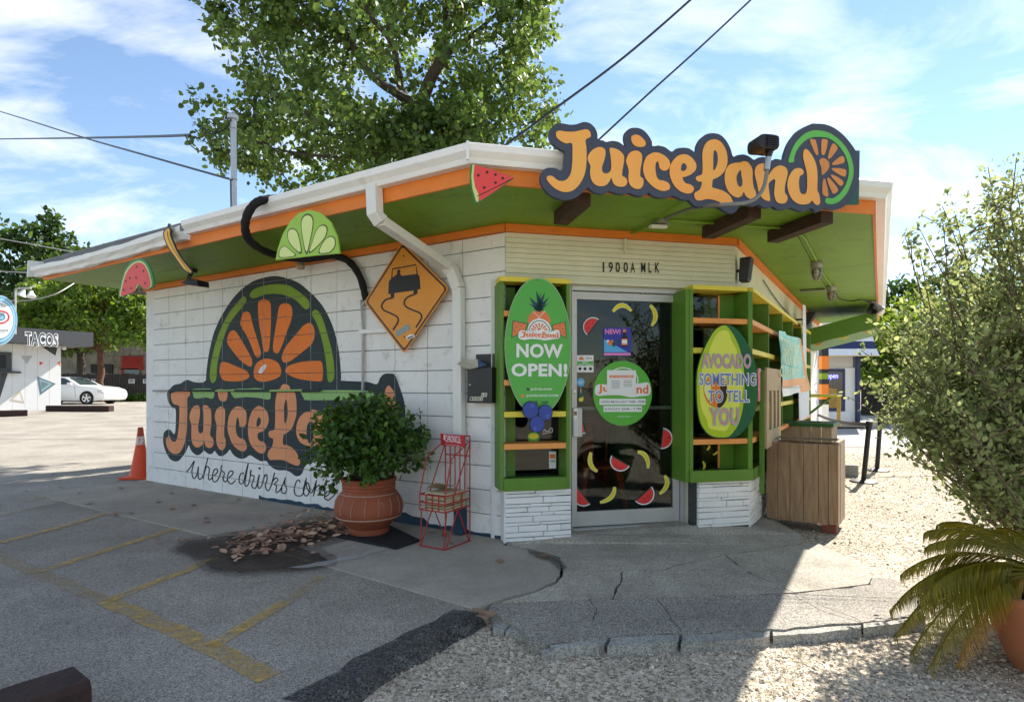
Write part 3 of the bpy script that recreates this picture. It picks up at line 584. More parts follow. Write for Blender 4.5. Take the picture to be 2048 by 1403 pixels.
for st in ([(85, 265), (130, 210), (180, 130), (150, 250), (160, 330), (185, 345), (215, 290), (230, 200), (225, 300), (240, 355), (270, 340), (310, 260), (325, 190)], [(350, 90), (330, 160), (300, 280), (290, 355)], [(290, 345), (310, 240), (340, 200), (365, 230), (355, 340), (370, 365), (410, 330)],
           [(400, 325), (440, 300), (470, 260), (455, 230), (425, 245), (405, 310), (410, 370), (440, 390), (480, 350), (515, 250)], [(520, 180), (510, 240), (545, 270), (550, 300), (535, 350), (555, 390), (590, 370)], [(580, 355), (630, 320), (660, 280), (645, 255), (610, 270), (590, 330), (600, 390), (640, 415), (690, 370)],
           [(795, 290), (770, 280), (740, 320), (735, 390), (760, 415), (790, 390), (820, 270), (850, 155)], [(850, 155), (815, 350), (805, 420), (825, 445), (860, 390), (885, 240)], [(882, 240), (878, 300), (920, 320), (915, 360), (890, 430), (910, 465), (945, 455), (985, 300)], [(988, 300), (965, 430), (985, 470), (1020, 420), (1050, 300)],
           [(1045, 300), (1035, 390), (1045, 330), (1075, 300), (1080, 360), (1060, 440), (1090, 500), (1130, 440), (1175, 275)], [(1175, 275), (1150, 370), (1135, 440)], [(1150, 385), (1190, 340), (1215, 370), (1170, 420), (1200, 440), (1190, 500), (1210, 520), (1250, 480), (1290, 390), (1310, 335)], [(1308, 335), (1300, 420), (1325, 480), (1300, 535), (1260, 510), (1270, 460)],
           [(1490, 400), (1480, 370), (1450, 380), (1420, 470), (1430, 545), (1480, 565), (1530, 530), (1570, 340)], [(1560, 370), (1545, 430), (1530, 490), (1545, 550), (1580, 560), (1610, 500), (1600, 420), (1572, 400), (1582, 480), (1640, 520), (1695, 370)], [(1692, 375), (1685, 430), (1655, 570)], [(1660, 550), (1690, 460), (1730, 430), (1740, 470), (1725, 560), (1770, 460), (1800, 440), (1795, 540)], [(1795, 580), (1850, 540), (1840, 510), (1805, 540), (1795, 590), (1840, 615), (1890, 580), (1960, 500)]):
    s2 = sm(st, 5, closed=False)
    for q in ribbon(zp(*M7, s2), 2.3): paint(mu, q, 1, 6, 0)
paint(mu, zp(*M7, circ(990, 223, 15, 12)), 1, 6, 0)
mu.build('mural', [m_mural, m_mor, m_msal, m_mgrn, m_mgrn2, m_mwhite, mat('mural_black_paint', (0.012, 0.012, 0.014), 0.7)], stand, recalc=False)
# ---- pipes on the wall
def wall_tube(name, fr, pts, r, m, d, parent, seg=8, n=5, smooth_it=True):
    P = [fr.P(*fr.px(x, y, d), d) for x, y in pts]
    if smooth_it: P = sm([tuple(p) for p in P], n, closed=False)
    b = MB(); b.tube(P, r, seg); return b.build(name, m, parent, smooth=True)
m_pipe = mat('painted_conduit', (0.45, 0.44, 0.42), 0.5, var=0.3, scale=20)
wall_tube('conduit', FL, [(722, 600), (726, 660), (725, 790)], 0.012, m_pipe, 0.03, stand, smooth_it=False)
wall_tube('conduit', FL, [(306, 781), (338, 781)], 0.012, mat('grey_pipe', (0.3, 0.3, 0.3), 0.6), 0.03, stand, smooth_it=False)
for x0, x1, mm in ((338, 383, m_mural), (383, 432, m_mural), (432, 470, m_mgrn2), (470, 540, m_mural), (540, 605, m_mgrn2), (605, 640, m_mural)):
    wall_tube('conduit', FL, [(x0, 781), (x1, 780)], 0.012, mm, 0.03, stand, smooth_it=False)
mb = MB(); a0, z0 = FL.px(724, 664); a1, _ = FL.px(800, 664); mb.fbox(FL, a1, a0, z0 - .02, z0 + .02, .006, .045); mb.build('pipe_cover', m_gutter, stand)
# ---- header of narrow siding boards over door and shelves
HB = 2.145
mb = MB(); mb.fbox(FD, 0.012, 2.104, HB, SOF, -0.22, -0.012); mb.build('header_core', m_grout, stand)
nb = 9; bh = (WT - HB) / nb
mb = MB(); mb.fbox(FR, 0.0, 5.6, HB, SOF, -0.2, -0.014); mb.build('header_core', m_grout, stand)
for k in range(nb):
    z0 = HB + k * bh
    b = MB(); b.fbox(FD, 0.004, 2.104 - 0.002, z0 + .0015, z0 + bh - .0015, -0.012, 0.004 + 0.002 * (k % 2)); b.build('siding_board', m_cream, stand)
mb = MB(); mb.fbox(FR, 0.004, 5.5, HB + .002, WT, -0.013, 0.002); mb.build('side_header_panel', m_cream, stand)
mb = MB(); mb.fbox(FD, 0.06, 2.09, HB - 0.03, HB - .002, -0.1, 0.03); mb.build('header_trim', m_cream, stand)
# orange trim where the walls meet the soffit
def trim_run(fr, a0, a1, nm='orange_trim'):
    b = MB(); b.fbox(fr, a0, a1, WT + .002, SOF - .002, -0.01, 0.035); b.build(nm, m_orange, stand)
trim_run(FL, -0.015, LW + 0.2); trim_run(FD, 0.0, 2.10); trim_run(FR, 0.004, 8.2)
# ---- eaves: soffit panels, fascia, gutter, roof
OL, OD, OR_ = 0.94, 0.92, 1.05
AL0, AR0 = 6.15, 8.35
E_ = corner(FL, OL, FD, OD); F_ = corner(FD, OD, FR, OR_)
def ring(o):   # eave polyline at overhang fraction o
    return [FL.P(AL0, 0, OL * o), corner(FL, OL * o, FD, OD * o), corner(FD, OD * o, FR, OR_ * o), FR.P(AR0, 0, OR_ * o)]
for f0, f1 in ((-0.02, 0.462), (0.468, 1.0)):
    r0, r1 = ring(f0), ring(f1)
    for k in range(3):
        ns = (3, 2, 4)[k]
        for j in range(ns):
            t0_, t1_ = j / ns + (.0006 if j else 0), (j + 1) / ns - (.0006 if j < ns - 1 else 0)
            q4 = (r0[k].lerp(r0[k + 1], t0_), r0[k].lerp(r0[k + 1], t1_), r1[k].lerp(r1[k + 1], t1_), r1[k].lerp(r1[k + 1], t0_))
            b = MB(); b.prism([Vector((p.x, p.y, SOF)) for p in q4], (0, 0, 0.012)); b.build('soffit_panel', m_soff, stand)
# open rafters past the end of the block wall, and pale sheathing above
r1 = ring(1.0)
mb = MB(); mb.prism([Vector((p.x, p.y, SOF + 0.015)) for p in (FL.P(AL0, 0, OL), E_, F_, FR.P(AR0, 0, OR_), FR.P(AR0, 0, -3.6), FL.P(AL0, 0, -5.4))], (0, 0, 0.06)); mb.build('roof_deck', mat('roof_sheathing', (0.42, 0.38, 0.28), 0.8, var=0.2, scale=3), stand)
for a in (6.12, 5.9, 5.72):
    b = MB(); b.fbox(FL, a - .04, a, SOF - 0.05, SOF - .002, -4, -0.02); b.build('end_rafter', mat('pale_rafter', (0.34, 0.32, 0.26), 0.8, var=0.3, scale=4), stand)
for k, (fr, a0, a1, o) in enumerate(((FL, None, AL0, OL), (FD, None, None, OD), (FR, None, AR0, OR_))):
    if fr is FL: a0 = fr.along(E_)
    if fr is FD: a0, a1 = fr.along(E_), fr.along(F_)
    if fr is FR: a0 = fr.along(F_)
    b = MB(); b.fbox(fr, a0 + .003, a1, SOF - 0.012, 2.70, o + .001, o + .022); b.build('fascia', m_orange, stand)
    b = MB(); b.fbox(fr, a0, a1, 2.70, 2.812 if fr is FL else 2.79, o - .03, o + .016); b.build('drip_board', m_roof if fr is FL else m_gutter, stand)
prof = [(.024, 2.775), (.024, 2.668), (.085, 2.668), (.097, 2.70), (.128, 2.735), (.132, 2.778), (.122, 2.785), (.124, 2.76), (.118, 2.738), (.09, 2.708), (.08, 2.676), (.032, 2.676), (.030, 2.775)]
def gutter(c0, c1, n=1, wob=0.0, seed=0):
    rr = random.Random(seed); b = MB(); m = len(prof); vs = []
    for i in range(n + 1):
        t = i / n; w = [rr.uniform(-wob, wob) for _ in range(4)] if wob and 0 < i < n else [0] * 4
        for j, (d, z) in enumerate(prof):
            p0 = c0(d); p1 = c1(d); p = p0.lerp(p1, t)
            vs.append((p.x, p.y, z + w[j % 3] * 0.6 - ((0.035 + 0.045 * math.sin(math.pi * min(1, t * .75 + .2))) if wob else 0)))
    b.add(vs, [(i * m + j, i * m + (j + 1) % m, (i + 1) * m + (j + 1) % m, (i + 1) * m + j) for i in range(n) for j in range(m)] + [tuple(range(m)), tuple(n * m + j for j in range(m))])
    return b.build('gutter', m_gutter, stand)
cE = lambda d: corner(FL, OL + d, FD, OD + d)
cF = lambda d: corner(FD, OD + d, FR, OR_ + d)
gutter(lambda d: FL.P(2.85, 0, OL + d), cE)
g = gutter(lambda d: FL.P(AL0 + 0.08, 0, OL + d), lambda d: FL.P(2.88, 0, OL + d * 1.02), 18, 0.012, 5); tag(g, 'crumpled far length of white gutter')
gutter(cE, cF); gutter(cF, lambda d: FR.P(AR0, 0, OR_ + d))
for d0 in (0,):
    b = MB(); c0 = cE(.14); b.tube([(cE(.138).x, cE(.138).y, 2.668), (cE(.138).x, cE(.138).y, 2.783)], .010, 6); b.build('gutter_mitre', m_gutter, stand)
# hipped low roof
def hip(o, z): return [Vector((p.x, p.y, z)) for p in (FL.P(AL0, 0, OL - o), corner(FL, OL - o, FD, OD - o), corner(FD, OD - o, FR, OR_ - o), FR.P(AR0, 0, OR_ - o))]
h0, h1 = hip(-0.02, 2.792), hip(2.6, 2.792 + 2.6 * math.tan(R(13)))
for k in (1, 2):
    b = MB(); b.prism([h0[k], h0[k + 1], h1[k + 1], h1[k]], (0, 0, 0.025)); b.build('roof_plane', m_roof, stand)
hl = hip(1.75, 2.792 + 1.77 * math.tan(R(13))); b = MB(); b.prism([h0[0], h0[1], hl[1], hl[0]], (0, 0, .025)); b.build('roof_plane', m_roof, stand)
b = MB(); b.prism([h1[0], h1[1], h1[2], h1[3], FR.P(AR0, h1[0].z, -3.6), FL.P(AL0, h1[0].z, -5.4)], (0, 0, .03)); b.build('roof_plane', m_roof, stand)
b = MB(); p0 = FL.P(AL0 + .09, 2.60, OL + .15); b.prism([p0, FL.P(AL0 + .09, 2.80, OL + .14), FL.P(AL0 + .06, 2.83, OL - .25), FL.P(AL0 + .07, 2.66, OL - .2)], FL.u * 0.02); b.build('end_flashing', m_gutter, stand)
# closing walls and the dark room behind the glass
b = MB(); b.prism([FL.P(0.2, .02, -.25), FL.P(LW, .02, -.25), FL.P(LW, .02, -5.2), FR.P(7.9, .02, -3.4), FR.P(7.9, .02, -.25), FR.P(0.1, .02, -.3)], (0, 0, .035)); b.build('shop_floor', mat('shop_floor', (0.16, 0.155, 0.145), 0.5, var=0.3, scale=3), stand)
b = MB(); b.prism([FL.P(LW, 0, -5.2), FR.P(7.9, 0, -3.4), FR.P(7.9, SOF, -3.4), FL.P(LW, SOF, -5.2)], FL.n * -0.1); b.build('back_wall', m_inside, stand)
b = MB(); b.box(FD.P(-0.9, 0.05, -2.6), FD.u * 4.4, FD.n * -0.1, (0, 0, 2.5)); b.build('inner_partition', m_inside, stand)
b = MB(); b.fbox(FR, 5.62, 8.15, -.1, SOF, -.2, -.003); b.build('rear_side_wall', m_white, stand)
b = MB(); b.box(FR.P(8.15, -.1, 0), FR.u * .1, FR.n * -3.4, (0, 0, SOF + .1)); b.build('rear_wall', m_white, stand)
b = MB(); b.fbox(FD, -0.1, 0.03, 0, HB, -0.3, -.068); b.build('corner_pier', m_white, stand)
# ---- white stacked-stone bases under the shelves
m_stone = mat('white_painted_stone', (0.83, 0.82, 0.79), 0.7, var=0.08, scale=8, bump=0.5, bscale=40, dirt=(0.36, 0.34, 0.31), dthr=(0.60, 0.82), dscale=14)
def stone_base(fr, a0, a1, z0, z1, d, seed, m=m_stone):
    rr = random.Random(seed)
    b = MB(); b.fbox(fr, a0 + .005, a1 - .005, z0 - .1, z1, -0.18, d - .012); b.build('stone_backing', m_grout, stand)
    z = z0
    while z < z1 - .015:
        h = min(rr.choice((.026, .03, .042, .05, .055)), z1 - z); a = a0
        if z1 - (z + h) < .015: h = z1 - z
        while a < a1 - .02:
            w = rr.uniform(.1, .34)
            if a1 - (a + w) < .07: w = a1 - a
            dp = d + rr.uniform(-.004, .008); g = .0022
            b = MB(); P = [(a + g, z + g), (a + w - g, z + g), (a + w - g, z + h - g), (a + g, z + h - g)]
            fr_ = [(x + rr.uniform(-.002, .002), y + rr.uniform(-.0025, .0025)) for x, y in P]; cx = a + w / 2; cy = z + h / 2
            inn = [(x + (.004 if x < cx else -.004), y + (.004 if y < cy else -.004)) for x, y in fr_]
            vs = [fr.P(x, y, d - .03) for x, y in P] + [fr.P(x, y, dp - .004) for x, y in fr_] + [fr.P(x, y, dp + rr.uniform(-.002, .002)) for x, y in inn]
            b.add(vs, [(j, (j + 1) % 4, (j + 1) % 4 + 4, j + 4) for j in range(4)] + [(j + 4, (j + 1) % 4 + 4, (j + 1) % 4 + 8, j + 8) for j in range(4)] + [(8, 9, 10, 11)])
            b.build('stone', m, stand); a += w
        z += h
SP = 0.16      # shelf and base stand this far proud of the wall plane
stone_base(FD, -0.03, 0.52, 0.03, 0.435, SP - .02, 1)
BR = FD.along(corner(FD, SP - .02, FR, SP - .02))
stone_base(FD, 1.66, BR, 0.05, 0.445, SP - .02, 2)
stone_base(FR, FR.along(corner(FD, SP - .02, FR, SP - .02)), 1.2, 0.0, 0.445, SP - .02, 3)
b = MB(); b.fbox(FR, 1.21, 5.6, -.1, .445, -.2, SP - .03); b.build('side_base', m_stone, stand)
b = MB(); b.fbox(FD, -0.035, -0.02, .02, .43, -.0, SP - .03); b.build('stone_backing', m_white, stand)
# ---- aluminium and glass door
DS = -0.05
aL, _ = FD.px(1141, 800, DS); aR, _ = FD.px(1367, 800, DS)
door = bpy.data.objects.new('door', None); C.objects.link(door); door.parent = stand; door.location = FD.P((aL + aR) / 2, 0.06, DS) - wloc(stand)
zt, zb_ = 2.105, 0.062
b = MB(); b.fbox(FD, aL, aL + .010, zb_, zt, DS - .08, DS + .03); b.fbox(FD, aR - .035, aR, zb_, zt, DS - .08, DS + .03); b.fbox(FD, aL + .01, aR - .035, zt - .035, zt, DS - .08, DS + .03)
b.build('door_frame', m_alu, door, bevel=.003)
lx0, lx1 = aL + .012, aR - .04
b = MB(); b.fbox(FD, lx0, lx0 + .046, zb_ + .012, zt - .04, DS - .045, DS); b.fbox(FD, lx1 - .058, lx1, zb_ + .012, zt - .04, DS - .045, DS)
b.fbox(FD, lx0 + .046, lx1 - .058, zb_ + .012, zb_ + .135, DS - .045, DS - .001); b.fbox(FD, lx0 + .046, lx1 - .058, zt - .105, zt - .04, DS - .045, DS - .001)
b.build('door_leaf', m_alu, door, bevel=.003)
zm = FD.px(1250, 815, DS)[1]
b = MB(); b.fbox(FD, lx0 + .05, lx1 - .055, zm - .016, zm + .012, DS - .06, DS - .035); b.build('push_bar', m_alu, door)
gx0, gx1, gz0, gz1 = lx0 + .042, lx1 - .054, zb_ + .13, zt - .1
b = MB(); b.fbox(FD, gx0, gx1, gz0, gz1, DS - .028, DS - .022); b.build('glass_pane', m_glass, door)
b = MB(); p = FD.P(lx0 + .02, 1.22, DS); b.lathe([(0, .012), (.014, .012), (.018, .0)], p, 14, axis=FD.n); b.build('lock_cylinder', mat('steel', (.45, .45, .44), .3, metal=.9), door, smooth=True)
b = MB(); b.fbox(FD, lx0 + .002, lx0 + .075, FD.px(1150, 872, DS)[1], FD.px(1150, 815, DS)[1], DS + .001, DS + .05); b.build('pull_handle', m_alu, door, bevel=.004)
for px_, py_ in ((1182, 578), (1281, 585), (1290, 585)):
    a, z = FD.px(px_, py_, DS + .004); b = MB(); b.lathe([(0, .003), (.011, .003), (.013, 0)], FD.P(a, z, DS + .0015), 12, axis=FD.n); b.build('screw_hole', m_black, door)
b = MB(); b.fbox(FD, aL, aR, 0.04, zb_ + .004, DS - .1, DS + .06); b.build('threshold', m_alu, door)
b = MB(); b.fbox(FD, aR + .002, 1.66, .05, HB, -.2, -.03); b.fbox(FD, .535, aL - .002, .05, HB, -.2, -.03); b.fbox(FD, aL - .0, aR, zt + .002, HB, -.2, -.03); b.build('door_jamb', m_cream, stand)
# ---- stickers on the door glass
m_sgrn = mat('sticker_green', (0.10, 0.42, 0.045), .45); m_swhite = mat('sticker_white', (.8, .8, .8), .5); m_sred = mat('sticker_red', (.72, .035, .035), .45)
m_sblk = mat('sticker_black', (.012, .012, .012), .5); m_syel = mat('sticker_yellow', (.78, .68, .05), .45); m_sblue = mat('sticker_blue', (.03, .04, .36), .45); m_spink = mat('sticker_pink', (.85, .25, .55), .45)
m_scy = mat('sticker_light_blue', (.10, .42, .75), .45); m_sora = mat('sticker_orange', (.78, .20, .04), .45); m_sgrey = mat('sticker_grey', (.25, .27, .27), .5); m_sdkg = mat('sticker_dark_green', (.01, .09, .06), .45)
SD = DS - .019
def stk(fr, pts, d, mb, mi): mb.flat([fr.P(*fr.px(x, y, d), d) for x, y in pts], mi)
Z1 = ((1140, 560), 4.677); Z5 = ((1140, 860), 6.378); Z7 = ((1140, 660), 6.378)
def melon(cx, cy, r, ang, ):
    """half-round melon slice; flat side along ang (pixel space, degrees)"""
    b = MB(); ca, sa = math.cos(R(ang)), math.sin(R(ang))
    def T(x, y): return (cx + x * ca - y * sa, cy + x * sa + y * ca)
    hf = lambda rr, y0=0: [T(rr * math.cos(t), y0 + rr * math.sin(t)) for t in np.linspace(0, math.pi, 18)]
    stk(FD, hf(r + 1.6, -1.5), SD, b, 2); stk(FD, hf(r), SD + .0012, b, 1); stk(FD, hf(r * .90), SD + .0024, b, 3); stk(FD, hf(r * .84, 1.2), SD + .0036, b, 0)
    rr = random.Random(int(cx + cy))
    for k in range(9):
        t = rr.uniform(.3, 2.85); q = rr.uniform(.25, .68) * r; x, y = T(q * math.cos(t), 3 + q * math.sin(t)); stk(FD, circ(x, y, .75, 6, 1.0), SD + .0048, b, 2)
    return b.build('watermelon_sticker', [m_sred, m_swhite, m_sblk, m_sdkg], door, recalc=False)
for cx, cy, r, an in ((1186, 654, 20, 126), (1166, 846, 21, 75), (1324, 876, 21, -83), (1241, 921, 21, 30), (1167, 990, 22, 52), (1287, 987, 22, -42)): melon(cx, cy, r, an)
def banana(p0, pc, p1, w):
    b = MB(); pts = [tuple((1 - t) ** 2 * Vector(p0) + 2 * t * (1 - t) * Vector(pc) + t * t * Vector(p1)) for t in np.linspace(0, 1, 13)]
    ws = [w * (.25 + .75 * math.sin(math.pi * min(1, .12 + .8 * t))) for t in np.linspace(0, 1, 13)]
    for q in ribbon(pts, [x + 1.6 for x in ws]): stk(FD, q, SD, b, 1)
    for q in ribbon(pts, ws): stk(FD, q, SD + .0012, b, 0)
    for q in ribbon(pts[2:-2], 1.0): stk(FD, q, SD + .0024, b, 2)
    return b.build('banana_sticker', [m_syel, mat('sticker_cream', (.75, .72, .45), .5), mat('sticker_ochre', (.5, .42, .03), .5)], door, recalc=False)
for p0, pc, p1 in (((1226, 623), (1243, 598), (1263, 622)), ((1300, 610), (1320, 630), (1303, 651)), ((1182, 904), (1174, 932), (1195, 942)), ((1275, 903), (1298, 905), (1296, 936)), ((1329, 950), (1343, 970), (1319, 987)), ((1229, 973), (1230, 998), (1200, 1004))): banana(p0, pc, p1, 8)
# round green hours sign stuck to the glass, with a notice taped over it
b = MB(); stk(FD, circ(1245, 786, 59, 40, 65), SD, b, 0)
stk(FD, circ(1246, 760, 31, 24, 26), SD + .001, b, 1); stk(FD, circ(1246, 760, 29, 24, 24), SD + .0018, b, 5)
stk(FD, sm([(1190, 785), (1196, 768), (1240, 772), (1280, 766), (1298, 766), (1300, 788), (1280, 792), (1262, 794), (1240, 790), (1212, 790), (1197, 791)], 3), SD + .0025, b, 1)
put_text(b, 'Juice', fquad(FD, 1196, 787, 1248, 769, SD + .0035), 2, .03); put_text(b, 'Land', fquad(FD, 1250, 787, 1297, 769, SD + .0035), 2, .03)
for x0, y0, x1, y1, s in ((1199, 809, 1291, 797, 'OPEN MON-SAT 7AM - 9PM'), (1207, 823, 1284, 811.5, 'SUNDAY 8AM - 9 PM')):
    stk(FD, [(x0, y0), (x1, y0), (x1, y1), (x0, y1)], SD + .001, b, 1); put_text(b, s, fquad(FD, x0 + 2, y0 - 3, x1 - 2, y1 + 3, SD + .002), 3, .012)
put_text(b, 'JUICELAND', fquad(FD, 1235, 834, 1261, 831, SD + .002), 1, .02)
o = b.build('hours_sign', [m_sgrn, m_swhite, m_sora, m_sgrey, m_sblk, m_sgrn], door, recalc=False); tag(o, 'round green opening hours sign')
b = MB(); nt = fquad(FD, 1214, 789, 1272, 740, SD + .006); b.flat(nt, 0)
stk(FD, [(1219, 755), (1267, 755), (1267, 750), (1219, 750)], SD + .007, b, 1); put_text(b, 'LET US KNOW WHEN', fquad(FD, 1222, 754, 1264, 751, SD + .008), 0, .01)
for y in range(5):
    stk(FD, [(1223, 762 + y * 3.4), (1240, 762 + y * 3.4), (1240, 760.8 + y * 3.4), (1223, 760.8 + y * 3.4)], SD + .007, b, 2); stk(FD, [(1247, 761 + y * 3), (1264, 761 + y * 3), (1264, 760 + y * 3), (1247, 760 + y * 3)], SD + .007, b, 2)
o = b.build('paper_notice', [mat('paper', (.78, .78, .77), .8), m_sora, m_sgrey], door, recalc=False); tag(o, 'white paper notice taped over the hours sign')
# NEW! drink poster
b = MB(); stk(FD, [(1207, 711), (1262, 711), (1262, 655), (1207, 655)], SD, b, 0); stk(FD, [(1208, 704), (1256, 704), (1208, 678)], SD + .001, b, 1)
stk(FD, [(1208, 710), (1261, 710), (1261, 705.5), (1208, 705.5)], SD + .0015, b, 2); put_text(b, 'NEW!', fquad(FD, 1210, 667.5, 1241, 658, SD + .0015), 2, .03)
for x, y, r, mi in ((1220, 686, 4.5, 3), (1228, 689, 4, 4), (1233, 683, 3.5, 4), (1216, 682, 3, 5), (1224, 682, 3, 3)): stk(FD, circ(x, y, r, 10), SD + .002, b, mi)
stk(FD, [(1243, 693), (1255, 693), (1256, 676), (1252, 671), (1252, 663), (1246, 663), (1246, 671), (1242, 676)], SD + .002, b, 6); stk(FD, [(1243, 690), (1255, 690), (1255, 677), (1243, 677)], SD + .003, b, 3); stk(FD, [(1244, 687), (1254, 687), (1254, 679), (1244, 679)], SD + .004, b, 5); stk(FD, [(1246, 664), (1252, 664), (1252, 658), (1246, 658)], SD + .003, b, 3)
tag(b.build('drink_poster', [m_sblue, m_scy, m_spink, m_sora, m_sdkg, m_swhite, m_sblk], door, recalc=False), 'square blue NEW! drink poster with bottle')
b = MB(); stk(FD, [(1154, 744), (1187, 744), (1187, 710), (1154, 710)], SD, b, 0); stk(FD, [(1154.5, 731), (1186.5, 731), (1186.5, 722), (1154.5, 722)], SD + .001, b, 1)
put_text(b, 'BEST', fquad(FD, 1165, 726, 1177, 723, SD + .002), 0, .02); put_text(b, 'VEGETARIAN', fquad(FD, 1156, 730.5, 1185, 727, SD + .002), 0, .01)
stk(FD, [(1157, 719), (1168, 719), (1166, 714), (1163, 712.5), (1160, 714)], SD + .001, b, 3); put_text(b, '2018', fquad(FD, 1172, 718, 1184, 714, SD + .001), 2, 0)
for x in (1160, 1170, 1181): stk(FD, circ(x, 737, 3.1, 10), SD + .001, b, 2)
b.build('award_sticker', [m_swhite, m_sgrn, m_sblk, m_sora], door, recalc=False)
b = MB(); stk(FD, circ(1161.5, 764, 8, 8, 9), SD, b, 0); put_text(b, 'ADT', fquad(FD, 1156.5, 767, 1166.5, 761.5, SD + .001), 1, .02); b.build('alarm_sticker', [m_scy, m_swhite], door, recalc=False)
b = MB(); stk(FD, [(1158, 802), (1166, 802), (1168, 785), (1157, 785)], SD, b, 0); stk(FD, [(1158, 802), (1166, 802), (1167, 793), (1157.5, 796)], SD + .001, b, 1); stk(FD, [(1161, 785), (1162.5, 785), (1162, 776), (1161, 776)], SD, b, 2); b.build('cup_sticker', [m_sdkg, m_syel, m_swhite], door, recalc=False)
b = MB(); hd = DS + .0515; b.flat(fquad(FD, 1147, 871, 1155, 816, hd), 0); stk(FD, [(1148, 830), (1154, 830), (1154, 822), (1148, 822)], hd + .001, b, 1)
for y in range(838, 868, 4): stk(FD, [(1149, y + 2), (1150.5, y + 2), (1150.5, y), (1149, y)], hd + .001, b, 2); stk(FD, [(1152, y + 2), (1153.5, y + 2), (1153.5, y), (1152, y)], hd + .001, b, 2)
b.build('handle_label', [m_swhite, mat('sticker_brown', (.3, .13, .06), .5), m_sgrey], door, recalc=False)
# ---- address over the door, security light plate
b = MB()
for s, x0, x1 in (('1', 1205.5, 1208.5), ('9', 1217, 1226), ('0', 1231, 1240), ('0', 1247, 1256), ('A', 1261, 1270), ('M', 1282, 1291), ('L', 1297, 1303), ('K', 1310, 1319)):
    q = fquad(FD, x0, 544 + (x0 - 1204) * .01, x1, 524 + (x0 - 1204) * .01, .011); put_text(b, s, q, 0, .02)
o = b.build('address_numbers', m_sblk, stand, recalc=False)
# ================================================================== SHELVES, SIGNS AND FITTINGS ON THE STAND
def ceil_pt(px, py, z):
    Y = (z - CH) * FPX / (HY - py); return at(px, py, Y)
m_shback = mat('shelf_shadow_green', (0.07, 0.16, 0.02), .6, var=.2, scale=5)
# ---- left shelf
sa0, _ = FD.px(1000, 760, SP); sa1, _ = FD.px(1140, 760, SP)
sh = thing('display_shelf', FD.P((sa0 + sa1) / 2, .436, SP - .1), 'narrow green display shelf left of the door, behind the oval sign', 'shelf', 'painted display shelves beside the door')
T = .03; ZT = 2.125
def pc(name, fr, a0, a1, z0, z1, d0, d1, m, par, bev=.002):
    b = MB(); b.fbox(fr, a0, a1, z0, z1, d0, d1); return b.build(name, m, par, bevel=bev)
pc('side_panel', FD, sa0, sa0 + T, .44, ZT - .04, -.06, SP, m_green, sh); pc('side_panel', FD, sa1 - T, sa1, .44, ZT - .04, -.06, SP, m_green, sh)
pc('top_board', FD, sa0 - .004, sa1 + .004, ZT - .038, ZT, -.008, SP + .006, m_yellow, sh); pc('bottom_board', FD, sa0 + T + .001, sa1 - T - .001, .437, .515, -.06, SP - .004, m_green, sh)
pc('front_rail', FD, sa0 + T + .001, sa1 - T - .001, .437, .535, SP - .003, SP + .012, m_green, sh)
for py_, m in ((628, m_orange2), (765, m_orange2), (828, m_yellow), (892, m_orange2)):
    z = FD.px(1070, py_, SP)[1]; pc('shelf', FD, sa0 + T + .002, sa1 - T - .002, z - .022, z + .022, -.055, SP - .002, m, sh)
pc('inner_panel', FD, sa0 + T + .002, sa0 + .17, .52, ZT - .05, -.052, -.04, m_green, sh)
b = MB(); b.fbox(FD, sa0 + .171, sa1 - T - .002, .52, ZT - .05, -.055, -.05); b.build('window_pane', m_pane, sh)
b = MB(); dk = -.0485
stk(FD, circ(1067, 874, 12, 20, 11), dk, b, 0); stk(FD, circ(1067, 872, 10, 16, 6), dk + .001, b, 1); stk(FD, [(1098, 936), (1112, 936), (1112, 902), (1098, 902)], dk, b, 2); stk(FD, [(1099.5, 916), (1110.5, 916), (1110.5, 908), (1099.5, 908)], dk + .001, b, 3)
put_text(b, 'VISA', fquad(FD, 1100, 923.5, 1110, 919.5, dk + .001), 4, .02)
for q in ribbon(sm([(1086, 863), (1090, 858), (1091, 862), (1100, 860), (1100, 856), (1105, 857), (1104, 864), (1099, 864), (1090, 866), (1086, 867)], 3), 1.2): stk(FD, q, dk, b, 2)
b.build('window_stickers', [m_sgrn, m_syel, m_swhite, m_sora, m_sblk], sh, recalc=False)['kind'] = 'stuff'
# ---- right shelf that turns the corner and runs down the side
ra0, _ = FD.px(1371, 760, SP); cor = corner(FD, SP, FR, SP); ra1 = FD.along(cor); rb0 = FR.along(cor)
sh = thing('display_shelf', FD.P((ra0 + ra1) / 2, .445, SP - .1), 'long green corner shelf with orange and yellow boards right of the door', 'shelf', 'painted display shelves beside the door')
RE = 4.95
pc('side_panel', FD, ra0, ra0 + .035, .45, ZT - .04, -.1, SP, m_green, sh); pc('side_panel', FD, ra0 + .036, ra0 + .07, .45, ZT - .04, SP - .03, SP + .004, m_green, sh)
pc('corner_post', FD, ra1 - .045, ra1 - .002, .45, ZT - .04, -.06, SP + .003, m_green, sh)
for nm, z0, z1, m in (('top_board', ZT - .038, ZT, m_yellow), ('shelf', 1.80, 1.845, m_orange2), ('shelf', 1.545, 1.59, m_yellow), ('shelf', .765, .81, m_orange2), ('shelf', 1.04, 1.085, m_yellow)):
    if nm == 'top_board' or z0 != 1.04: pc(nm, FD, ra0 + .072, ra1 - .047, z0, z1, -.055, SP - .003, m, sh)
    pc(nm, FR, rb0 + .012, RE, z0, z1, -.3, SP - .003 + (.008 if nm == 'top_board' else 0), m, sh)
pc('bottom_board', FD, ra0 + .072, ra1 - .047, .447, .52, -.06, SP - .004, m_green, sh); pc('front_rail', FD, ra0 + .036, ra1 - .001, .447, .545, SP + .0045, SP + .015, m_green, sh)
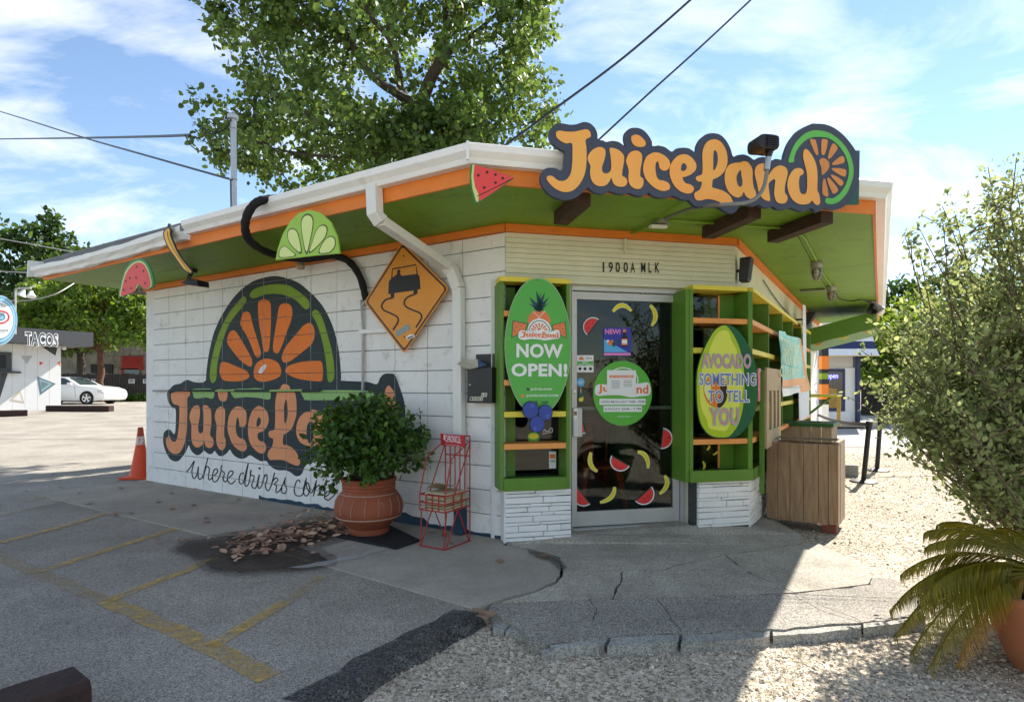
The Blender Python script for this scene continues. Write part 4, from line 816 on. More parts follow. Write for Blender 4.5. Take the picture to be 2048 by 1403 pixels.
pc('bottom_board', FR, rb0 + .012, RE, .447, .52, -.3, SP - .004, m_green, sh); pc('front_rail', FR, rb0 + .016, RE, .447, .545, SP - .003, SP + .012, m_green, sh)
for a in (.85, 1.81, 2.77, 3.73, 4.77):
    for z0, z1 in ((.522, .763), (.812, 1.038), (1.087, 1.543), (1.592, 1.798), (1.847, ZT - .04)): pc('divider', FR, a - .012, a + .012, z0, z1, -.3, SP - .006, m_green, sh, 0)
pc('side_panel', FR, RE + .001, RE + .04, .44, ZT, -.3, SP, m_green, sh)
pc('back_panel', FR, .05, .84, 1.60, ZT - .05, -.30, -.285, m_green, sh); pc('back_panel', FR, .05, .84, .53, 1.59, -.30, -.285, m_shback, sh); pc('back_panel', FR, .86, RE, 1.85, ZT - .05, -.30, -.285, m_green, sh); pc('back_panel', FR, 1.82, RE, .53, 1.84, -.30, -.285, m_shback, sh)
b = MB(); b.fbox(FR, .86, 1.8, .53, 1.84, -.3, -.295); b.build('window_pane', m_pane, sh)
pc('inner_panel', FD, ra1 - .19, ra1 - .05, .52, ZT - .05, -.052, -.04, m_green, sh)
b = MB(); b.fbox(FD, ra0 + .072, ra1 - .191, .52, ZT - .05, -.055, -.05); b.build('window_pane', m_pane, sh)
pc('window_bar', FD, ra1 - .21, ra1 - .192, .53, ZT - .05, -.048, -.04, m_orange2, sh)
b = MB()
def ban2(p0, pc_, p1, w, d):
    pts = [tuple((1 - t) ** 2 * Vector(p0) + 2 * t * (1 - t) * Vector(pc_) + t * t * Vector(p1)) for t in np.linspace(0, 1, 9)]
    for q in ribbon(pts, [w * (.3 + .7 * math.sin(math.pi * (.1 + .8 * t))) for t in np.linspace(0, 1, 9)]): stk(FD, q, d, b, 0)
for q in (((1426, 909), (1444, 900), (1441, 895)), ((1444, 917), (1452, 912), (1458, 919)), ((1405, 922), (1413, 930), (1406, 938)), ((1414, 900), (1420, 894), (1418, 890)), ((1412, 650), (1416, 645), (1414, 640)), ((1434, 644), (1440, 647), (1437, 641))): ban2(*q, 5, -.0485)
b.build('banana_stickers', m_syel, sh, recalc=False)
# ================================================================== signs
def dsheet(mb, fr, pts_px, d, mi): mb.flat([fr.P(*fr.px(x, y, d), d) for x, y in pts_px], mi)
def plate(fr, pts_px, d0, d1, m, name, par):
    """solid sign board traced in the plane d1, with its real thickness behind"""
    b = MB(); b.prism([fr.P(*fr.px(x, y, d1), d1) for x, y in pts_px], fr.n * (d0 - d1)); return b.build(name, m, par)
def decal(fr, shapes, mats, name, par):
    b = MB()
    for pts, d, mi in shapes: dsheet(b, fr, pts, d, mi)
    return b.build(name, mats, par, recalc=False)
# ---- the big roof sign
def glitter(name, base, specks, scale=260, thr=0.80):
    m = bpy.data.materials.new(name); m.use_nodes = True; MATS[name] = m; N = m.node_tree.nodes; L = m.node_tree.links; bs = N['Principled BSDF']; bs.inputs['Roughness'].default_value = .55
    ge = N.new('ShaderNodeNewGeometry'); vo = N.new('ShaderNodeTexVoronoi'); vo.inputs['Scale'].default_value = scale; L.new(ge.outputs['Position'], vo.inputs['Vector'])
    sp = N.new('ShaderNodeSeparateColor'); L.new(vo.outputs['Color'], sp.inputs[0])
    no = N.new('ShaderNodeTexNoise'); no.inputs['Scale'].default_value = 3.2; no.inputs['Detail'].default_value = 3; L.new(ge.outputs['Position'], no.inputs['Vector'])
    ad = N.new('ShaderNodeMath'); ad.operation = 'MULTIPLY_ADD'; ad.inputs[1].default_value = .9; L.new(no.outputs['Fac'], ad.inputs[0]); L.new(sp.outputs[0], ad.inputs[2])
    rp = N.new('ShaderNodeValToRGB'); rp.color_ramp.elements[0].position = thr + .25; rp.color_ramp.elements[1].position = thr + .42; L.new(ad.outputs[0], rp.inputs[0])
    c2 = N.new('ShaderNodeMixRGB'); c2.inputs[1].default_value = (*specks[0], 1); c2.inputs[2].default_value = (*specks[1], 1); L.new(sp.outputs[1], c2.inputs[0])
    mx = N.new('ShaderNodeMixRGB'); mx.inputs[1].default_value = (*base, 1); L.new(rp.outputs[0], mx.inputs[0]); L.new(c2.outputs[0], mx.inputs[2]); L.new(mx.outputs[0], bs.inputs['Base Color']); return m
m_sign = glitter('glitter_slate', (0.038, 0.046, 0.072), ((.10, .32, .20), (.62, .60, .38)), 230, .758)
m_letter = mat('sign_orange', (0.86, 0.33, 0.06), .5, col2=(0.78, 0.42, 0.09), scale=2.2, dirt=(.55, .20, .03), dthr=(.66, .8), dscale=6)
m_arc = mat('sign_green', (0.13, 0.50, 0.08), .5, var=.2, scale=2)
m_seg = mat('sign_peach', (0.68, 0.26, 0.06), .5, var=.2, scale=4)
SG = OD + .21; S1 = ((1070, 230), 7.0154); S2 = ((1310, 230), 7.0154); S3 = ((1500, 230), 7.0154)
sg = thing('roof_sign', FD.P(FD.px(1400, 330, SG)[0], 2.5, SG), 'large cut-out roof sign with orange script lettering on glittery dark board', 'sign')
outl = zp(*S1, [(75, 880), (95, 800), (150, 750), (220, 738), (300, 750), (360, 780), (400, 740), (415, 620), (418, 510), (340, 470), (240, 390), (200, 290), (215, 200), (270, 140), (360, 115), (480, 135), (580, 130), (680, 98), (770, 115), (840, 180), (875, 260), (885, 345), (950, 355), (1000, 378), (1080, 362), (1180, 380), (1275, 445), (1255, 330), (1270, 240), (1330, 190), (1410, 178), (1500, 200), (1580, 270), (1640, 370), (1650, 435), (1740, 425)])
outl += zp(*S2, [(60, 430), (140, 450), (235, 515), (290, 475), (390, 458), (480, 470), (575, 525), (590, 430), (640, 330), (720, 270), (820, 255), (920, 280), (1000, 360), (1060, 470), (1095, 580), (1150, 565), (1240, 553), (1320, 580), (1390, 628), (1440, 600), (1510, 588)])
outl += zp(*S3, [(230, 600), (290, 640), (360, 615), (465, 625), (490, 540), (540, 400), (620, 280), (700, 200), (860, 125), (920, 122), (1050, 130), (1180, 180), (1300, 270), (1400, 380), (1480, 495), (1520, 600), (1535, 720), (1525, 900), (1490, 1060), (1400, 1200), (1310, 1290), (1200, 1325), (1090, 1315), (1040, 1300), (980, 1350), (920, 1355), (860, 1305), (780, 1350), (700, 1345), (600, 1310), (550, 1300), (480, 1330), (380, 1320), (320, 1280), (270, 1300), (180, 1290), (120, 1255), (60, 1275)])
outl += zp(*S2, [(1290, 1265), (1175, 1270), (1150, 1340), (1080, 1378), (1000, 1360), (920, 1310), (860, 1290), (700, 1290), (600, 1290), (520, 1240), (475, 1195), (380, 1185), (300, 1150), (250, 1130), (180, 1155), (60, 1160)])
outl += zp(*S1, [(1650, 1130), (1590, 1090), (1520, 1135), (1420, 1130), (1310, 1090), (1240, 1110), (1130, 1095), (1040, 1065), (960, 1105), (850, 1090), (780, 1050), (735, 1020), (660, 1090), (580, 1150), (450, 1188), (330, 1175), (200, 1110), (120, 1020), (85, 950)])
plate(FD, sm(outl, 3), SG - .03, SG, m_sign, 'board', sg)
plate(FD, zp(*S3, [(1250, 495), (1541, 498), (1528, 1250), (1250, 1250)]), SG - .055, SG - .033, mat('sign_teal_back', (.03, .12, .10), .6, var=.3, scale=20), 'back_board', sg)
LET = [('J', S1, [(295, 280), (300, 240), (345, 220), (430, 232), (540, 235), (640, 215), (720, 200), (765, 225), (785, 275), (775, 310), (712, 350), (720, 450), (725, 600), (715, 740), (690, 850), (640, 950), (560, 1040), (470, 1078), (380, 1075), (290, 1035), (215, 970), (165, 900), (175, 860), (225, 850), (270, 875), (320, 915), (390, 925), (440, 905), (480, 860), (508, 790), (522, 680), (525, 560), (518, 400), (440, 400), (370, 370), (310, 320)], None),
       ('u', S1, [(890, 450), (945, 455), (985, 490), (988, 560), (970, 640), (945, 710), (940, 770), (960, 810), (1005, 820), (1045, 800), (1065, 770), (1070, 690), (1060, 570), (1045, 480), (1075, 460), (1140, 475), (1200, 510), (1245, 570), (1250, 650), (1230, 760), (1225, 850), (1275, 880), (1295, 930), (1280, 980), (1235, 1005), (1160, 1000), (1110, 970), (1085, 920), (1070, 880), (1045, 930), (1000, 980), (930, 1000), (860, 985), (810, 940), (780, 870), (772, 780), (780, 720), (745, 640), (740, 590), (770, 530), (820, 480)], None),
       ('i', S1, [(1350, 330), (1360, 295), (1410, 275), (1470, 290), (1530, 345), (1555, 395), (1540, 435), (1480, 450), (1410, 435), (1365, 390)], None),
       ('i', S1, [(1400, 500), (1460, 510), (1500, 560), (1500, 660), (1480, 760), (1480, 860), (1515, 890), (1522, 960), (1495, 1020), (1440, 1038), (1370, 1015), (1325, 960), (1310, 880), (1315, 790), (1300, 720), (1278, 650), (1300, 570), (1345, 520)], None),
       ('c', S2, [(0, 525), (-44, 535), (-119, 585), (-155, 670), (-166, 740), (-160, 810), (-124, 900), (-44, 990), (50, 1050), (130, 1065), (195, 1045), (212, 1000), (185, 950), (120, 920), (60, 910), (28, 870), (11, 800), (6, 710), (20, 660), (40, 652), (55, 690), (65, 740), (100, 775), (145, 780), (190, 755), (212, 700), (200, 640), (150, 580), (70, 535)], None),
       ('e', S2, [(390, 552), (460, 560), (530, 610), (575, 680), (580, 740), (555, 790), (500, 835), (440, 862), (390, 875), (395, 910), (430, 955), (500, 975), (545, 1020), (535, 1070), (490, 1100), (430, 1098), (350, 1065), (280, 1000), (230, 910), (205, 810), (215, 710), (260, 630), (320, 575)], [(395, 675), (430, 690), (447, 730), (430, 770), (395, 785), (368, 775), (370, 720)]),
       ('L', S2, [(830, 340), (900, 360), (960, 420), (1005, 520), (1018, 640), (995, 750), (940, 830), (870, 880), (815, 905), (805, 960), (805, 1015), (870, 1035), (960, 1065), (1040, 1120), (1085, 1190), (1090, 1240), (1030, 1248), (950, 1240), (880, 1210), (800, 1185), (720, 1180), (640, 1200), (580, 1190), (552, 1140), (560, 1090), (610, 1060), (640, 1020), (655, 940), (600, 930), (572, 890), (590, 860), (660, 825), (668, 700), (665, 550), (685, 450), (740, 370)], [(840, 492), (870, 530), (882, 610), (870, 700), (825, 780), (820, 650), (822, 540)]),
       ('a', S2, [(1195, 665), (1240, 648), (1300, 660), (1350, 720), (1370, 790), (1370, 900), (1385, 1010), (1415, 1080), (1415, 1140), (1380, 1180), (1320, 1170), (1270, 1130), (1245, 1080), (1220, 1130), (1160, 1158), (1090, 1130), (1030, 1070), (990, 980), (977, 880), (990, 790), (1030, 710), (1100, 675)], [(1200, 770), (1215, 850), (1228, 950), (1210, 1000), (1175, 995), (1150, 930), (1150, 850)]),
       ('n', S3, [(140, 685), (200, 680), (228, 710), (240, 800), (252, 850), (320, 760), (390, 715), (450, 710), (510, 745), (530, 810), (515, 890), (490, 1000), (490, 1090), (520, 1130), (525, 1190), (490, 1235), (430, 1240), (370, 1210), (340, 1110), (345, 1010), (355, 920), (340, 900), (300, 920), (262, 970), (270, 1080), (283, 1190), (262, 1207), (190, 1180), (125, 1090), (100, 970), (75, 870), (65, 790), (90, 720)], None),
       ('d', S3, [(790, 478), (840, 520), (890, 600), (930, 700), (945, 800), (948, 920), (945, 1050), (970, 1110), (985, 1200), (975, 1250), (930, 1262), (890, 1225), (870, 1200), (830, 1240), (760, 1255), (680, 1245), (600, 1190), (545, 1090), (525, 980), (540, 880), (590, 790), (640, 750), (710, 748), (752, 785), (745, 830), (710, 850), (690, 900), (690, 1000), (705, 1080), (740, 1110), (780, 1100), (800, 1040), (803, 900), (795, 800), (765, 680), (745, 580), (755, 500)], None)]
m_edge = mat('sign_dark_outline', (.10, .035, .02), .6)
for nm, S, pts, hole in LET:
    b = MB(); dsheet(b, FD, zp(*S, sm(pts, 4)), SG + .004, 0)
    if hole: dsheet(b, FD, zp(*S, sm(hole, 4)), SG + .006, 1)
    o = b.build('letter', [m_letter, m_sign], sg, recalc=False)
ARC = [(540, 660), (555, 580), (590, 480), (640, 390), (720, 300), (800, 245), (900, 215), (1000, 222), (1110, 250), (1220, 320), (1330, 430), (1410, 570), (1450, 720), (1450, 850), (1420, 960), (1370, 1080), (1290, 1180), (1200, 1240), (1120, 1252), (1060, 1230), (1055, 1190), (1080, 1165), (1140, 1170), (1180, 1160), (1260, 1100), (1330, 1000), (1375, 880), (1385, 740), (1350, 600), (1290, 490), (1200, 390), (1100, 325), (1000, 310), (900, 310), (800, 345), (720, 410), (660, 490), (625, 580), (612, 660)]
decal(FD, [(zp(*S3, sm(ARC, 3)), SG + .003, 0)], [m_arc], 'slice_rind', sg)
for q in ([(840, 350), (900, 345), (925, 365), (960, 540), (935, 558), (910, 530)], [(1005, 350), (1040, 338), (1085, 350), (1088, 400), (1050, 550), (1005, 550), (1000, 450)], [(1150, 415), (1190, 408), (1230, 460), (1200, 520), (1120, 612), (1092, 580)], [(1160, 670), (1240, 600), (1310, 578), (1325, 660), (1250, 690), (1170, 705), (1150, 690)], [(1160, 745), (1330, 760), (1350, 820), (1330, 865), (1260, 840), (1165, 780)], [(1145, 835), (1230, 870), (1305, 930), (1300, 980), (1260, 990), (1200, 930), (1140, 860)], [(1090, 885), (1120, 890), (1225, 1020), (1230, 1070), (1180, 1105), (1150, 1080), (1085, 920)], [(1025, 910), (1060, 910), (1100, 1110), (1075, 1145), (1020, 1110), (1015, 1020)], [(970, 650), (1000, 610), (1050, 610), (1100, 650), (1115, 710), (1085, 780), (1020, 840), (1005, 830), (1000, 740)]):
    decal(FD, [(zp(*S3, sm(q, 3)), SG + .003, 0)], [m_seg], 'slice_segment', sg)
for x in (1150, 1400, 1640):
    a, _ = FD.px(x, 350, SG); pc('bracket', FD, a - .02, a + .02, 2.60, 2.84, OD + .023, SG - .031, m_wood, sg)
# ---- fruit cut-outs on the eaves
m_mred = mat('melon_red_paint', (.72, .06, .055), .5, var=.08); m_mrind = mat('melon_rind_paint', (.03, .20, .05), .5); m_mpale = mat('melon_pale_paint', (.55, .62, .22), .5); m_ink = mat('sign_black_paint', (.012, .012, .012), .5)
WZ = ((600, 280), 3.188); d1 = OD + .16
sgn = thing('melon_wedge_sign', FD.P(FD.px(985, 370, d1)[0], 2.5, d1), 'triangular watermelon wedge cut-out at the gutter corner', 'sign', 'painted fruit cut-outs')
plate(FD, zp(*WZ, [(1092, 152), (1112, 152), (1240, 190), (1366, 240), (1250, 325), (1140, 398), (1118, 404), (1098, 340), (1084, 260), (1084, 190)]), d1 - .015, d1, m_mrind, 'board', sgn)
decal(FD, [(zp(*WZ, [(1100, 156), (1112, 156), (1106, 230), (1116, 300), (1142, 352), (1136, 396), (1122, 388), (1100, 310), (1092, 230)]), d1 + .002, 1), (zp(*WZ, [(1112, 156), (1240, 193), (1362, 240), (1250, 322), (1142, 392), (1142, 352), (1116, 300), (1106, 230)]), d1 + .003, 0)] + [(zp(*WZ, q), d1 + .005, 2) for q in ribbon([(1130, 358), (1250, 300), (1362, 243)], 5)] + [(zp(*WZ, circ(x, y, 9, 8)), d1 + .005, 2) for x, y in ((1137, 225), (1193, 205), (1247, 220), (1293, 243), (1247, 272), (1175, 303))], [m_mred, m_mpale, m_ink], 'painted_face', sgn)
LZ = ((70, 370), 3.1508); d2 = OL + .17
m_lime = mat('lime_green_paint', (.30, .52, .05), .5, var=.06); m_pulp = mat('lime_pulp_paint', (.62, .70, .25), .5)
sgn = thing('lime_sign', FL.P(FL.px(615, 470, d2)[0], 2.4, d2), 'half lime cut-out with pale segments under the gutter', 'sign', 'painted fruit cut-outs')
lim = [(1515, 472), (1530, 400), (1560, 310), (1610, 225), (1660, 178), (1730, 156), (1800, 175), (1860, 230), (1900, 320), (1918, 430), (1780, 442), (1640, 458)]
plate(FL, zp(*LZ, lim), d2 - .015, d2, m_lime, 'board', sgn)
shp = []
for q in ([(1540, 455), (1537, 420), (1552, 390), (1580, 385), (1610, 410), (1645, 442), (1600, 455)], [(1590, 300), (1605, 275), (1635, 275), (1660, 310), (1680, 430), (1630, 400), (1595, 350)], [(1675, 240), (1690, 195), (1720, 180), (1748, 200), (1753, 250), (1735, 350), (1710, 438), (1685, 340)], [(1770, 290), (1800, 252), (1835, 255), (1842, 290), (1815, 350), (1728, 432), (1745, 360)], [(1785, 425), (1820, 350), (1860, 320), (1890, 335), (1892, 380), (1865, 420), (1830, 432)]):
    c = Vector((sum(p[0] for p in q) / len(q), sum(p[1] for p in q) / len(q))); s2 = sm(q, 3); shp += [(zp(*LZ, s2), d2 + .002, 1), (zp(*LZ, [tuple(c + (Vector(p) - c) * .90) for p in s2]), d2 + .004, 0)]
decal(FL, shp, [m_pulp, m_ink], 'painted_segments', sgn)
sgn = thing('banana_sign', FL.P(FL.px(355, 500, d2)[0], 2.4, d2), 'curved yellow banana cut-out standing across the gutter', 'sign', 'painted fruit cut-outs')
bo = sm([(838, 243), (852, 247), (857, 282), (856, 315), (888, 395), (926, 460), (966, 510), (992, 545), (975, 556), (935, 532), (886, 465), (836, 393), (808, 322), (812, 285), (832, 268)], 3)
plate(FL, zp(*LZ, bo), d2 - .012, d2, m_ink, 'board', sgn)
bi = sm([(842, 272), (850, 290), (850, 318), (882, 398), (920, 464), (960, 514), (983, 544), (974, 549), (938, 526), (890, 460), (841, 388), (815, 322), (818, 290), (834, 276)], 3)
decal(FL, [(zp(*LZ, bi), d2 + .002, 0)] + [(zp(*LZ, q), d2 + .004, 1) for q in ribbon(sm([(836, 290), (838, 330), (870, 400), (915, 470), (972, 545)], 3, closed=False), 4)], [mat('banana_paint', (.80, .42, .03), .5), m_ink], 'painted_face', sgn)
sgn = thing('melon_half_sign', FL.P(FL.px(272, 560, d2)[0], 2.3, d2), 'bitten half watermelon cut-out at the far end of the eave', 'sign', 'painted fruit cut-outs')
plate(FL, zp(*LZ, sm([(527, 703), (535, 640), (560, 545), (605, 482), (660, 460), (705, 488), (738, 560), (746, 640), (690, 655), (672, 640), (655, 622), (638, 640), (630, 668), (580, 690)], 2)), d2 - .015, d2, m_mrind, 'board', sgn)
fl = [(540, 697), (550, 640), (572, 560), (612, 505), (652, 487), (690, 505), (718, 570), (726, 638), (690, 652), (672, 640), (655, 622), (636, 640), (628, 668), (580, 688)]
decal(FL, [(zp(*LZ, sm([(533, 700), (543, 640), (566, 552), (608, 496), (655, 476), (696, 496), (726, 565), (735, 638), (690, 653), (655, 624), (630, 668), (580, 689)], 2)), d2 + .002, 1), (zp(*LZ, sm(fl, 2)), d2 + .004, 0)] + [(zp(*LZ, circ(x, y, 5, 6, 8)), d2 + .006, 2) for x, y in ((640, 515), (682, 540), (597, 585), (635, 582), (572, 605), (692, 618), (603, 650), (558, 660))], [m_mred, m_mpale, m_ink], 'painted_face', sgn)
# ---- downspout
m_dsp = mat('downspout_paint', (.72, .715, .67), .45, var=.06, scale=4, dirt=(.45, .42, .36), dthr=(.6, .85), dscale=5)
dsp = thing('downspout', FL.P(FL.px(918, 1000, .06)[0], .03, .06), 'white square downspout crossing from the gutter to the block wall', 'pipe')
def sweep_rect(pts, u, hw, hh):
    b = MB(); vs = []; n = len(pts); pts = [V3(p) for p in pts]
    for i, p in enumerate(pts):
        t = (pts[min(i + 1, n - 1)] - pts[max(i - 1, 0)]).normalized(); v = t.cross(u).normalized(); uu = v.cross(t).normalized()
        for s_, w_ in ((-1, -1), (1, -1), (1, 1), (-1, 1)): vs.append(p + uu * hw * s_ + v * hh * w_)
    b.add(vs, [(i * 4 + k, i * 4 + (k + 1) % 4, (i + 1) * 4 + (k + 1) % 4, (i + 1) * 4 + k) for i in range(n - 1) for k in range(4)] + [(3, 2, 1, 0), tuple((n - 1) * 4 + k for k in range(4))])
    return b
aa, zz = FL.px(748, 385, OL + .07); ab, zb2 = FL.px(750, 436, OL + .07); ac, zc = FL.px(905, 540, .06); ad_, zd = FL.px(917, 565, .055)
sweep_rect([FL.P(aa, 2.69, OL + .07), FL.P(ab, zb2 + .03, OL + .07), FL.P(ab - .02, zb2 - .02, OL + .03)], FL.u, .048, .038).build('upper_elbow', m_dsp, dsp, bevel=.006)
sweep_rect([FL.P(ab - .015, zb2 - .015, OL + .035), FL.P(ac + .03, zc + .03, .1)], FL.u, .044, .034).build('sloping_pipe', m_dsp, dsp, bevel=.006)
sweep_rect([FL.P(ac + .035, zc + .035, .105), FL.P(ac, zc - .01, .065), FL.P(ad_, zd - .05, .055)], FL.u, .048, .038).build('lower_elbow', m_dsp, dsp, bevel=.006)
sweep_rect([FL.P(ad_, zd - .045, .055), FL.P(ad_ - .01, .62, .055)], FL.u, .044, .034).build('vertical_pipe', m_dsp, dsp, bevel=.006)
sweep_rect([FL.P(ad_ - .01, .63, .055), FL.P(ad_ - .015, .30, .055)], FL.u, .046, .036).build('vertical_pipe', m_dsp, dsp, bevel=.006)
sweep_rect([FL.P(ad_ - .016, .302, .054), FL.P(ad_ - .018, .02, .054)], FL.u, .045, .035).build('painted_foot', m_teal, dsp, bevel=.006)
# ---- black insulated hose over the gutter and along the wall
pts = [FL.P(*FL.px(578, 396, .86), .86), FL.P(*FL.px(545, 397, 1.02), 1.02), FL.P(*FL.px(515, 404, 1.13), 1.13), FL.P(*FL.px(497, 425, 1.17), 1.17), FL.P(*FL.px(490, 452, 1.15), 1.15), FL.P(*FL.px(496, 476, 1.06), 1.06), ceil_pt(512, 492, 2.50), ceil_pt(540, 506, 2.50), ceil_pt(575, 514, 2.495), ceil_pt(620, 517, 2.485), FL.P(*FL.px(665, 511, .12), .12), FL.P(*FL.px(700, 525, .075), .075), FL.P(*FL.px(722, 558, .06), .06), FL.P(*FL.px(732, 600, .05), .05)]
hs_ = sm([tuple(p) for p in pts], 6, closed=False); rr = random.Random(3)
hose = thing('insulated_hose', hs_[-1], 'black foam wrapped hose looping over the gutter to the wall', 'hose')
b = MB(); b.tube(hs_, [.031 + .006 * rr.random() for _ in hs_], 9); b.build('foam_sleeve', mat('black_foam', (.013, .013, .014), .85, var=.4, scale=25, bump=.5, bscale=50), hose, smooth=True)
b = MB(); b.tube([hs_[-2], hs_[-1], FL.P(*FL.px(724, 612, .035), .035)], .014, 8); b.build('pipe_end', m_pipe, hose, smooth=True)
# ---- diamond road sign
RZ = ((730, 480), 6.1); m_rs = mat('road_sign_amber', (.72, .27, .012), .4, var=.07, scale=5, dirt=(.5, .17, .01), dthr=(.6, .9), dscale=4); m_rb = mat('road_sign_border', (.045, .008, .006), .4)
ds = .075; rs = thing('road_sign', FL.P(FL.px(812, 600, ds)[0], FL.px(812, 700, ds)[1], ds), 'amber diamond slippery road sign fixed to the block wall', 'sign')
def rdiam(c, q, r):
    out = []
    for i in range(4):
        p = Vector(q[i]); a = (Vector(q[i - 1]) - p).normalized() * r; b_ = (Vector(q[(i + 1) % 4]) - p).normalized() * r
        for t in np.linspace(0, 1, 6): out.append(tuple((1 - t) ** 2 * (p + a) + 2 * t * (1 - t) * p + t * t * (p + b_)))
    return out
dq = [(455, 22), (1025, 585), (478, 1385), (-10, 755)]; c0 = Vector((482, 690))
def scl(k): return [tuple(c0 + (Vector(p) - c0) * k) for p in dq]
plate(FL, zp(*RZ, rdiam(c0, dq, 45)), ds - .004, ds, m_rs, 'plate', rs)
decal(FL, [(zp(*RZ, rdiam(c0, scl(.965), 42)), ds + .0015, 1), (zp(*RZ, rdiam(c0, scl(.915), 36)), ds + .003, 0)], [m_rs, m_rb], 'border', rs)
shp = [(zp(*RZ, [(300, 490), (350, 445), (390, 415), (392, 370), (412, 352), (432, 372), (430, 410), (450, 435), (640, 412), (665, 440), (678, 595), (640, 605), (640, 655), (592, 665), (592, 615), (358, 645), (355, 705), (312, 715), (312, 655), (282, 660), (290, 520)]), ds + .0045, 0)]
for q in ribbon([(325, 480), (335, 352), (620, 300), (640, 430)], 16): shp.append((zp(*RZ, q), ds + .0047, 0))
for st in ([(335, 705), (255, 725), (205, 790), (225, 850), (330, 900), (395, 940), (400, 1000), (340, 1095)], [(620, 655), (530, 690), (480, 745), (500, 810), (600, 860), (670, 890), (688, 950), (620, 1065)]):
    for q in ribbon(sm(st, 6, closed=False), 20): shp.append((zp(*RZ, q), ds + .005, 0))
decal(FL, shp, [m_sblk], 'skidding_car_symbol', rs)
decal(FL, [(zp(*RZ, [(370, 1110), (540, 1015), (555, 1085), (395, 1180)]), ds + .0045, 0), (zp(*RZ, [(500, 1180), (545, 1150), (600, 1150), (605, 1180), (515, 1218)]), ds + .0045, 1), (zp(*RZ, [(515, 1190), (590, 1160), (590, 1175), (518, 1208)]), ds + .0055, 2)], [mat('faded_sticker', (.35, .42, .40), .6, var=.5, scale=60), m_swhite, m_sblk], 'stickers', rs)
b = MB()
for x, y in ((475, 195), (485, 1180)): a, z = FL.px(*zp(*RZ, [(x, y)])[0], ds); b.lathe([(0, .006), (.007, .005), (.008, .0)], FL.P(a, z, ds + .003), 10, axis=FL.n)
b.fbox(FL, a - .03, a + .03, z, z + .5, .003, ds - .005); b.build('bolts_and_mount', mat('rusty_bolt', (.12, .05, .02), .7), rs)
# ---- mailbox with a newspaper in it
NZ = ((900, 690), 10.02); d0 = .095
mbx = thing('mailbox', FL.P(FL.px(965, 806, d0)[0], FL.px(965, 806, d0)[1], .05), 'black wall mailbox with rolled mail sticking out by the shop corner', 'mailbox')
a1_, z1_ = FL.px(934, 735, d0); a0_, z0_ = FL.px(984, 806, d0)
m_box = mat('charcoal_metal', (.022, .022, .023), .45, var=.15, scale=8)
pc('case', FL, a0_, a1_, z0_, z1_, .006, d0, m_box, mbx, .006); pc('back_plate', FL, a0_ + .0, a1_ - .035, z1_ - .01, FL.px(960, 708, .02)[1], .006, .018, m_box, mbx, .002)
b = MB(); b.lathe([(0, .006), (.006, .006), (.008, 0)], FL.P(*FL.px(940, 769, d0), d0), 12, axis=FL.n); b.build('lock', MATS['steel'], mbx, smooth=True)
b = MB(); dsheet(b, FL, zp(*NZ, [(390, 1110), (655, 1112), (665, 1035), (405, 1030)]), d0 + .001, 0); dsheet(b, FL, zp(*NZ, [(620, 1030), (735, 1035), (745, 955), (635, 952)]), d0 + .001, 0)
for s, x0, x1 in (('1', 410, 440), ('9', 455, 495), ('0', 515, 550), ('0', 560, 595), ('A', 612, 650)): put_text(b, s, fquad(FL, *zp(*NZ, [(x0, 1100)])[0], *zp(*NZ, [(x1, 1045)])[0], d0 + .002), 1, .02)
put_text(b, 'L', fquad(FL, *zp(*NZ, [(640, 1022)])[0], *zp(*NZ, [(668, 965)])[0], d0 + .002), 1, .02); put_text(b, 'K', fquad(FL, *zp(*NZ, [(690, 1022)])[0], *zp(*NZ, [(728, 965)])[0], d0 + .002), 1, .02)
b.build('number_plates', [mat('number_tile', (.55, .52, .40), .5), m_sblk], mbx, recalc=False)
npz = thing('rolled_mail', FL.P(*FL.px(945, 735, .12), .12), 'cream and blue folded mail resting in the black mailbox', 'mail')
b = MB(); A_ = [FL.P(*FL.px(x, y, d), d) for x, y, d in ((914, 728, .2), (926, 719, .13), (955, 719, .09), (972, 729, .07))]; B_ = [FL.P(*FL.px(x, y, d), d) for x, y, d in ((917, 729.5, .2), (940, 738, .18), (956, 734, .12), (972, 730.5, .07))]
for i in range(3): b.prism([A_[i], A_[i + 1], B_[i + 1], B_[i]], (0, 0, .004), 1 if i == 2 else 0)
b.build('folded_sheet', [mat('newsprint', (.52, .47, .36), .85, var=.25, scale=60), mat('mail_blue', (.05, .09, .2), .6)], npz, recalc=False)
# ---- NOW OPEN oval board
OZ = ((1005, 550), 4.386); dO = SP + .03
sgn = thing('oval_open_sign', FD.P(FD.px(1076, 828, dO)[0], FD.px(1076, 828, dO)[1], dO), 'tall green oval board with pineapple and white NOW OPEN lettering', 'sign')
el = [(1076 + 66.5 * math.copysign(abs(math.cos(t)) ** .93, math.cos(t)), 692 + 137 * math.copysign(abs(math.sin(t)) ** 1.08, math.sin(t))) for t in np.linspace(0, 2 * math.pi, 61)[:-1]]
m_og = mat('oval_green', (.085, .40, .055), .4, var=.04, scale=3)
plate(FD, el, dO - .016, dO, mat('oval_edge', (.35, .5, .3), .5), 'board', sgn)
cen = Vector((1076, 692)); L0 = dO + .0015
decal(FD, [([tuple(cen + (Vector(p) - cen) * .985) for p in el], L0, 0)], [m_og], 'green_face', sgn)
m_leafd = mat('pineapple_leaf_paint', (.008, .055, .065), .5); m_pine = mat('pineapple_paint', (.72, .20, .06), .5)
shp = [(zp(*OZ, sm([(225, 415), (235, 355), (275, 318), (325, 308), (370, 318), (405, 355), (418, 420), (320, 440)], 3)), L0 + .002, 0)]
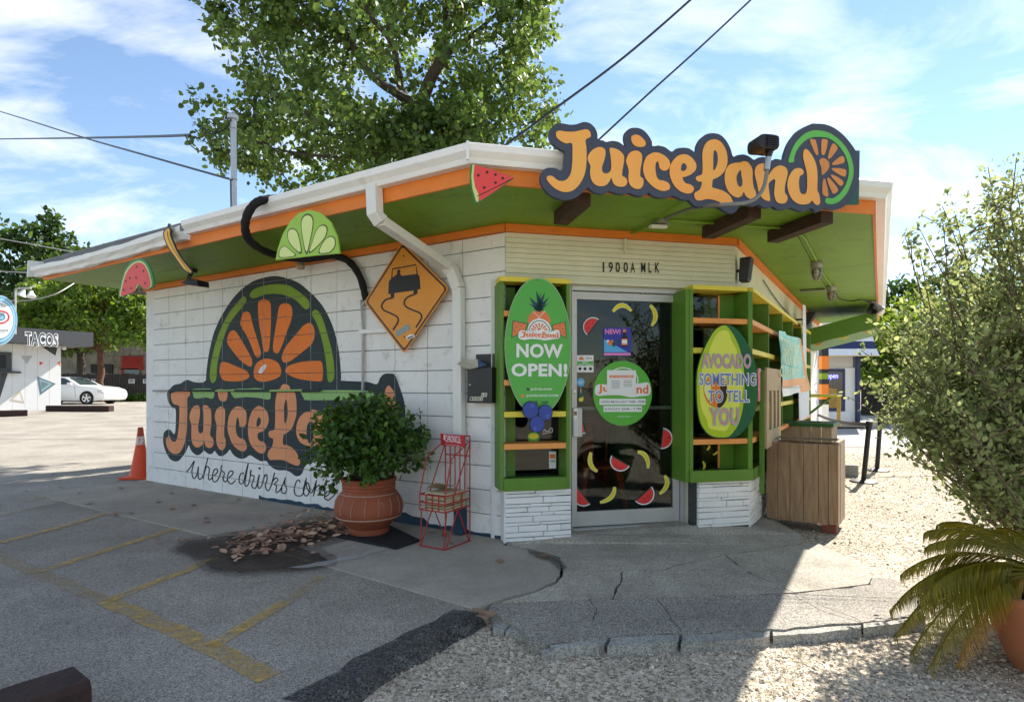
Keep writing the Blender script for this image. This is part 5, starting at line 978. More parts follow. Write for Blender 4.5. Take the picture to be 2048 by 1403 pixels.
for k in range(-3, 4):
    for q in ribbon([(320 + k * 45 - 60, 430), (320 + k * 45 + 55, 315)], 4) + ribbon([(320 + k * 45 + 60, 430), (320 + k * 45 - 55, 315)], 4):
        if all(228 < p[0] < 412 for p in q): shp.append((zp(*OZ, q), L0 + .003, 2))
for q in ([(310, 322), (296, 135), (352, 250)], [(300, 322), (235, 190), (330, 270)], [(290, 300), (225, 243), (320, 290)], [(330, 322), (375, 150), (300, 260)], [(335, 322), (407, 195), (310, 270)], [(340, 305), (408, 245), (320, 290)], [(318, 322), (338, 150), (300, 270)], [(280, 300), (322, 325), (362, 300), (320, 240)]): shp.append((zp(*OZ, q), L0 + .003, 1))
for q in ([(90, 393), (225, 425), (200, 490), (78, 550)], [(553, 405), (430, 440), (450, 500), (565, 555)]): shp += [(zp(*OZ, q), L0 + .002, 3)]
for q in ([(96, 402), (215, 430), (195, 485), (86, 540)], [(547, 412), (438, 443), (455, 495), (558, 545)]): shp += [(zp(*OZ, q), L0 + .003, 0)]
for x, y in ((105, 420), (140, 425), (120, 455), (165, 445), (110, 495), (150, 480), (100, 465), (540, 430), (505, 445), (530, 470), (485, 470), (540, 510), (510, 500), (500, 530)): shp.append((zp(*OZ, circ(x, y, 5, 6)), L0 + .004, 3))
shp += [(zp(*OZ, sm([(225, 490), (235, 430), (270, 395), (322, 380), (375, 395), (415, 435), (425, 490), (322, 505)], 3)), L0 + .004, 2), (zp(*OZ, sm([(240, 490), (250, 435), (285, 405), (322, 396), (362, 405), (398, 440), (408, 490)], 3)), L0 + .005, 3), (zp(*OZ, sm([(246, 490), (256, 440), (288, 412), (322, 403), (358, 412), (392, 444), (402, 490)], 3)), L0 + .006, 2)]
for t in np.linspace(R(8), R(172), 7):
    c_, s_ = math.cos(t), math.sin(t); shp.append((zp(*OZ, [(322 + 30 * c_ - 4 * s_, 482 - 26 * s_ - 4 * c_), (322 + 70 * c_ - 9 * s_, 482 - 62 * s_ - 9 * c_), (322 + 70 * c_ + 9 * s_, 482 - 62 * s_ + 9 * c_), (322 + 30 * c_ + 4 * s_, 482 - 26 * s_ + 4 * c_)]), L0 + .007, 0))
shp.append((zp(*OZ, circ(322, 472, 16, 12, 12)), L0 + .007, 0))
shp.append((zp(*OZ, sm([(140, 545), (150, 490), (200, 485), (260, 500), (330, 480), (360, 475), (400, 500), (480, 478), (500, 500), (500, 550), (450, 560), (375, 572), (330, 565), (250, 560), (180, 568)], 3)), L0 + .008, 2))
decal(FD, shp, [m_pine, m_leafd, m_swhite, m_sdkg], 'pineapple_emblem', sgn)
# small script letters reuse the big sign's drawing
def mini_script(b, fr, x0, y0, x1, y1, d, mi, mh):
    allp = [p for nm, S, pts, hole in LET for p in zp(*S, pts)]; ax, bx = min(p[0] for p in allp), max(p[0] for p in allp)
    base = lambda x: 395 + (x - ax) * .048
    for nm, S, pts, hole in LET:
        for q, m_, dd in ((pts, mi, 0), (hole, mh, .001)):
            if q: dsheet(b, fr, [(x0 + (x - ax) / (bx - ax) * (x1 - x0), y1 + (y - base(x)) / 150 * (y1 - y0)) for x, y in zp(*S, sm(q, 2))], d + dd, m_)
b = MB(); mini_script(b, FD, *zp(*OZ, [(152, 488)])[0], *zp(*OZ, [(496, 555)])[0], L0 + .009, 0, 1); b.build('script_name', [m_pine, m_swhite], sgn, recalc=False)
m_chalk = mat('chalky_white', (.78, .78, .76), .6, dirt=(.35, .45, .33), dthr=(.60, .68), dscale=45)
b = MB()
for s, x0, y0, x1, y1, bo in (('NOW', 122, 722, 530, 605, .035), ('OPEN!', 78, 888, 568, 776, .035), ('JUICELAND', 246, 1012, 436, 990, .02), ('JUICELAND.COM', 208, 1070, 488, 1045, .02)):
    put_text(b, s, fquad(FD, *zp(*OZ, [(x0, y0)])[0], *zp(*OZ, [(x1, y1)])[0], L0 + .002), 0, bo, 1.05)
b.build('lettering', m_chalk, sgn, recalc=False)
decal(FD, [(zp(*OZ, [(210, 1012), (236, 1012), (236, 988), (210, 988)]), L0 + .002, 0), (zp(*OZ, circ(176, 1057, 14, 14)), L0 + .002, 1), (zp(*OZ, circ(302, 42, 5, 10)), L0 + .002, 2)], [m_sdkg, m_sora, m_ink], 'small_icons', sgn)
# ---- blueberry cut-out
m_blue = mat('blueberry_paint', (.02, .055, .32), .4, var=.1, scale=10); m_blk2 = mat('blueberry_outline', (.006, .010, .05), .45)
dB = dO + .03; sgn = thing('blueberry_sign', FD.P(FD.px(1075, 866, dB)[0], FD.px(1075, 866, dB)[1], dB), 'three blueberry cut-out hung at the foot of the oval sign', 'sign', 'painted fruit cut-outs')
for i, (x, y, rx, ry) in enumerate(((247, 1182, 71, 78), (377, 1205, 63, 72), (304, 1306, 68, 72))):
    dd = dB + .002 * i
    plate(FD, zp(*OZ, circ(x, y, rx, 28, ry)), dB - .012, dd, m_blk2, 'berry_board', sgn)
    decal(FD, [(zp(*OZ, circ(x, y, rx * .92, 28, ry * .92)), dd + .001, 0), (zp(*OZ, circ(x + (14, 20, -20)[i], y + (-38, 32, 40)[i], 14, 14, 16)), dd + .002, 1), (zp(*OZ, circ(x + (14, 20, -20)[i], y + (-38, 32, 40)[i], 9, 12, 10)), dd + .003, 0)], [m_blue, mat('berry_light_blue', (.09, .2, .62), .5)], 'berry_face', sgn)
decal(FD, [(zp(*OZ, [(245, 1118), (300, 1102), (345, 1105), (340, 1122), (300, 1125)]), dB + .008, 0), (zp(*OZ, [(345, 1110), (400, 1104), (398, 1122), (352, 1120)]), dB + .008, 0), (zp(*OZ, circ(322, 1113, 16, 12, 9)), dB + .009, 1)], [m_sdkg, m_sgrn], 'berry_stem', sgn)
# ---- avocado board
AZ = ((1370, 560), 3.339); dA = SP + .035
sgn = thing('avocado_sign', FD.P(FD.px(1453, 876, dA)[0], FD.px(1453, 876, dA)[1], dA), 'big hand-painted avocado half board with joke lettering on the shelf', 'sign')
av = [(265, 298), (330, 315), (390, 380), (440, 470), (475, 580), (487, 700), (481, 830), (450, 930), (400, 1000), (340, 1045), (250, 1053), (170, 1040), (110, 970), (85, 870), (76, 740), (80, 610), (110, 500), (150, 410), (200, 330)]
m_avs = mat('avocado_skin_paint', (.008, .085, .055), .4, col2=(.005, .12, .02), scale=2.5); plate(FD, zp(*AZ, sm(av, 4)), dA - .015, dA, m_avs, 'board', sgn)
af = [(262, 302), (300, 330), (340, 395), (372, 480), (392, 580), (398, 700), (390, 830), (365, 940), (325, 1010), (275, 1048), (175, 1037), (112, 968), (88, 870), (79, 740), (83, 610), (113, 500), (153, 412), (203, 333)]
ay = [(255, 335), (290, 345), (310, 400), (345, 470), (360, 560), (385, 620), (388, 720), (365, 830), (345, 900), (300, 960), (270, 1005), (210, 1000), (160, 985), (145, 930), (110, 860), (98, 760), (105, 660), (120, 570), (150, 500), (180, 420), (215, 355)]
decal(FD, [(zp(*AZ, sm(af, 4)), dA + .0015, 0), (zp(*AZ, sm(ay, 4)), dA + .003, 1), (zp(*AZ, sm([(205, 640), (260, 650), (280, 710), (275, 790), (240, 845), (200, 850), (150, 815), (125, 750), (130, 690), (165, 640)], 4)), dA + .0045, 2), (zp(*AZ, sm([(135, 690), (165, 680), (175, 740), (160, 800), (140, 770), (128, 730)], 4)), dA + .005, 4), (zp(*AZ, sm([(220, 660), (262, 680), (282, 730), (275, 800), (240, 848), (215, 840), (235, 770), (235, 710)], 4)), dA + .005, 3)], [mat('avocado_lime_paint', (.38, .52, .015), .45), mat('avocado_flesh_paint', (.66, .70, .09), .45), mat('avocado_pit_paint', (.70, .20, .03), .45), mat('avocado_pit_dark', (.035, .012, .012), .45), m_pulp], 'avocado_face', sgn)
b = MB(); m_lp = mat('lettering_coral', (.58, .28, .26), .5); m_lb = mat('lettering_blue_grey', (.14, .22, .45), .5); m_lc = mat('lettering_cream', (.85, .80, .62), .5); m_lt = mat('lettering_teal', (.25, .45, .48), .5)
for s, x0, y0, x1, y1, k0, k1 in (('AVOCADO', 112, 585, 438, 495, 3, 0), ('SOMETHING', 95, 702, 472, 622, 2, 1), ('TO TELL', 155, 815, 428, 735, 2, 1), ('YOU', 165, 970, 358, 852, 3, 0)):
    q = lambda g, d: fquad(FD, *zp(*AZ, [(x0 - g, y0 + g)])[0], *zp(*AZ, [(x1 + g, y1 - g)])[0], d)
    put_text(b, s, q(5, dA + .006), k0, .065, 1.06); put_text(b, s, q(0, dA + .008), k1, .018, 1.06)
b.build('joke_lettering', [m_lp, m_lb, m_lc, m_lt], sgn, recalc=False)
# ---- ice cream cut-out on the side shelf
IZ = ((1500, 640), 5.394); dI = SP + .03; sgn = thing('ice_cream_sign', FR.P(FR.px(1522, 800, dI)[0], FR.px(1522, 800, dI)[1], dI), 'pink ice cream cone cut-out beside the avocado board', 'sign')
plate(FR, zp(*IZ, sm([(90, 600), (92, 530), (110, 518), (130, 545), (148, 620), (150, 665), (138, 690), (110, 860), (95, 855), (90, 690)], 3)), dI - .015, dI, mat('ice_cream_pink', (.75, .22, .28), .45), 'board', sgn)
decal(FR, [(zp(*IZ, [(100, 530), (112, 522), (130, 548), (145, 620), (130, 600), (115, 570)]), dI + .002, 0)], [mat('ice_cream_pale', (.6, .58, .5), .5)], 'scoop_highlight', sgn)
# ---- banner and paper menu on the side
dN = SP + .05; BZ = ((1545, 650), 9.353)
ban = thing('vinyl_banner', FR.P(FR.px(1580, 790, dN)[0], FR.px(1580, 790, dN)[1], dN), 'sagging teal and orange vinyl banner tied to the side shelves', 'banner')
m_tealv = mat('banner_teal', (.10, .52, .46), .4, col2=(.35, .68, .66), scale=5); m_or = mat('banner_orange', (.80, .42, .13), .4, col2=(.8, .3, .15), scale=4); m_vw = mat('banner_white', (.78, .80, .80), .4)
G = [[None] * 7 for _ in range(9)]; rr = random.Random(9)
tl_, tr2, bl_, br_ = (122, 100), (505, 262), (160, 1335), (670, 1215)
for j in range(9):
    for i in range(7):
        u_, v_ = i / 6, j / 8; x = (1 - v_) * ((1 - u_) * tl_[0] + u_ * tr2[0]) + v_ * ((1 - u_) * bl_[0] + u_ * br_[0]); y = (1 - v_) * ((1 - u_) * tl_[1] + u_ * tr2[1]) + v_ * ((1 - u_) * bl_[1] + u_ * br_[1])
        d = dN + .03 * math.sin(u_ * 9) * (1 - v_ * .4) + .02 * v_ + rr.uniform(-.006, .006); px_, py_ = zp(*BZ, [(x, y)])[0]
        G[j][i] = FR.P(*FR.px(px_, py_, dN), d)
b = MB(); flatv = [p for row in G for p in row]
for j in range(8):
    for i in range(6): b.add([G[j][i], G[j][i + 1], G[j + 1][i + 1], G[j + 1][i]], [(0, 1, 2, 3)], 2 if i == 0 and False else (1 if (j >= 6 or i == 5) else 0) if j < 7 else (2 if i < 4 else 1))
b.build('vinyl_sheet', [m_tealv, m_or, m_vw], ban, recalc=False, smooth=True)
b = MB(); ft = mat('faded_lettering', (.66, .68, .40), .5); o2 = dN + .055
for s, q in (('TODAY WE', (160, 480, 500, 380)), ('YOUR NEW', (190, 720, 500, 600)), ('CUUUI PUUT', (150, 965, 500, 820))): put_text(b, s, fquad(FR, *zp(*BZ, [(q[0], q[1])])[0], *zp(*BZ, [(q[2], q[3])])[0], o2), 0, .015)
put_text(b, 'lllunmllwlsmll', fquad(FR, *zp(*BZ, [(170, 1180)])[0], *zp(*BZ, [(540, 1140)])[0], o2), 1, .02); b.build('faded_lettering', [ft, m_sgrey], ban, recalc=False)['kind'] = 'stuff'
pm = thing('paper_menu', FR.P(FR.px(1608, 840, .3)[0], FR.px(1608, 840, .3)[1], .3), 'long white paper menu hanging behind the banner', 'poster')
b = MB(); b.prism([FR.P(*FR.px(x, y, .22), .22) for x, y in ((1605, 608), (1611, 611), (1613, 760), (1618, 765), (1618, 832), (1598, 842), (1597, 785), (1606, 780))], FR.n * .004); b.build('sheet', mat('menu_paper', (.70, .71, .72), .6, dirt=(.35, .36, .38), dthr=(.55, .62), dscale=40), pm)
# ---- soffit fittings: rafters, lamps, speakers, boxes, floodlights
for (xo, yo), L_ in (((1190, 384), .50), ((1545, 414), .62), ((1700, 424), .62)):
    p = ceil_pt(xo, yo, 2.5); a = FD.along(p)
    b = MB(); b.fbox(FD, a - .055, a + .055, SOF - .10, SOF - .002, OD - L_, OD + .0); o = b.build('exposed_rafter', m_wood, stand, bevel=.006)
m_cage = mat('lamp_cage_metal', (.30, .30, .27), .4, metal=.6); m_bulb = glassmat('lamp_jar_glass', (.8, .8, .75), 1.0)
def jar_lamp(px_, py_, lab, warm=None):
    p = ceil_pt(px_, py_, SOF); t = thing('caged_ceiling_lamp', p - Vector((0, 0, .2)), lab, 'lamp', 'caged lamps under the soffit')
    b = MB(); b.lathe([(0, 0), (.055, 0), (.058, -.05), (.05, -.07), (0, -.07)], p - Vector((0, 0, .002)), 16); b.build('base', m_cage, t, smooth=True)
    b = MB(); b.lathe([(.042, -.07), (.044, -.13), (.036, -.17), (.018, -.19), (.001, -.195)], p, 16); b.build('glass_jar', m_bulb, t, smooth=True)
    b = MB(); b.lathe([(.012, -.07), (.026, -.11), (.022, -.14), (.001, -.155)], p, 12); b.build('bulb', warm or mat('bulb_white', (.7, .7, .68), .4), t, smooth=True)
    b = MB()
    for k in range(6):
        a = k * math.pi / 3; c, s_ = math.cos(a), math.sin(a); b.tube([p + Vector((c * .055, s_ * .055, -.05)), p + Vector((c * .054, s_ * .054, -.14)), p + Vector((c * .04, s_ * .04, -.185)), p + Vector((0, 0, -.208))], .0035, 5)
    for z, r in ((-.09, .056), (-.13, .0555), (-.175, .044)): b.tube([p + Vector((r * math.cos(t_), r * math.sin(t_), z)) for t_ in np.linspace(0, 2 * math.pi, 17)], .003, 5)
    b.build('cage', m_cage, t, smooth=True)
jar_lamp(1633, 523, 'caged jar lamp with clear bulb, nearer of two under the side soffit'); jar_lamp(1662, 571, 'caged jar lamp with amber bulb, farther of two under the side soffit', mat('bulb_amber', (.55, .16, .04), .4))
bl = thing('wall_bulb', FL.P(*FL.px(601, 530, .12), .12), 'small round caged bulb below the lime sign', 'lamp'); p = FL.P(*FL.px(601, 520, .12), .12)
b = MB(); b.lathe([(0, 0), (.035, 0), (.04, -.02), (.038, -.03)], p, 14); b.build('socket', m_cage, bl, smooth=True); b = MB(); b.lathe([(.03, -.03), (.045, -.06), (.035, -.09), (.001, -.1)], p, 14); b.build('globe', mat('dusty_globe', (.35, .28, .2), .3), bl, smooth=True)
def soff_conduit(pts, r=.011, m=m_green, nm='soffit_conduit'):
    b = MB(); b.tube([ceil_pt(x, y, SOF - .02) for x, y in pts], r, 7); b.build(nm, m, stand, smooth=True)
soff_conduit([(1338, 440), (1590, 458), (1610, 478), (1632, 520)], m=m_soff); soff_conduit([(1634, 530), (1662, 571)], m=m_soff); soff_conduit([(1664, 575), (1678, 598), (1700, 602), (1720, 599), (1742, 602)], .009, m_black, 'soffit_cable'); soff_conduit([(1600, 582), (1650, 579)], .02, m_cage)
soff_conduit([(1318, 441), (1276, 462), (1254, 470)], .01, m_soff); b = MB(); b.tube([ceil_pt(1254, 470, SOF - .02), FD.P(*FD.px(1251, 478, .045), .045), FD.P(*FD.px(1250, 506, .02), .02)], .009, 7); b.build('soffit_conduit', m_cream, stand, smooth=True)
jb = thing('junction_box', ceil_pt(1322, 440, SOF - .06), 'weathered junction box with motion sensor under the front soffit', 'junction box'); p = ceil_pt(1322, 441, SOF - .002)
b = MB(); b.lathe([(0, 0), (.06, 0), (.06, -.035), (.0, -.035)], p, 18); b.build('round_box', mat('weathered_grey', (.30, .29, .26), .6, var=.3, scale=30), jb, smooth=True)
b = MB(); b.box(p + Vector((-.09, -.07, -.075)), (.13, .02, 0), (-.01, .06, .01), (0, 0, .028)); b.build('sensor', m_gutter, jb, bevel=.004)
# floodlight on its arm in front of the sign
fd = SG + .17; fl_ = thing('floodlight', FD.P(*FD.px(1538, 300, fd), fd), 'black floodlight on a bent conduit arm in front of the roof sign', 'lamp')
arm = [ceil_pt(1330, 437, SOF - .03), FD.P(*FD.px(1385, 416, OD + .05), OD + .05), FD.P(*FD.px(1440, 410, fd), fd), FD.P(*FD.px(1492, 405, fd), fd), FD.P(*FD.px(1515, 393, fd), fd), FD.P(*FD.px(1529, 370, fd), fd), FD.P(*FD.px(1534, 338, fd), fd), FD.P(*FD.px(1537, 312, fd), fd)]
b = MB(); b.tube(sm([tuple(p) for p in arm], 4, closed=False), .0125, 8); b.build('arm', mat('dull_conduit', (.20, .20, .17), .45, metal=.4), fl_, smooth=True)
b = MB(); b.tube([FD.P(*FD.px(1533, 340, fd), fd), FD.P(*FD.px(1536.5, 315, fd), fd)], .02, 10); b.build('coupling', mat('zinc', (.42, .43, .44), .4, metal=.7), fl_, smooth=True)
b = MB(); b.tube([FD.P(*FD.px(1537, 313, fd), fd), FD.P(*FD.px(1540, 297, fd), fd)], [.02, .028], 10); b.build('swivel', m_black, fl_, smooth=True)
b = MB(); hd = [FD.P(*FD.px(x, y, fd + .05), fd + .05) for x, y in sm([(1523, 268), (1540, 267.5), (1557, 271), (1559.5, 281), (1557, 297), (1540, 296), (1522, 294), (1518.5, 280)], 3)]
b.prism(hd, FD.n * -.13); b.build('housing', m_black, fl_, bevel=.008)
b = MB()
for k in range(6):
    z = 271 + k * 4; q0 = FD.px(1534, z, fd + .055); q1 = FD.px(1556, z + 1, fd + .055); b.fbox(FD, q0[0], q1[0], q0[1] - .003, q0[1] + .002, fd + .052, fd + .062)
b.build('cooling_fins', mat('black_fin', (.02, .02, .02), .35), fl_)
# black spotlight under the banana
sp_ = thing('spotlight', FL.P(*FL.px(378, 570, OL - .1), OL - .1), 'small black spotlight under the banana cut-out', 'lamp'); dS = OL - .12
b = MB(); b.tube([ceil_pt(385, 540, SOF), FL.P(*FL.px(378, 556, dS), dS)], .022, 10); b.tube([ceil_pt(372, 538, SOF), ceil_pt(392, 541, SOF - .02)], .03, 10); b.build('bracket', m_black, sp_, smooth=True)
b = MB(); b.prism([FL.P(*FL.px(x, y, dS), dS) for x, y in ((361, 566), (376, 556), (394, 561), (395, 572), (378, 570))], FL.n * -.12); b.build('lamp_head', m_black, sp_, bevel=.005)
def speaker(fr, x0, y0, x1, y1, d0_, d1_, lab, tilt=0.0, wd=.13):
    a0, z0 = fr.px(x0, y1, d1_); z1 = fr.px(x0, y0, d1_)[1]; a1 = a0 + wd; t = thing('outdoor_speaker', fr.P((a0 + a1) / 2, z0, d0_), lab, 'speaker', 'black speakers on the side wall')
    b = MB(); P = [fr.P(a0, z0, d0_), fr.P(a1, z0, d0_), fr.P(a1, z0, d1_ - tilt), fr.P(a0, z0, d1_ - tilt)]; Q = [fr.P(a0, z1, d0_ + tilt * .3), fr.P(a1, z1, d0_ + tilt * .3), fr.P(a1, z1, d1_), fr.P(a0, z1, d1_)]
    b.add(P + Q, [(0, 3, 2, 1), (4, 5, 6, 7), (0, 1, 5, 4), (1, 2, 6, 5), (2, 3, 7, 6), (3, 0, 4, 7)]); b.build('cabinet', m_black, t, bevel=.012)
    b = MB(); g = (a1 - a0) * .12; b.add([fr.P(a0 + g, z0 + g, d1_ - tilt * .9 + .003), fr.P(a1 - g, z0 + g, d1_ - tilt * .9 + .003), fr.P(a1 - g, z1 - g, d1_ - tilt * .1 + .003), fr.P(a0 + g, z1 - g, d1_ - tilt * .1 + .003)], [(0, 1, 2, 3)]); b.build('grille', mat('speaker_grille', (.03, .03, .03), .7, var=.5, scale=300), t, recalc=False)
    b = MB(); b.tube([fr.P((a0 + a1) / 2, (z0 + z1) / 2, 0.004), fr.P((a0 + a1) / 2, (z0 + z1) / 2, d0_ + .01)], .015, 8); b.build('wall_bracket', m_black, t, smooth=True)
speaker(FR, 1503, 512, 1527, 560, .03, .14, 'upright black speaker high on the corner of the side wall', .03)
speaker(FR, 1633, 623, 1646, 648, .1, .30, 'tilted black speaker on the far side wall past the shelves', .1, .2)
b = MB(); b.tube(sm([tuple(FR.P(*FR.px(x, y, .02), .02)) for x, y in ((1527, 560), (1545, 588), (1570, 620), (1600, 650))], 4, closed=False), .006, 6); b.build('speaker_wire', m_black, stand, smooth=True)
# spotlights at the end of the side eave
sf = thing('spotlight', ceil_pt(1748, 612, SOF - .1), 'pair of old spotlights under the far end of the side eave', 'lamp')
p = ceil_pt(1745, 603, SOF - .005); b = MB(); b.lathe([(0, 0), (.07, 0), (.07, -.03), (0, -.03)], p, 16); b.build('base', mat('weathered_grey', (.3, .3, .3), .6), sf, smooth=True)
for dx, mm in ((.10, mat('lamp_shell', (.28, .28, .25), .5)), (-.06, m_black)):
    b = MB(); ax = Vector((dx * 5, -.35, -.8)); b.lathe([(.001, .03), (.03, .04), (.04, .1), (.075, .19), (.07, .185), (.03, .11)], p, 16, axis=ax); b.build('lamp_head', mm, sf, smooth=True)
# ---- serving hatch: green flap, counter, white painted side, striped post
fp = thing('hatch_flap', FR.P(5.5, 2.0, .3), 'green wooden flap propped open over the side serving hatch', 'awning')
b = MB(); b.prism([FR.P(5.45, 2.20, .01), FR.P(5.45, 1.93, .01), FR.P(5.45, 2.19, 1.05), FR.P(5.45, 2.46, 1.05)], FR.u * 1.7); b.build('flap_board', m_green, fp)
for k, (a, m) in enumerate(((5.7, m_orange2), (6.2, m_yellow), (6.7, m_orange2))):
    b = MB(); dk_ = .15 + k * .36; b.prism([FR.P(5.5 + k * .02, 1.925 + dk_ * .25, dk_), FR.P(5.5 + k * .02, 1.95 + dk_ * .25, dk_ + .16), FR.P(5.5 + k * .02, 1.90 + dk_ * .25, dk_ + .08)], FR.u * .06); b.build('flap_rib', m, fp)
ct = thing('side_counter', FR.P(5.5, .9, .3), 'narrow yellow serving counter with diagonal brace on the side wall', 'counter')
b = MB(); b.fbox(FR, 5.2, 6.6, 1.085, 1.12, .004, .52); b.build('counter_top', m_yellow, ct)
b = MB(); b.tube([FR.P(5.3, .72, .01), FR.P(5.3, 1.08, .42)], .02, 6); b.build('brace', m_green, ct); b = MB(); b.fbox(FR, 6.5, 6.56, .55, 1.084, .44, .5); b.build('counter_leg', mat('worn_yellow_wood', (.5, .36, .1), .7, var=.3, scale=9), ct)
pc('hatch_side', FR, 4.995, 5.3, .44, 2.12, -.1, .10, m_green, stand); pc('post_strip', FR, 5.3, 5.6, .44, 2.5, -.1, .02, m_orange, stand)
# red-white-black drawing on the white side wall
b = MB(); rr = random.Random(5); dw = .0015
for s0 in ([(1626, 690), (1629, 705), (1632, 700), (1630, 680)], [(1628, 770), (1634, 765), (1638, 772), (1634, 785), (1630, 778)], [(1629, 735), (1632, 720), (1634, 690)], [(1633, 800), (1636, 820), (1634, 840)], [(1622, 650), (1632, 660), (1640, 655)]):
    for q in ribbon(sm(s0, 4, closed=False), .9): b.flat([FR.P(*FR.px(x, y, dw), dw) for x, y in q])
b.build('wall_drawing', m_sgrey, stand, recalc=False)
sp = thing('striped_post', (6.78, 12.75, 0), 'orange and black striped post behind the side wall', 'post')
for k, (y0, y1, m) in enumerate(((842, 808, m_gutter), (808, 798, m_black), (798, 768, m_orange), (768, 758, m_black), (758, 746, m_mgrn), (746, 738, m_black), (738, 712, m_orange), (712, 690, m_black), (690, 640, m_gutter))):
    p0, p1 = at(1647, y0, 12.75), at(1647, y1, 12.75); b = MB(); z0 = p0.z if k else ZG; b.box((p0.x - .075, 12.68, z0 + .001), (.15, 0, 0), (0, .12, 0), (0, 0, p1.z - z0 - .001)); b.build('stripe', m, sp)
# ================================================================== OBJECTS AROUND THE STAND
m_terra = mat('terracotta', (0.33, 0.088, 0.038), .75, var=.25, scale=6, bump=.2, bscale=30, dirt=(.50, .34, .25), dthr=(.60, .78), dscale=14)
m_soil = mat('potting_soil', (.03, .022, .015), .95, var=.4, scale=30, bump=.6)
m_crust = mat('mineral_crust', (.48, .30, .21), .9, var=.3, scale=40)
# rubber mat, pot, shrub
pot_c = gnd(738, 1066, ZS)
mat_o = thing('rubber_mat', gnd(752, 1070, ZS), 'dark rubber mat under the terracotta pot', 'mat')
q = [gnd(x, y, ZS + .003) for x, y in ((664, 1072), (760, 1044), (838, 1082), (792, 1098))]
b = MB(); b.prism(q, (0, 0, .010)); b.build('mat_body', mat('black_rubber', (.018, .018, .019), .8, var=.4, scale=90, bump=.5, bscale=200), mat_o)
b = MB()
for i in range(4): b.tube([q[i] + Vector((0, 0, .011)), q[(i + 1) % 4] + Vector((0, 0, .011))], .008, 6)
b.build('raised_rim', MATS['black_rubber'], mat_o)
pc0 = pot_c + Vector((0, 0, .016)); pot = thing('terracotta_pot', pc0, 'round-bellied terracotta pot on the rubber mat by the mural', 'pot')
b = MB(); b.lathe([(0, 0), (.165, 0), (.17, .03), (.158, .042), (.20, .085), (.255, .13), (.28, .17), (.286, .215), (.276, .27), (.25, .315), (.226, .34), (.216, .362), (.222, .372), (.216, .388), (.224, .40), (.219, .415), (.228, .43), (.232, .455), (.218, .462), (.205, .45), (.20, .40)], pc0, 44); b.build('body', m_terra, pot, smooth=True)
b = MB(); b.lathe([(0, .415), (.206, .41)], pc0, 24); b.build('soil', m_soil, pot)
b = MB()
for z, r in ((.145, .268), (.335, .2315)): b.lathe([(r + .001, z - .006), (r + .005, z), (r + .001, z + .006)], pc0, 44)
for k in range(16):
    a = k * math.pi / 8 + .1; pts = [(.277, .175), (.2865, .215), (.277, .268), (.252, .315)]
    b.tube([pc0 + Vector((math.cos(a + (z - .17) * .35) * (r + .002), math.sin(a + (z - .17) * .35) * (r + .002), z)) for r, z in pts], .0028, 5)
b.build('incised_bands', m_crust, pot)
# newspaper rack
m_red = mat('red_wire', (.42, .028, .025), .45, var=.3, scale=40)
a0r, a1r, d0r, d1r = .215, .465, .19, .51; zr = ZS
rk = thing('newspaper_rack', FL.P((a0r + a1r) / 2, zr, (d0r + d1r) / 2), 'red wire newspaper rack with a sign, beside the downspout', 'newspaper rack')
def wires(name, segs, r=.0055):
    b = MB()
    for s_ in segs: b.tube([FL.P(*p) for p in s_], r, 6)
    return b.build(name, m_red, rk, smooth=True)
W = lambda a, z, d: (a, z, d)
wires('back_frame', [[W(a0r, zr, d0r), W(a0r, .86, d0r)], [W(a1r, zr, d0r), W(a1r, .86, d0r)], [W(a0r, .86, d0r), W(a1r, .86, d0r)], [W(a0r, .70, d0r), W(a1r, .70, d0r)]] + [[W(a0r + k * .05, .30, d0r), W(a0r + k * .05, .86, d0r)] for k in (1, 2, 3, 4)])
wires('leg', [[W(a0r, .30, d1r - .02), W(a0r + .01, zr, d1r)]]); wires('leg', [[W(a1r, .30, d1r - .02), W(a1r - .01, zr, d1r)]])
wires('leg', [[W(a0r, .30, (d0r + d1r) / 2), W(a0r, zr, d0r + .01)], [W(a0r, .30, (d0r + d1r) / 2), W(a0r, zr, d1r - .01)]]); wires('leg', [[W(a1r, .30, (d0r + d1r) / 2), W(a1r, zr, d0r + .01)], [W(a1r, .30, (d0r + d1r) / 2), W(a1r, zr, d1r - .01)]])
wires('floor_bar', [[W(a0r, zr + .006, d1r), W(a1r, zr + .006, d1r)]]); wires('floor_bar', [[W(a0r, zr + .006, d0r), W(a0r, zr + .006, d1r)]])
wires('basket', [[W(a0r, z, d0r), W(a0r, z, d1r), W(a1r, z, d1r), W(a1r, z, d0r)] for z in (.30, .36, .42)] + [[W(a, .30, d1r), W(a, .42, d1r)] for a in np.linspace(a0r, a1r, 5)] + [[W(a0r, .30, d), W(a0r, .42, d)] for d in np.linspace(d0r, d1r, 4)] + [[W(a1r, .30, d), W(a1r, .42, d)] for d in np.linspace(d0r, d1r, 4)] + [[W(a, .30, d0r), W(a, .30, d1r)] for a in np.linspace(a0r, a1r, 4)])
wires('side_rail', [[W(a0r, .82, d0r), W(a0r, .70, d1r - .08), W(a0r, .42, d1r)], [W(a0r, .42, d1r - .12), W(a0r, .80, d0r)]]); wires('side_rail', [[W(a1r, .82, d0r), W(a1r, .70, d1r - .08), W(a1r, .42, d1r)], [W(a1r, .42, d1r - .12), W(a1r, .80, d0r)]])
b = MB(); sq = [(880.5, 866), (928.5, 871), (931, 893.5), (882, 890)]; ds_ = d0r + .012; b.prism([FL.P(*FL.px(x, y, ds_), ds_) for x, y in sq], FL.n * -.006, 0)
Q = [FL.P(*FL.px(x, y, ds_ + .001), ds_ + .001) for x, y in ((891, 883), (922, 886), (920, 872), (890, 869))]; put_text(b, 'CHRONICLE', Q, 1, .005, 1.0)
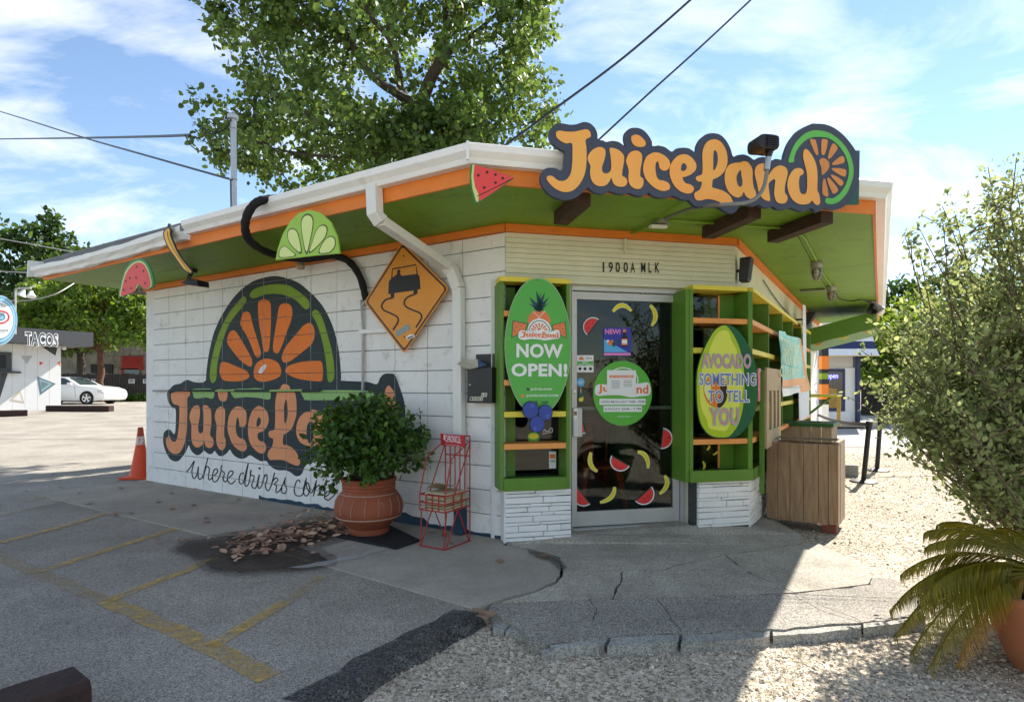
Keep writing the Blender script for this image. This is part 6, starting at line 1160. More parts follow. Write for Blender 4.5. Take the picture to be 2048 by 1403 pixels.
Q = [FL.P(*FL.px(x, y, ds_ + .001), ds_ + .001) for x, y in ((889, 889), (920, 892), (920, 890), (889, 887))]; put_text(b, 'GET IT EVERY FIRST WEEK', Q, 1, .0)
Q = [FL.P(*FL.px(x, y, ds_ + .001), ds_ + .001) for x, y in ((887.5, 881), (889.5, 881), (889.5, 868), (887.5, 868))]; b.flat(Q, 1)
b.build('sign_plate', [mat('red_enamel', (.45, .012, .025), .35), m_swhite], rk, recalc=False)
rn = random.Random(8); stackc = FL.P((a0r + a1r) / 2, .306, (d0r + d1r) / 2)
m_news = mat('yellowed_newsprint', (.55, .46, .29), .9, col2=(.42, .33, .20), scale=25, bump=.3)
for k in range(8):
    b = MB(); z = .306 + k * .0155; da, dd = rn.uniform(-.014, .014), rn.uniform(-.014, .014); tl2 = rn.uniform(-.006, .01)
    c = [FL.P(a0r + .02 + da, z, d0r + .02 + dd), FL.P(a1r - .02 + da, z, d0r + .02 + dd), FL.P(a1r - .02 + da, z + tl2, d1r - .02 + dd), FL.P(a0r + .02 + da, z + tl2, d1r - .02 + dd)]
    b.prism(c, (0, 0, .013)); o = b.build('newspaper', m_news)
    tag(o, 'folded yellowed newspaper in the red wire rack, ' + ('bottommost of the stack', 'second from the bottom', 'third from the bottom', 'fourth from the bottom', 'fourth from the top', 'third from the top', 'second from the top', 'topmost of the stack')[k], 'newspaper', 'newspapers in the rack')
b = MB(); g = [[FL.P(a1r - .015 - .17 * i / 5, .42 + .05 * math.sin(i / 5 * 2.2) + .04 * j / 3, d0r + .04 + .22 * j / 3) for i in range(6)] for j in range(4)]
for j in range(3):
    for i in range(5): b.add([g[j][i], g[j][i + 1], g[j + 1][i + 1], g[j + 1][i]], [(0, 1, 2, 3)])
tag(b.build('newspaper', m_news, recalc=False, smooth=True), 'loose curled newspaper page lying on top of the rack stack', 'newspaper')
# traffic cone
m_cone = mat('cone_orange', (.75, .075, .012), .5, var=.25, scale=6, dirt=(.25, .04, .02), dthr=(.62, .8), dscale=10); cc = gnd(281, 956)
cn = thing('traffic_cone', cc, 'scuffed orange traffic cone at the far corner of the mural wall', 'traffic cone')
b = MB(); b.box(cc + Vector((-.19, -.17, .002)), (.37, .04, 0), (-.04, .34, 0), (0, 0, .035)); b.build('base', m_cone, cn, bevel=.012)
co = cc + Vector((.0, 0, .035))
b = MB(); b.lathe([(.135, 0), (.128, .02), (.045, .50)], co, 26); b.build('body', m_cone, cn, smooth=True)
b = MB(); b.lathe([(.0585, .43), (.0465, .545), (.044, .545)], co, 26); b.build('reflective_collar', mat('cone_collar', (.62, .56, .52), .5, dirt=(.5, .08, .03), dthr=(.5, .58), dscale=20), cn, smooth=True)
b = MB(); b.lathe([(.0445, .545), (.032, .66), (.028, .665), (.001, .665)], co, 26); b.build('tip', mat('cone_tip', (.45, .05, .02), .6, var=.3), cn, smooth=True)
# dark timbers used as wheel stops
m_tie = mat('creosote_timber', (.060, .030, .022), .85, col2=(.022, .013, .012), scale=3.5, bump=.6, bscale=22, stretch=(6, 1.6, 6), dirt=(.12, .08, .06), dthr=(.62, .8), dscale=12)
def timber(p0, p1, w, h, lab, grp, z=0.0, m=m_tie, seed=0):
    p0, p1 = V3(p0), V3(p1); u = (p1 - p0); u.z = 0; L_ = u.length; u.normalize(); n_ = Vector((-u.y, u.x, 0)); rr = random.Random(seed)
    b = MB(); N_ = 10; prof_ = [(-w / 2, 0), (w / 2, 0), (w / 2, h * .88), (w * .42, h), (-w * .42, h), (-w / 2, h * .88)]
    vs = []
    for i in range(N_ + 1):
        c = p0 + u * (L_ * i / N_)
        for x, z_ in prof_: vs.append(c + n_ * (x + rr.uniform(-.004, .004)) + Vector((0, 0, z + z_ + (rr.uniform(-.005, .005) if z_ else 0))))
    b.add(vs, [(i * 6 + k, i * 6 + (k + 1) % 6, (i + 1) * 6 + (k + 1) % 6, (i + 1) * 6 + k) for i in range(N_) for k in range(6)] + [(5, 4, 3, 2, 1, 0), tuple(N_ * 6 + k for k in range(6))])
    return tag(b.build('timber', m, None), lab, 'timber', grp)
e = Vector((-1.66, 2.262, 0)); dl_ = Vector((-.588, -.809, 0)); timber(e, e + dl_ * 2.4, .205, .158, 'rough dark timber lying in the near corner of the lot', 'timbers used as wheel stops', seed=1)
# plank boxes on the gravel side
m_plank = mat('weathered_plank', (.40, .27, .16), .8, col2=(.24, .14, .075), scale=3.2, bump=.4, bscale=25, stretch=(9, 9, 1.1), dirt=(.05, .03, .02), dthr=(.60, .78), dscale=7)
m_plank2 = mat('grey_plank', (.38, .29, .19), .8, col2=(.25, .18, .11), scale=3.2, bump=.4, stretch=(9, 9, 1.1))
FB = Frame((2.40, 5.54), 126); 
if FB.n.dot(Vector((0, -1, 0))) < 0: FB.n = -FB.n
bx = thing('plank_bin', FB.P(.3, 0, -.2), 'open bin of weathered vertical planks near the shop corner', 'bin')
z0b, z1b, wb, db = .02, .745, .60, .46
xs_ = [0, .10, .205, .32, .44, .52, .60]
rr = random.Random(12)
for i in range(6): pc('plank', FB, xs_[i] + .002, xs_[i + 1] - .002, z0b + rr.uniform(0, .012), z1b - rr.uniform(0, .006), -.02, rr.uniform(-.003, .002), m_plank, bx, .002)
for i in range(4):
    b = MB(); b.box(FB.P(wb - .02, z0b, -.022 - i * .11), FB.u * (.02 + rr.uniform(-.002, .002)), FB.n * -.106, (0, 0, z1b - z0b)); b.build('plank', m_plank2, bx)
    b = MB(); b.box(FB.P(0, z0b, -.022 - i * .11), FB.u * .02, FB.n * -.106, (0, 0, z1b - z0b)); b.build('plank', m_plank, bx)
pc('back_board', FB, .021, wb - .021, z0b, z1b - .02, -db, -db + .02, m_plank, bx); pc('bottom_board', FB, .021, wb - .021, .08, .1, -db + .021, -.021, m_plank, bx)
pc('rim', FB, .0, wb, z1b + .001, z1b + .02, -db, -db + .05, m_plank2, bx); b = MB(); b.box(FB.P(wb - .045, z1b + .001, -.02), FB.u * .045, FB.n * -(db - .072), (0, 0, .018)); b.build('rim', m_plank2, bx); b = MB(); b.box(FB.P(0, z1b + .001, -.02), FB.u * .04, FB.n * -(db - .072), (0, 0, .018)); b.build('rim', m_plank2, bx)
for a, d in ((.52, -.08), (.5, -.36)):
    br = MB(); br.fbox(FB, a - .06, a + .06, ZG, .018, d - .045, d + .035); tag(br.build('brick', mat('red_brick', (.26, .08, .05), .85, var=.3, scale=25, bump=.4), None, bevel=.006), 'red brick propping the plank bin, ' + ('front one' if a > .51 else 'back one'), 'brick', 'bricks under the plank bin')
F2 = Frame((3.30, 7.2), 126)
if F2.n.dot(Vector((0, -1, 0))) < 0: F2.n = -F2.n
b2 = thing('lidded_bin', F2.P(.3, 0, -.2), 'wooden waste bin with green slotted lid behind the plank bin', 'bin')
for i in range(5): pc('plank', F2, .11 * i + .002, .11 * (i + 1) - .002, ZG, .78, -.02, rr.uniform(-.003, .002), m_plank2, b2)
b = MB(); b.box(F2.P(.53, ZG, -.021), F2.u * .02, F2.n * -.45, (0, 0, .78 - ZG)); b.build('side_board', m_plank2, b2); b = MB(); b.box(F2.P(0, ZG, -.021), F2.u * .02, F2.n * -.45, (0, 0, .78 - ZG)); b.build('side_board', m_plank2, b2)
m_lid = mat('dark_green_lid', (.025, .11, .03), .5, var=.2)
for (x0, x1, y0, y1) in ((-.02, .57, -.13, .02), (-.02, .57, -.5, -.34), (-.02, .15, -.339, -.131), (.40, .57, -.339, -.131)): b = MB(); b.fbox(F2, x0, x1, .782, .825, y0, y1); b.build('lid_board', m_lid, b2)
gate = thing('slatted_panel', FR.P(.8, .74, .24), 'pale slatted wooden panel standing behind the plank bin', 'panel'); dG = .24; m_pale = mat('pale_plywood', (.50, .36, .20), .7, var=.15, scale=6)
aa0 = FR.px(1534, 800, dG)[0]; aa1 = FR.px(1562, 800, dG)[0]; ww = aa1 - aa0
pc('top_rail', FR, aa0, aa1, 1.22, 1.43, dG - .02, dG, m_pale, gate); pc('bottom_rail', FR, aa0, aa1, .70, .86, dG - .02, dG, m_pale, gate)
for f0, f1 in ((0, .16), (.32, .45), (.60, .72), (.86, 1)): pc('slat', FR, aa0 + ww * f0, aa0 + ww * f1, .861, 1.219, dG - .02, dG - .001, m_pale, gate)
pc('support', FR, aa0 - .03, aa0 - .003, .30, 1.40, dG - .06, dG - .02, m_green, gate)
b = MB(); p = gnd(1700, 952, ZG); b.box(p + Vector((-.12, -.02, 0)), (.2, -.06, 0), (.05, .16, 0), (0, 0, .17)); tag(b.build('concrete_block', m_curb, None, bevel=.012), 'grey concrete block on the gravel past the plank bin', 'block')
# queue barrier posts and belts
m_stan = mat('stanchion_black', (.014, .014, .015), .5)
def stanchion(px_, py_, tx, ty, lab):
    p = gnd(px_, py_, ZG + .004); Y = p.y - .04; t_ = at(tx, ty, Y); t = thing('queue_post', p, lab, 'barrier post', 'queue barrier posts')
    b = MB(); b.lathe([(0, 0), (.17, 0), (.17, .012), (.15, .022), (.04, .03), (0, .03)], p, 26); b.build('base', m_stan, t, smooth=True)
    b = MB(); b.tube([p + Vector((0, 0, .02)), p.lerp(t_, .9)], .032, 14); b.build('pole', m_stan, t, smooth=True)
    b = MB(); b.tube([p.lerp(t_, .88), t_], .042, 14); b.build('belt_head', m_stan, t, smooth=True); return t_
t1_ = stanchion(1727, 963, 1739, 842, 'black queue barrier post nearer the plank bin'); t2_ = stanchion(1754, 940, 1761, 836, 'black queue barrier post farther back near the blue kiosk')
def belt(p0, p1, lab):
    b = MB(); p0, p1 = V3(p0), V3(p1); n_ = (p1 - p0).cross(Vector((0, 0, 1))).normalized() * .003; h = Vector((0, 0, .05)); pts = [p0.lerp(p1, k / 8) - Vector((0, 0, .05 * math.sin(math.pi * k / 8))) for k in range(9)]
    b.add([q + s_ for q in pts for s_ in (n_, n_ - h, -n_ - h, -n_)], [(i * 4 + k, i * 4 + (k + 1) % 4, (i + 1) * 4 + (k + 1) % 4, (i + 1) * 4 + k) for i in range(8) for k in range(4)]); return tag(b.build('queue_belt', m_stan, None), lab, 'barrier belt', 'queue barrier belts')
belt(t1_ - Vector((0, 0, .02)), FR.P(7.6, .72, .05), 'black queue belt stretched from the nearer post to the shop wall'); belt(t1_ - Vector((0, 0, .02)) + Vector((.03, .02, 0)), t2_ + Vector((1.4, 2.0, -.03)), 'black queue belt running past the farther post'); belt(t2_ - Vector((0, 0, .02)), t2_ + Vector((1.6, .2, 0)), 'black queue belt leaving the farther post to the right')
# ---- inside the shop, behind the door glass: orange metal chair and green sack
m_ochair = mat('orange_chair_metal', (.55, .09, .03), .4); cf = FD.P(1.02, .056, -.62)
ch = thing('metal_chair', cf, 'orange metal cafe chair inside behind the door glass', 'chair')
def PF(a, z, d): return cf + FD.u * a + FD.n * d + Vector((0, 0, z))
b = MB(); b.prism([PF(x, .44, y) for x, y in ((-.18, -.18), (.18, -.18), (.2, .2), (-.2, .2))], (0, 0, .025)); b.build('seat', m_ochair, ch, bevel=.008)
for sx, sy in ((-1, -1), (1, -1), (1, 1), (-1, 1)):
    b = MB(); b.tube([PF(sx * .16, .44, sy * .16), PF(sx * .225, 0, sy * .225)], [.038, .017], 8); b.build('leg', m_ochair, ch, smooth=True)
b = MB(); b.tube(sm([tuple(PF(x, z, y)) for x, z, y in ((-.17, .46, -.17), (-.19, .70, -.21), (-.12, .84, -.23), (.12, .84, -.23), (.19, .70, -.21), (.17, .46, -.17))], 5, closed=False), .015, 8); b.build('back_hoop', m_ochair, ch, smooth=True)
b = MB(); b.prism([PF(-.06, .46, -.185), PF(.06, .46, -.185), PF(.055, .83, -.232), PF(-.055, .83, -.232)], FD.n * .004); b.build('back_splat', m_ochair, ch)
cg = FD.P(1.36, .056, -.75); rr = random.Random(2)
b = MB(); b.lathe([(r * (1 + .04 * math.sin(i * 2.1)), z) for i, (r, z) in enumerate(((0, 0), (.16, 0), (.19, .1), (.18, .3), (.16, .5), (.13, .68), (.09, .80), (.03, .86), (0, .87)))], cg, 14); tag(b.build('folded_parasol', mat('green_canvas', (.02, .15, .07), .8, var=.3, scale=9, bump=.4, bscale=20), None, smooth=True), 'folded green canvas standing inside behind the door glass', 'parasol')
# ================================================================== BACKGROUND BUILDINGS, CAR, WIRES
GY = zfar
# ---- taco hut on the far left
m_hutw = mat('hut_white_boards', (.74, .74, .73), .6, var=.06, scale=3); m_dark = mat('dark_grey_paint', (.062, .065, .07), .55, var=.1, scale=4)
HUTY = 25.0; corner_px = 122
cR = at(122, 824, HUTY); HZ = GY(cR.x, cR.y) + .0
FH = Frame((cR.x, cR.y), -150)      # wall runs away to the left
if FH.n.y > 0: FH.n = -FH.n
hut = thing('taco_hut', (cR.x, cR.y, HZ), 'white board hut with dark fascia reading TACOS and painted triangles', 'building')
def hz(py): return CH + (HY - py) / FPX * HUTY
nb_ = 14; wb_ = .42
for k in range(nb_): pc('wall_board', FH, k * wb_ + .004, (k + 1) * wb_ - .004, HZ - .2, hz(688), -.06, 0.0, m_hutw, hut, 0)
pc('wall_core', FH, .01, nb_ * wb_, HZ - .2, hz(686), -3.2, -.065, m_hutw, hut, 0)
pc('fascia', FH, -.8, nb_ * wb_, hz(692), hz(664), -3.6, .95, m_dark, hut, 0)
b = MB(); put_text(b, 'TACOS', fquad(FH, 49.5, 691, 117, 666.5, .956), 0, .09, 1.1); put_text(b, 'TACOS', fquad(FH, 51.2, 690, 115.3, 667.6, .962), 1, .006, 1.1); b.build('sign_lettering', [m_swhite, m_dark], hut, recalc=False)
a0h, zh0 = FH.px(22, 742); a1h, zh1 = FH.px(-30, 702)
pc('hatch_frame', FH, a0h - .0, a1h, zh0, zh1, .004, .07, m_dark, hut, 0); pc('hatch_opening', FH, a0h + .18, a1h, zh0 + .12, zh1 - .12, .072, .075, m_ink, hut, 0); pc('hatch_sill', FH, a0h - .25, a1h, zh0 - .08, zh0 - .002, .004, .22, m_dark, hut, 0)
def tri(pts, m, d): b = MB(); b.flat([FH.P(*FH.px(x, y, d), d) for x, y in pts], 0); b.build('triangle_and_shadow_paint', m, hut, recalc=False)
m_tg = mat('triangle_grey', (.42, .43, .44), .6); m_tb = mat('triangle_slate', (.13, .20, .23), .6); m_tt = mat('triangle_teal', (.25, .40, .44), .6); m_tan = mat('triangle_tan', (.55, .48, .36), .6)
tri([(75, 752 - 43), (64, 709), (52, 729)][:0] or [(42, 711), (65, 711), (53, 728)], m_tg, .004); tri([(79, 722), (79, 730), (87, 726)], m_sred, .004); tri([(82, 692), (115, 694), (111, 711)], m_dark, .004)  # last dark triangle paints the fascia overhang's cast shadow onto the wall
tri([(74, 752), (112, 767), (80, 790)], m_tb, .004); tri([(79, 758), (105, 767), (83, 783)], m_tt, .008); tri([(82, 762), (99, 767), (84, 778)], m_tb, .012)
tri([(40, 780), (18, 801), (49, 806)], m_tan, .004); tri([(39, 786), (25, 799), (44, 802)], m_hutw, .008); tri([(114, 725), (121, 722), (121, 732)], m_sora, .004); tri([(0, 745), (16, 745), (-4, 808)], m_dark, .004)
for x in (70, 128):
    p = FH.P(FH.px(x, 695, .5)[0], hz(692), .5); b = MB(); b.lathe([(.05, 0), (.09, -.1), (.06, -.17), (.001, -.18)], p, 12); b.build('lamp', MATS['bulb_white'], hut, smooth=True)
rsn = thing('round_hut_sign', at(0, 690, HUTY - 3.1), 'round white sign with blue rim and red bullseye on the taco hut', 'sign')
FQ = Frame(tuple(at(0, 690, HUTY - 3.1))[:2], -150)
if FQ.n.y > 0: FQ.n = -FQ.n
ctr = (-2, 640); rx, ry = 37, 50
for i, (k, m) in enumerate(((1, mat('sign_pale_blue', (.35, .58, .75), .5)), (.93, mat('sign_mid_blue', (.06, .25, .42), .5)), (.89, MATS['sign_pale_blue']), (.77, MATS['sign_mid_blue']), (.74, m_swhite))):
    b = MB()
    pts = [FQ.P(*FQ.px(x, y, 0), .012 * i) for x, y in circ(*ctr, rx * k, 40, ry * k)]
    if i == 0: b.prism(pts, FQ.n * -.1)
    else: b.flat(pts)
    b.build('board' if i == 0 else 'painted_ring', m, rsn, recalc=(i == 0))
for i, (k, m) in enumerate(((18, m_sred), (14, m_swhite), (9, MATS['sign_mid_blue']), (6, MATS['sign_pale_blue']))): b = MB(); b.flat([FQ.P(*FQ.px(x, y, 0), .06 + .008 * i) for x, y in circ(0, 634, k, 26, k * .75)]); b.build('bullseye_ring', m, rsn, recalc=False)
b = MB(); put_text(b, 'NACHOS', [FQ.P(*FQ.px(x, y, 0), .07) for x, y in ((-18, 663), (15, 663), (15, 658.5), (-18, 658.5))], 0, .04); put_text(b, 'PAPAS', [FQ.P(*FQ.px(x, y, 0), .07) for x, y in ((-14, 607), (8, 615), (10, 610), (-12, 600))], 0, .0); b.build('sign_lettering', m_sgrey, rsn, recalc=False)
gl = thing('gooseneck_lamp', at(31, 660, HUTY - 2.5), 'grey gooseneck pole with two white spot bulbs above the taco hut', 'lamp'); Yg = HUTY - 2.5
b = MB(); b.tube(sm([tuple(at(x, y, Yg)) for x, y in ((30.5, 668), (30.5, 600), (31, 582), (36, 577), (62, 576))], 4, closed=False), .035, 8); b.build('pole', m_pipe, gl, smooth=True)
for x, y, ax in ((48, 580, (-.3, -.3, -1)), (63, 582, (.2, -.3, -1))): b = MB(); b.lathe([(.001, -.03), (.05, 0), (.08, .10), (.16, .24), (.13, .25), (.001, .26)], at(x, y, Yg), 14, axis=ax); b.build('spot_bulb', m_swhite, gl, smooth=True)
t0 = at(97, 824, HUTY - 1.0); t1 = at(223, 824, HUTY - 1.2); timber((t0.x, t0.y, 0), (t1.x, t1.y, 0), .28, .24, 'long dark timber on the ground right of the taco hut', 'timbers used as wheel stops', GY(t0.x, t0.y) - .01, seed=4)
t0 = at(55, 830, HUTY - 3.2); t1 = at(-30, 830, HUTY - 3.9); timber((t0.x, t0.y, 0), (t1.x, t1.y, 0), .28, .24, 'dark timber in front of the taco hut wall', 'timbers used as wheel stops', GY(t0.x, t0.y) - .02, seed=5)
# ---- white sedan, nose to the right
m_car = mat('white_car_paint', (.76, .77, .76), .25, spec=.5, coat=.6); m_cglass = mat('car_window', (.03, .045, .05), .08, spec=.6); m_tyre = mat('tyre_rubber', (.015, .015, .016), .8); m_rim = mat('alloy_rim', (.55, .56, .57), .3, metal=.7)
CY = 30.5; CZ = GY(-20, CY); nose = at(233, 800, CY); car = thing('parked_car', (nose.x - 2.3, CY, CZ), 'white sedan parked nose right behind the taco hut', 'car')
SC = .985
def cp(x, z, y): return Vector((nose.x - x * SC, CY + y, CZ + z * SC))      # x back from nose, y across (near side negative)
body = [(0.02, .36), (0.0, .50), (.03, .64), (.12, .76), (.45, .88), (1.05, .95), (1.35, .97), (1.75, 1.20), (2.10, 1.37), (2.55, 1.44), (3.1, 1.44), (3.6, 1.34), (4.1, 1.10), (4.45, 1.05), (4.75, .98), (4.82, .75), (4.80, .35), (4.3, .20), (.5, .18), (.10, .22)]
def wy(z): return .88 if z < .95 else .88 - (z - .95) * .42
b = MB(); n_ = len(body); vs = [cp(x, z, -wy(z)) for x, z in body] + [cp(x, z, wy(z)) for x, z in body]
tr3 = tessellate_polygon([[Vector((x, z, 0)) for x, z in body]]); b.add(vs, [tuple(t) for t in tr3] + [tuple(i + n_ for i in t) for t in tr3] + [(i, (i + 1) % n_, (i + 1) % n_ + n_, i + n_) for i in range(n_)]); b.build('body', m_car, car, bevel=.04, smooth=True)
def cside(name, pts, m, dy, th=.01):
    b = MB(); b.add([cp(x, z, -wy(z) - dy) for x, z in pts], [tuple(t) for t in tessellate_polygon([[Vector((x, z, 0)) for x, z in pts]])]); return b.build(name, m, car, recalc=False)
cside('side_window', [(1.62, 1.02), (1.95, 1.24), (2.2, 1.35), (2.58, 1.38), (2.58, 1.03)], m_cglass, .006); cside('side_window', [(2.66, 1.03), (2.66, 1.38), (3.1, 1.38), (3.45, 1.30), (3.72, 1.10), (3.6, 1.04)], m_cglass, .006)
b = MB(); b.add([cp(1.40, .99, -.70), cp(2.06, 1.365, -.56), cp(2.06, 1.365, .56), cp(1.40, .99, .70)], [(0, 1, 2, 3)]); o = b.build('windscreen', m_cglass, car, recalc=False); o.location.z += .015
for xw, lab in ((.93, 1), (3.75, 0)):
    for sd in (-1, 1):
        c = cp(xw, .325, sd * .80); ax = (0, sd, 0)
        w_ = bpy.data.objects.new('wheel', None); C.objects.link(w_); w_.parent = car; w_.location = c - wloc(car)
        b = MB(); b.lathe([(.22, -.1), (.30, -.1), (.325, -.06), (.325, .06), (.30, .1), (.22, .1)], c, 26, axis=ax); b.build('tyre', m_tyre, w_, smooth=True)
        b = MB(); b.lathe([(0, .06), (.05, .08), (.05, .095), (0, .1)], c, 12, axis=ax); b.lathe([(.20, .09), (.225, .1), (.225, .07)], c, 26, axis=ax)
        for k in range(5):
            a = k * 1.2566 + .3; v = Vector((math.cos(a), 0, math.sin(a))); s_ = Vector((-math.sin(a), 0, math.cos(a))); o_ = c + Vector((0, sd * .09, 0)); b.add([o_ + v * .03 + s_ * .03, o_ + v * .21 + s_ * .045, o_ + v * .21 - s_ * .045, o_ + v * .03 - s_ * .03], [(0, 1, 2, 3)])
        b.build('rim', m_rim, w_, recalc=False)
        b = MB(); b.lathe([(0, .02), (.36, .02)], c + Vector((0, sd * .062, .01)), 24, axis=ax); b.build('wheel_arch', m_tyre, w_, recalc=False)
cside('headlight', [(.05, .60), (.22, .70), (.42, .72), (.35, .62), (.12, .56)], mat('headlight_lens', (.5, .52, .54), .1), .008)
for x in (2.3, 3.2): b = MB(); b.tube([cp(x, .93, -.892), cp(x + .2, .935, -.892)], .014, 6); b.build('door_handle', m_car, car)
b = MB(); b.box(cp(1.85, 1.0, -1.02), (.2, 0, 0), (0, .13, 0), (0, 0, .12)); b.build('wing_mirror', m_car, car, bevel=.03)
for q in ([(2.62, .34), (2.62, 1.02)], [(1.5, .36), (1.55, .95)]):
    b = MB(); b.tube([cp(q[0][0], q[0][1], -.883), cp(q[1][0], q[1][1], -wy(q[1][1]) - .003)], .006, 5); b.build('door_seam', m_tyre, car)
b = MB(); b.tube([cp(1.5, .62, -.886), cp(3.9, .64, -.886)], .014, 5); b.build('side_moulding', m_car, car)
# ---- plank fence with notices, stone house behind
FY = 36.0; fz = GY(-20, FY); m_fence = mat('dark_fence_wood', (.052, .043, .037), .85, col2=(.03, .025, .022), scale=1.5, island=.2, bump=.3)
x0f, x1f = at(40, 760, FY).x, at(330, 760, FY).x; fence = thing('plank_fence', ((x0f + x1f) / 2, FY, fz), 'dark upright plank fence behind the white sedan', 'fence'); rr = random.Random(6); x = x0f; k = 0
topz = CH + (HY - 747) / FPX * FY
while x < x1f:
    b = MB(); b.box((x + .006, FY + rr.uniform(-.01, .01), fz - .1), (.148, 0, 0), (0, .025, 0), (0, 0, topz - fz + .1 + rr.uniform(-.05, .04))); b.build('plank', m_fence, fence); x += .16
for px_ in (188, 263, 292):
    p = at(px_, 762, FY - .06); nt_ = thing('fence_notice', p, 'small white notice on the plank fence, ' + {188: 'left one', 263: 'middle one', 292: 'right one'}[px_], 'notice', 'notices on the fence')
    b = MB(); b.box(p + Vector((-.18, 0, -.13)), (.36, 0, 0), (0, .02, 0), (0, 0, .26)); b.build('board', m_swhite, nt_)
    b = MB(); b.box(p + Vector((-.14, -.006, .01)), (.28, 0, 0), (0, .004, 0), (0, 0, .08)); b.box(p + Vector((-.14, -.006, -.09)), (.28, 0, 0), (0, .004, 0), (0, 0, .05)); b.build('printed_text', m_sblk, nt_)
HYs = 44.0; m_lime2 = mat('limestone', (.42, .38, .31), .9, var=.4, scale=1.3, bump=.6, bscale=4, island=.15); house = thing('stone_house', at(260, 780, HYs), 'pale stone house with red slatted porch behind the fence', 'house')
xA, xB = at(120, 700, HYs).x, at(345, 700, HYs).x
b = MB(); b.box((xA, HYs, 0), (xB - xA, 0, 0), (0, 5, 0), (0, 0, at(0, 640, HYs).z)); b.build('wall', m_lime2, house)
rr = random.Random(15)
for j in range(9):
    xx = at(205, 0, HYs).x
    while xx < xB:
        w_ = rr.uniform(.35, .8); z_ = 1.0 + j * .42; b = MB(); b.box((xx + .02, HYs - .06 - rr.random() * .05, z_ + .02), (w_ - .04, 0, 0), (0, .1, 0), (0, 0, .38)); b.build('stone', m_lime2, house); xx += w_
def hb(name, x0, y0, x1, y1, d, m, th=.1): p = at(x0, y1, HYs); q = at(x1, y0, HYs); b = MB(); b.box((p.x, HYs - d, p.z), (q.x - p.x, 0, 0), (0, -th, 0), (0, 0, q.z - p.z)); b.build(name, m, house)
hb('window', 186, 728, 229, 746, .14, m_ink); m_bar = mat('red_barn_paint', (.50, .05, .035), .7, var=.2)
for k in range(6): hb('porch_slat', 249, 714 + k * 4.4, 291, 717 + k * 4.4, .32, m_bar)
hb('porch_back', 250, 712, 290, 740, .2, mat('red_porch_back', (.28, .03, .025), .8)); hb('porch_post', 249, 736, 253, 750, .32, m_bar); hb('porch_door', 255, 737, 284, 750, .32, mat('grey_blue_door', (.2, .25, .27), .7))
# ---- blue and white kiosk on the right
KY = 19.0; m_navy = mat('navy_paint', (.018, .028, .095), .45); m_kw = mat('kiosk_white', (.74, .76, .78), .55, var=.05)
ks = thing('drive_kiosk', at(1690, 845, KY), 'white kiosk with navy striped awning and neon open sign', 'building')
def kb(name, x0, y0, x1, y1, dd, th, m): p = at(x0, y1, KY); q = at(x1, y0, KY); b = MB(); b.box((p.x, KY - dd, p.z), (q.x - p.x, 0, 0), (0, th, 0), (0, 0, q.z - p.z)); return b.build(name, m, ks)
kb('wall', 1600, 735, 1711, 843, 0, .12, m_kw); kb('wall', 1600, 700, 1705, 734, .02, .12, mat('kiosk_grey', (.5, .5, .48), .6)); kb('plinth', 1595, 843.5, 1722, 850, .8, 3.5, m_conc)
pr = at(1711, 843, KY); b = MB(); b.box((pr.x + .002, KY, pr.z), (.12, 0, 0), (0, 3, 0), (0, 0, at(0, 700, KY).z - pr.z)); b.build('side_wall', m_navy, ks)
pr2 = at(1717, 843, KY - .1); b = MB(); b.box((pr2.x - .06, KY - .14, pr2.z), (.1, 0, 0), (0, .13, 0), (0, 0, 2.3)); b.build('corner_post', m_navy, ks)
kb('window_frame', 1640, 737, 1689, 822, .04, .06, m_navy); kb('window_pane', 1640, 743, 1683, 816, .05, .006, mat('kiosk_window', (.035, .03, .025), .08, var=.5, scale=3, spec=.7))
for k in range(7): kb('window_bar', 1652 + k * 4.2, 745, 1652.8 + k * 4.2, 812, .055, .004, mat('window_bar', (.16, .16, .17), .5))
kb('poster', 1650, 776, 1672, 815, .06, .005, mat('amber_poster', (.42, .26, .06), .6, var=.4, scale=6))
b = MB(); m_neon = mat('blue_neon', (.05, .05, 1.0), .4, emit=5.0); v_, f_ = text2d('open', .0); p0 = at(1655, 760, KY - .08); p1 = at(1675, 749, KY - .08)
put_text(b, 'open', [at(1654, 759, KY - .08), at(1676, 759, KY - .08), at(1676, 749, KY - .08), at(1654, 749, KY - .08)], 0, .012); b.build('neon_sign', m_neon, ks, recalc=False)
for nm, q, m in (('awning_band', [(1590, 640), (1738, 640), (1748, 682), (1590, 682)], m_kw), ('awning_band', [(1590, 682.3), (1748.2, 682.3), (1753, 697), (1590, 697)], m_navy), ('awning_band', [(1590, 697.3), (1753.2, 697.3), (1760, 712), (1590, 712)], m_kw)):
    dep = lambda y: KY - .3 - (y - 640) / 72 * .9
    P = [at(x, y, dep(y)) for x, y in q]; b = MB(); b.prism(P, (0, .05, .03)); b.build(nm, m, ks)
b = MB(); P = [at(1590, 712, KY - 1.2), at(1760, 712, KY - 1.2), at(1750, 704, KY + 2.5), at(1590, 704, KY + 2.5)]; b.prism(P, (0, 0, .02)); b.build('awning_soffit', mat('ochre_soffit', (.55, .36, .06), .6), ks)
# ---- sunlit concrete drive in front of the kiosk
b = MB(); P = [Vector((5.2, 13.2, ZG + .008)), Vector((16, 11.0, ZG + .008)), Vector((40, 20, ZG + .008)), Vector((40, 34, ZG + .008)), Vector((4.0, 34, ZG + .008)), Vector((3.5, 15.5, ZG + .008))]; b.flat(P); struct(b.build('concrete_drive', mat('pale_drive', (.40, .39, .36), .85, var=.2, scale=1.2), loc=(0, 0, 0), recalc=False))
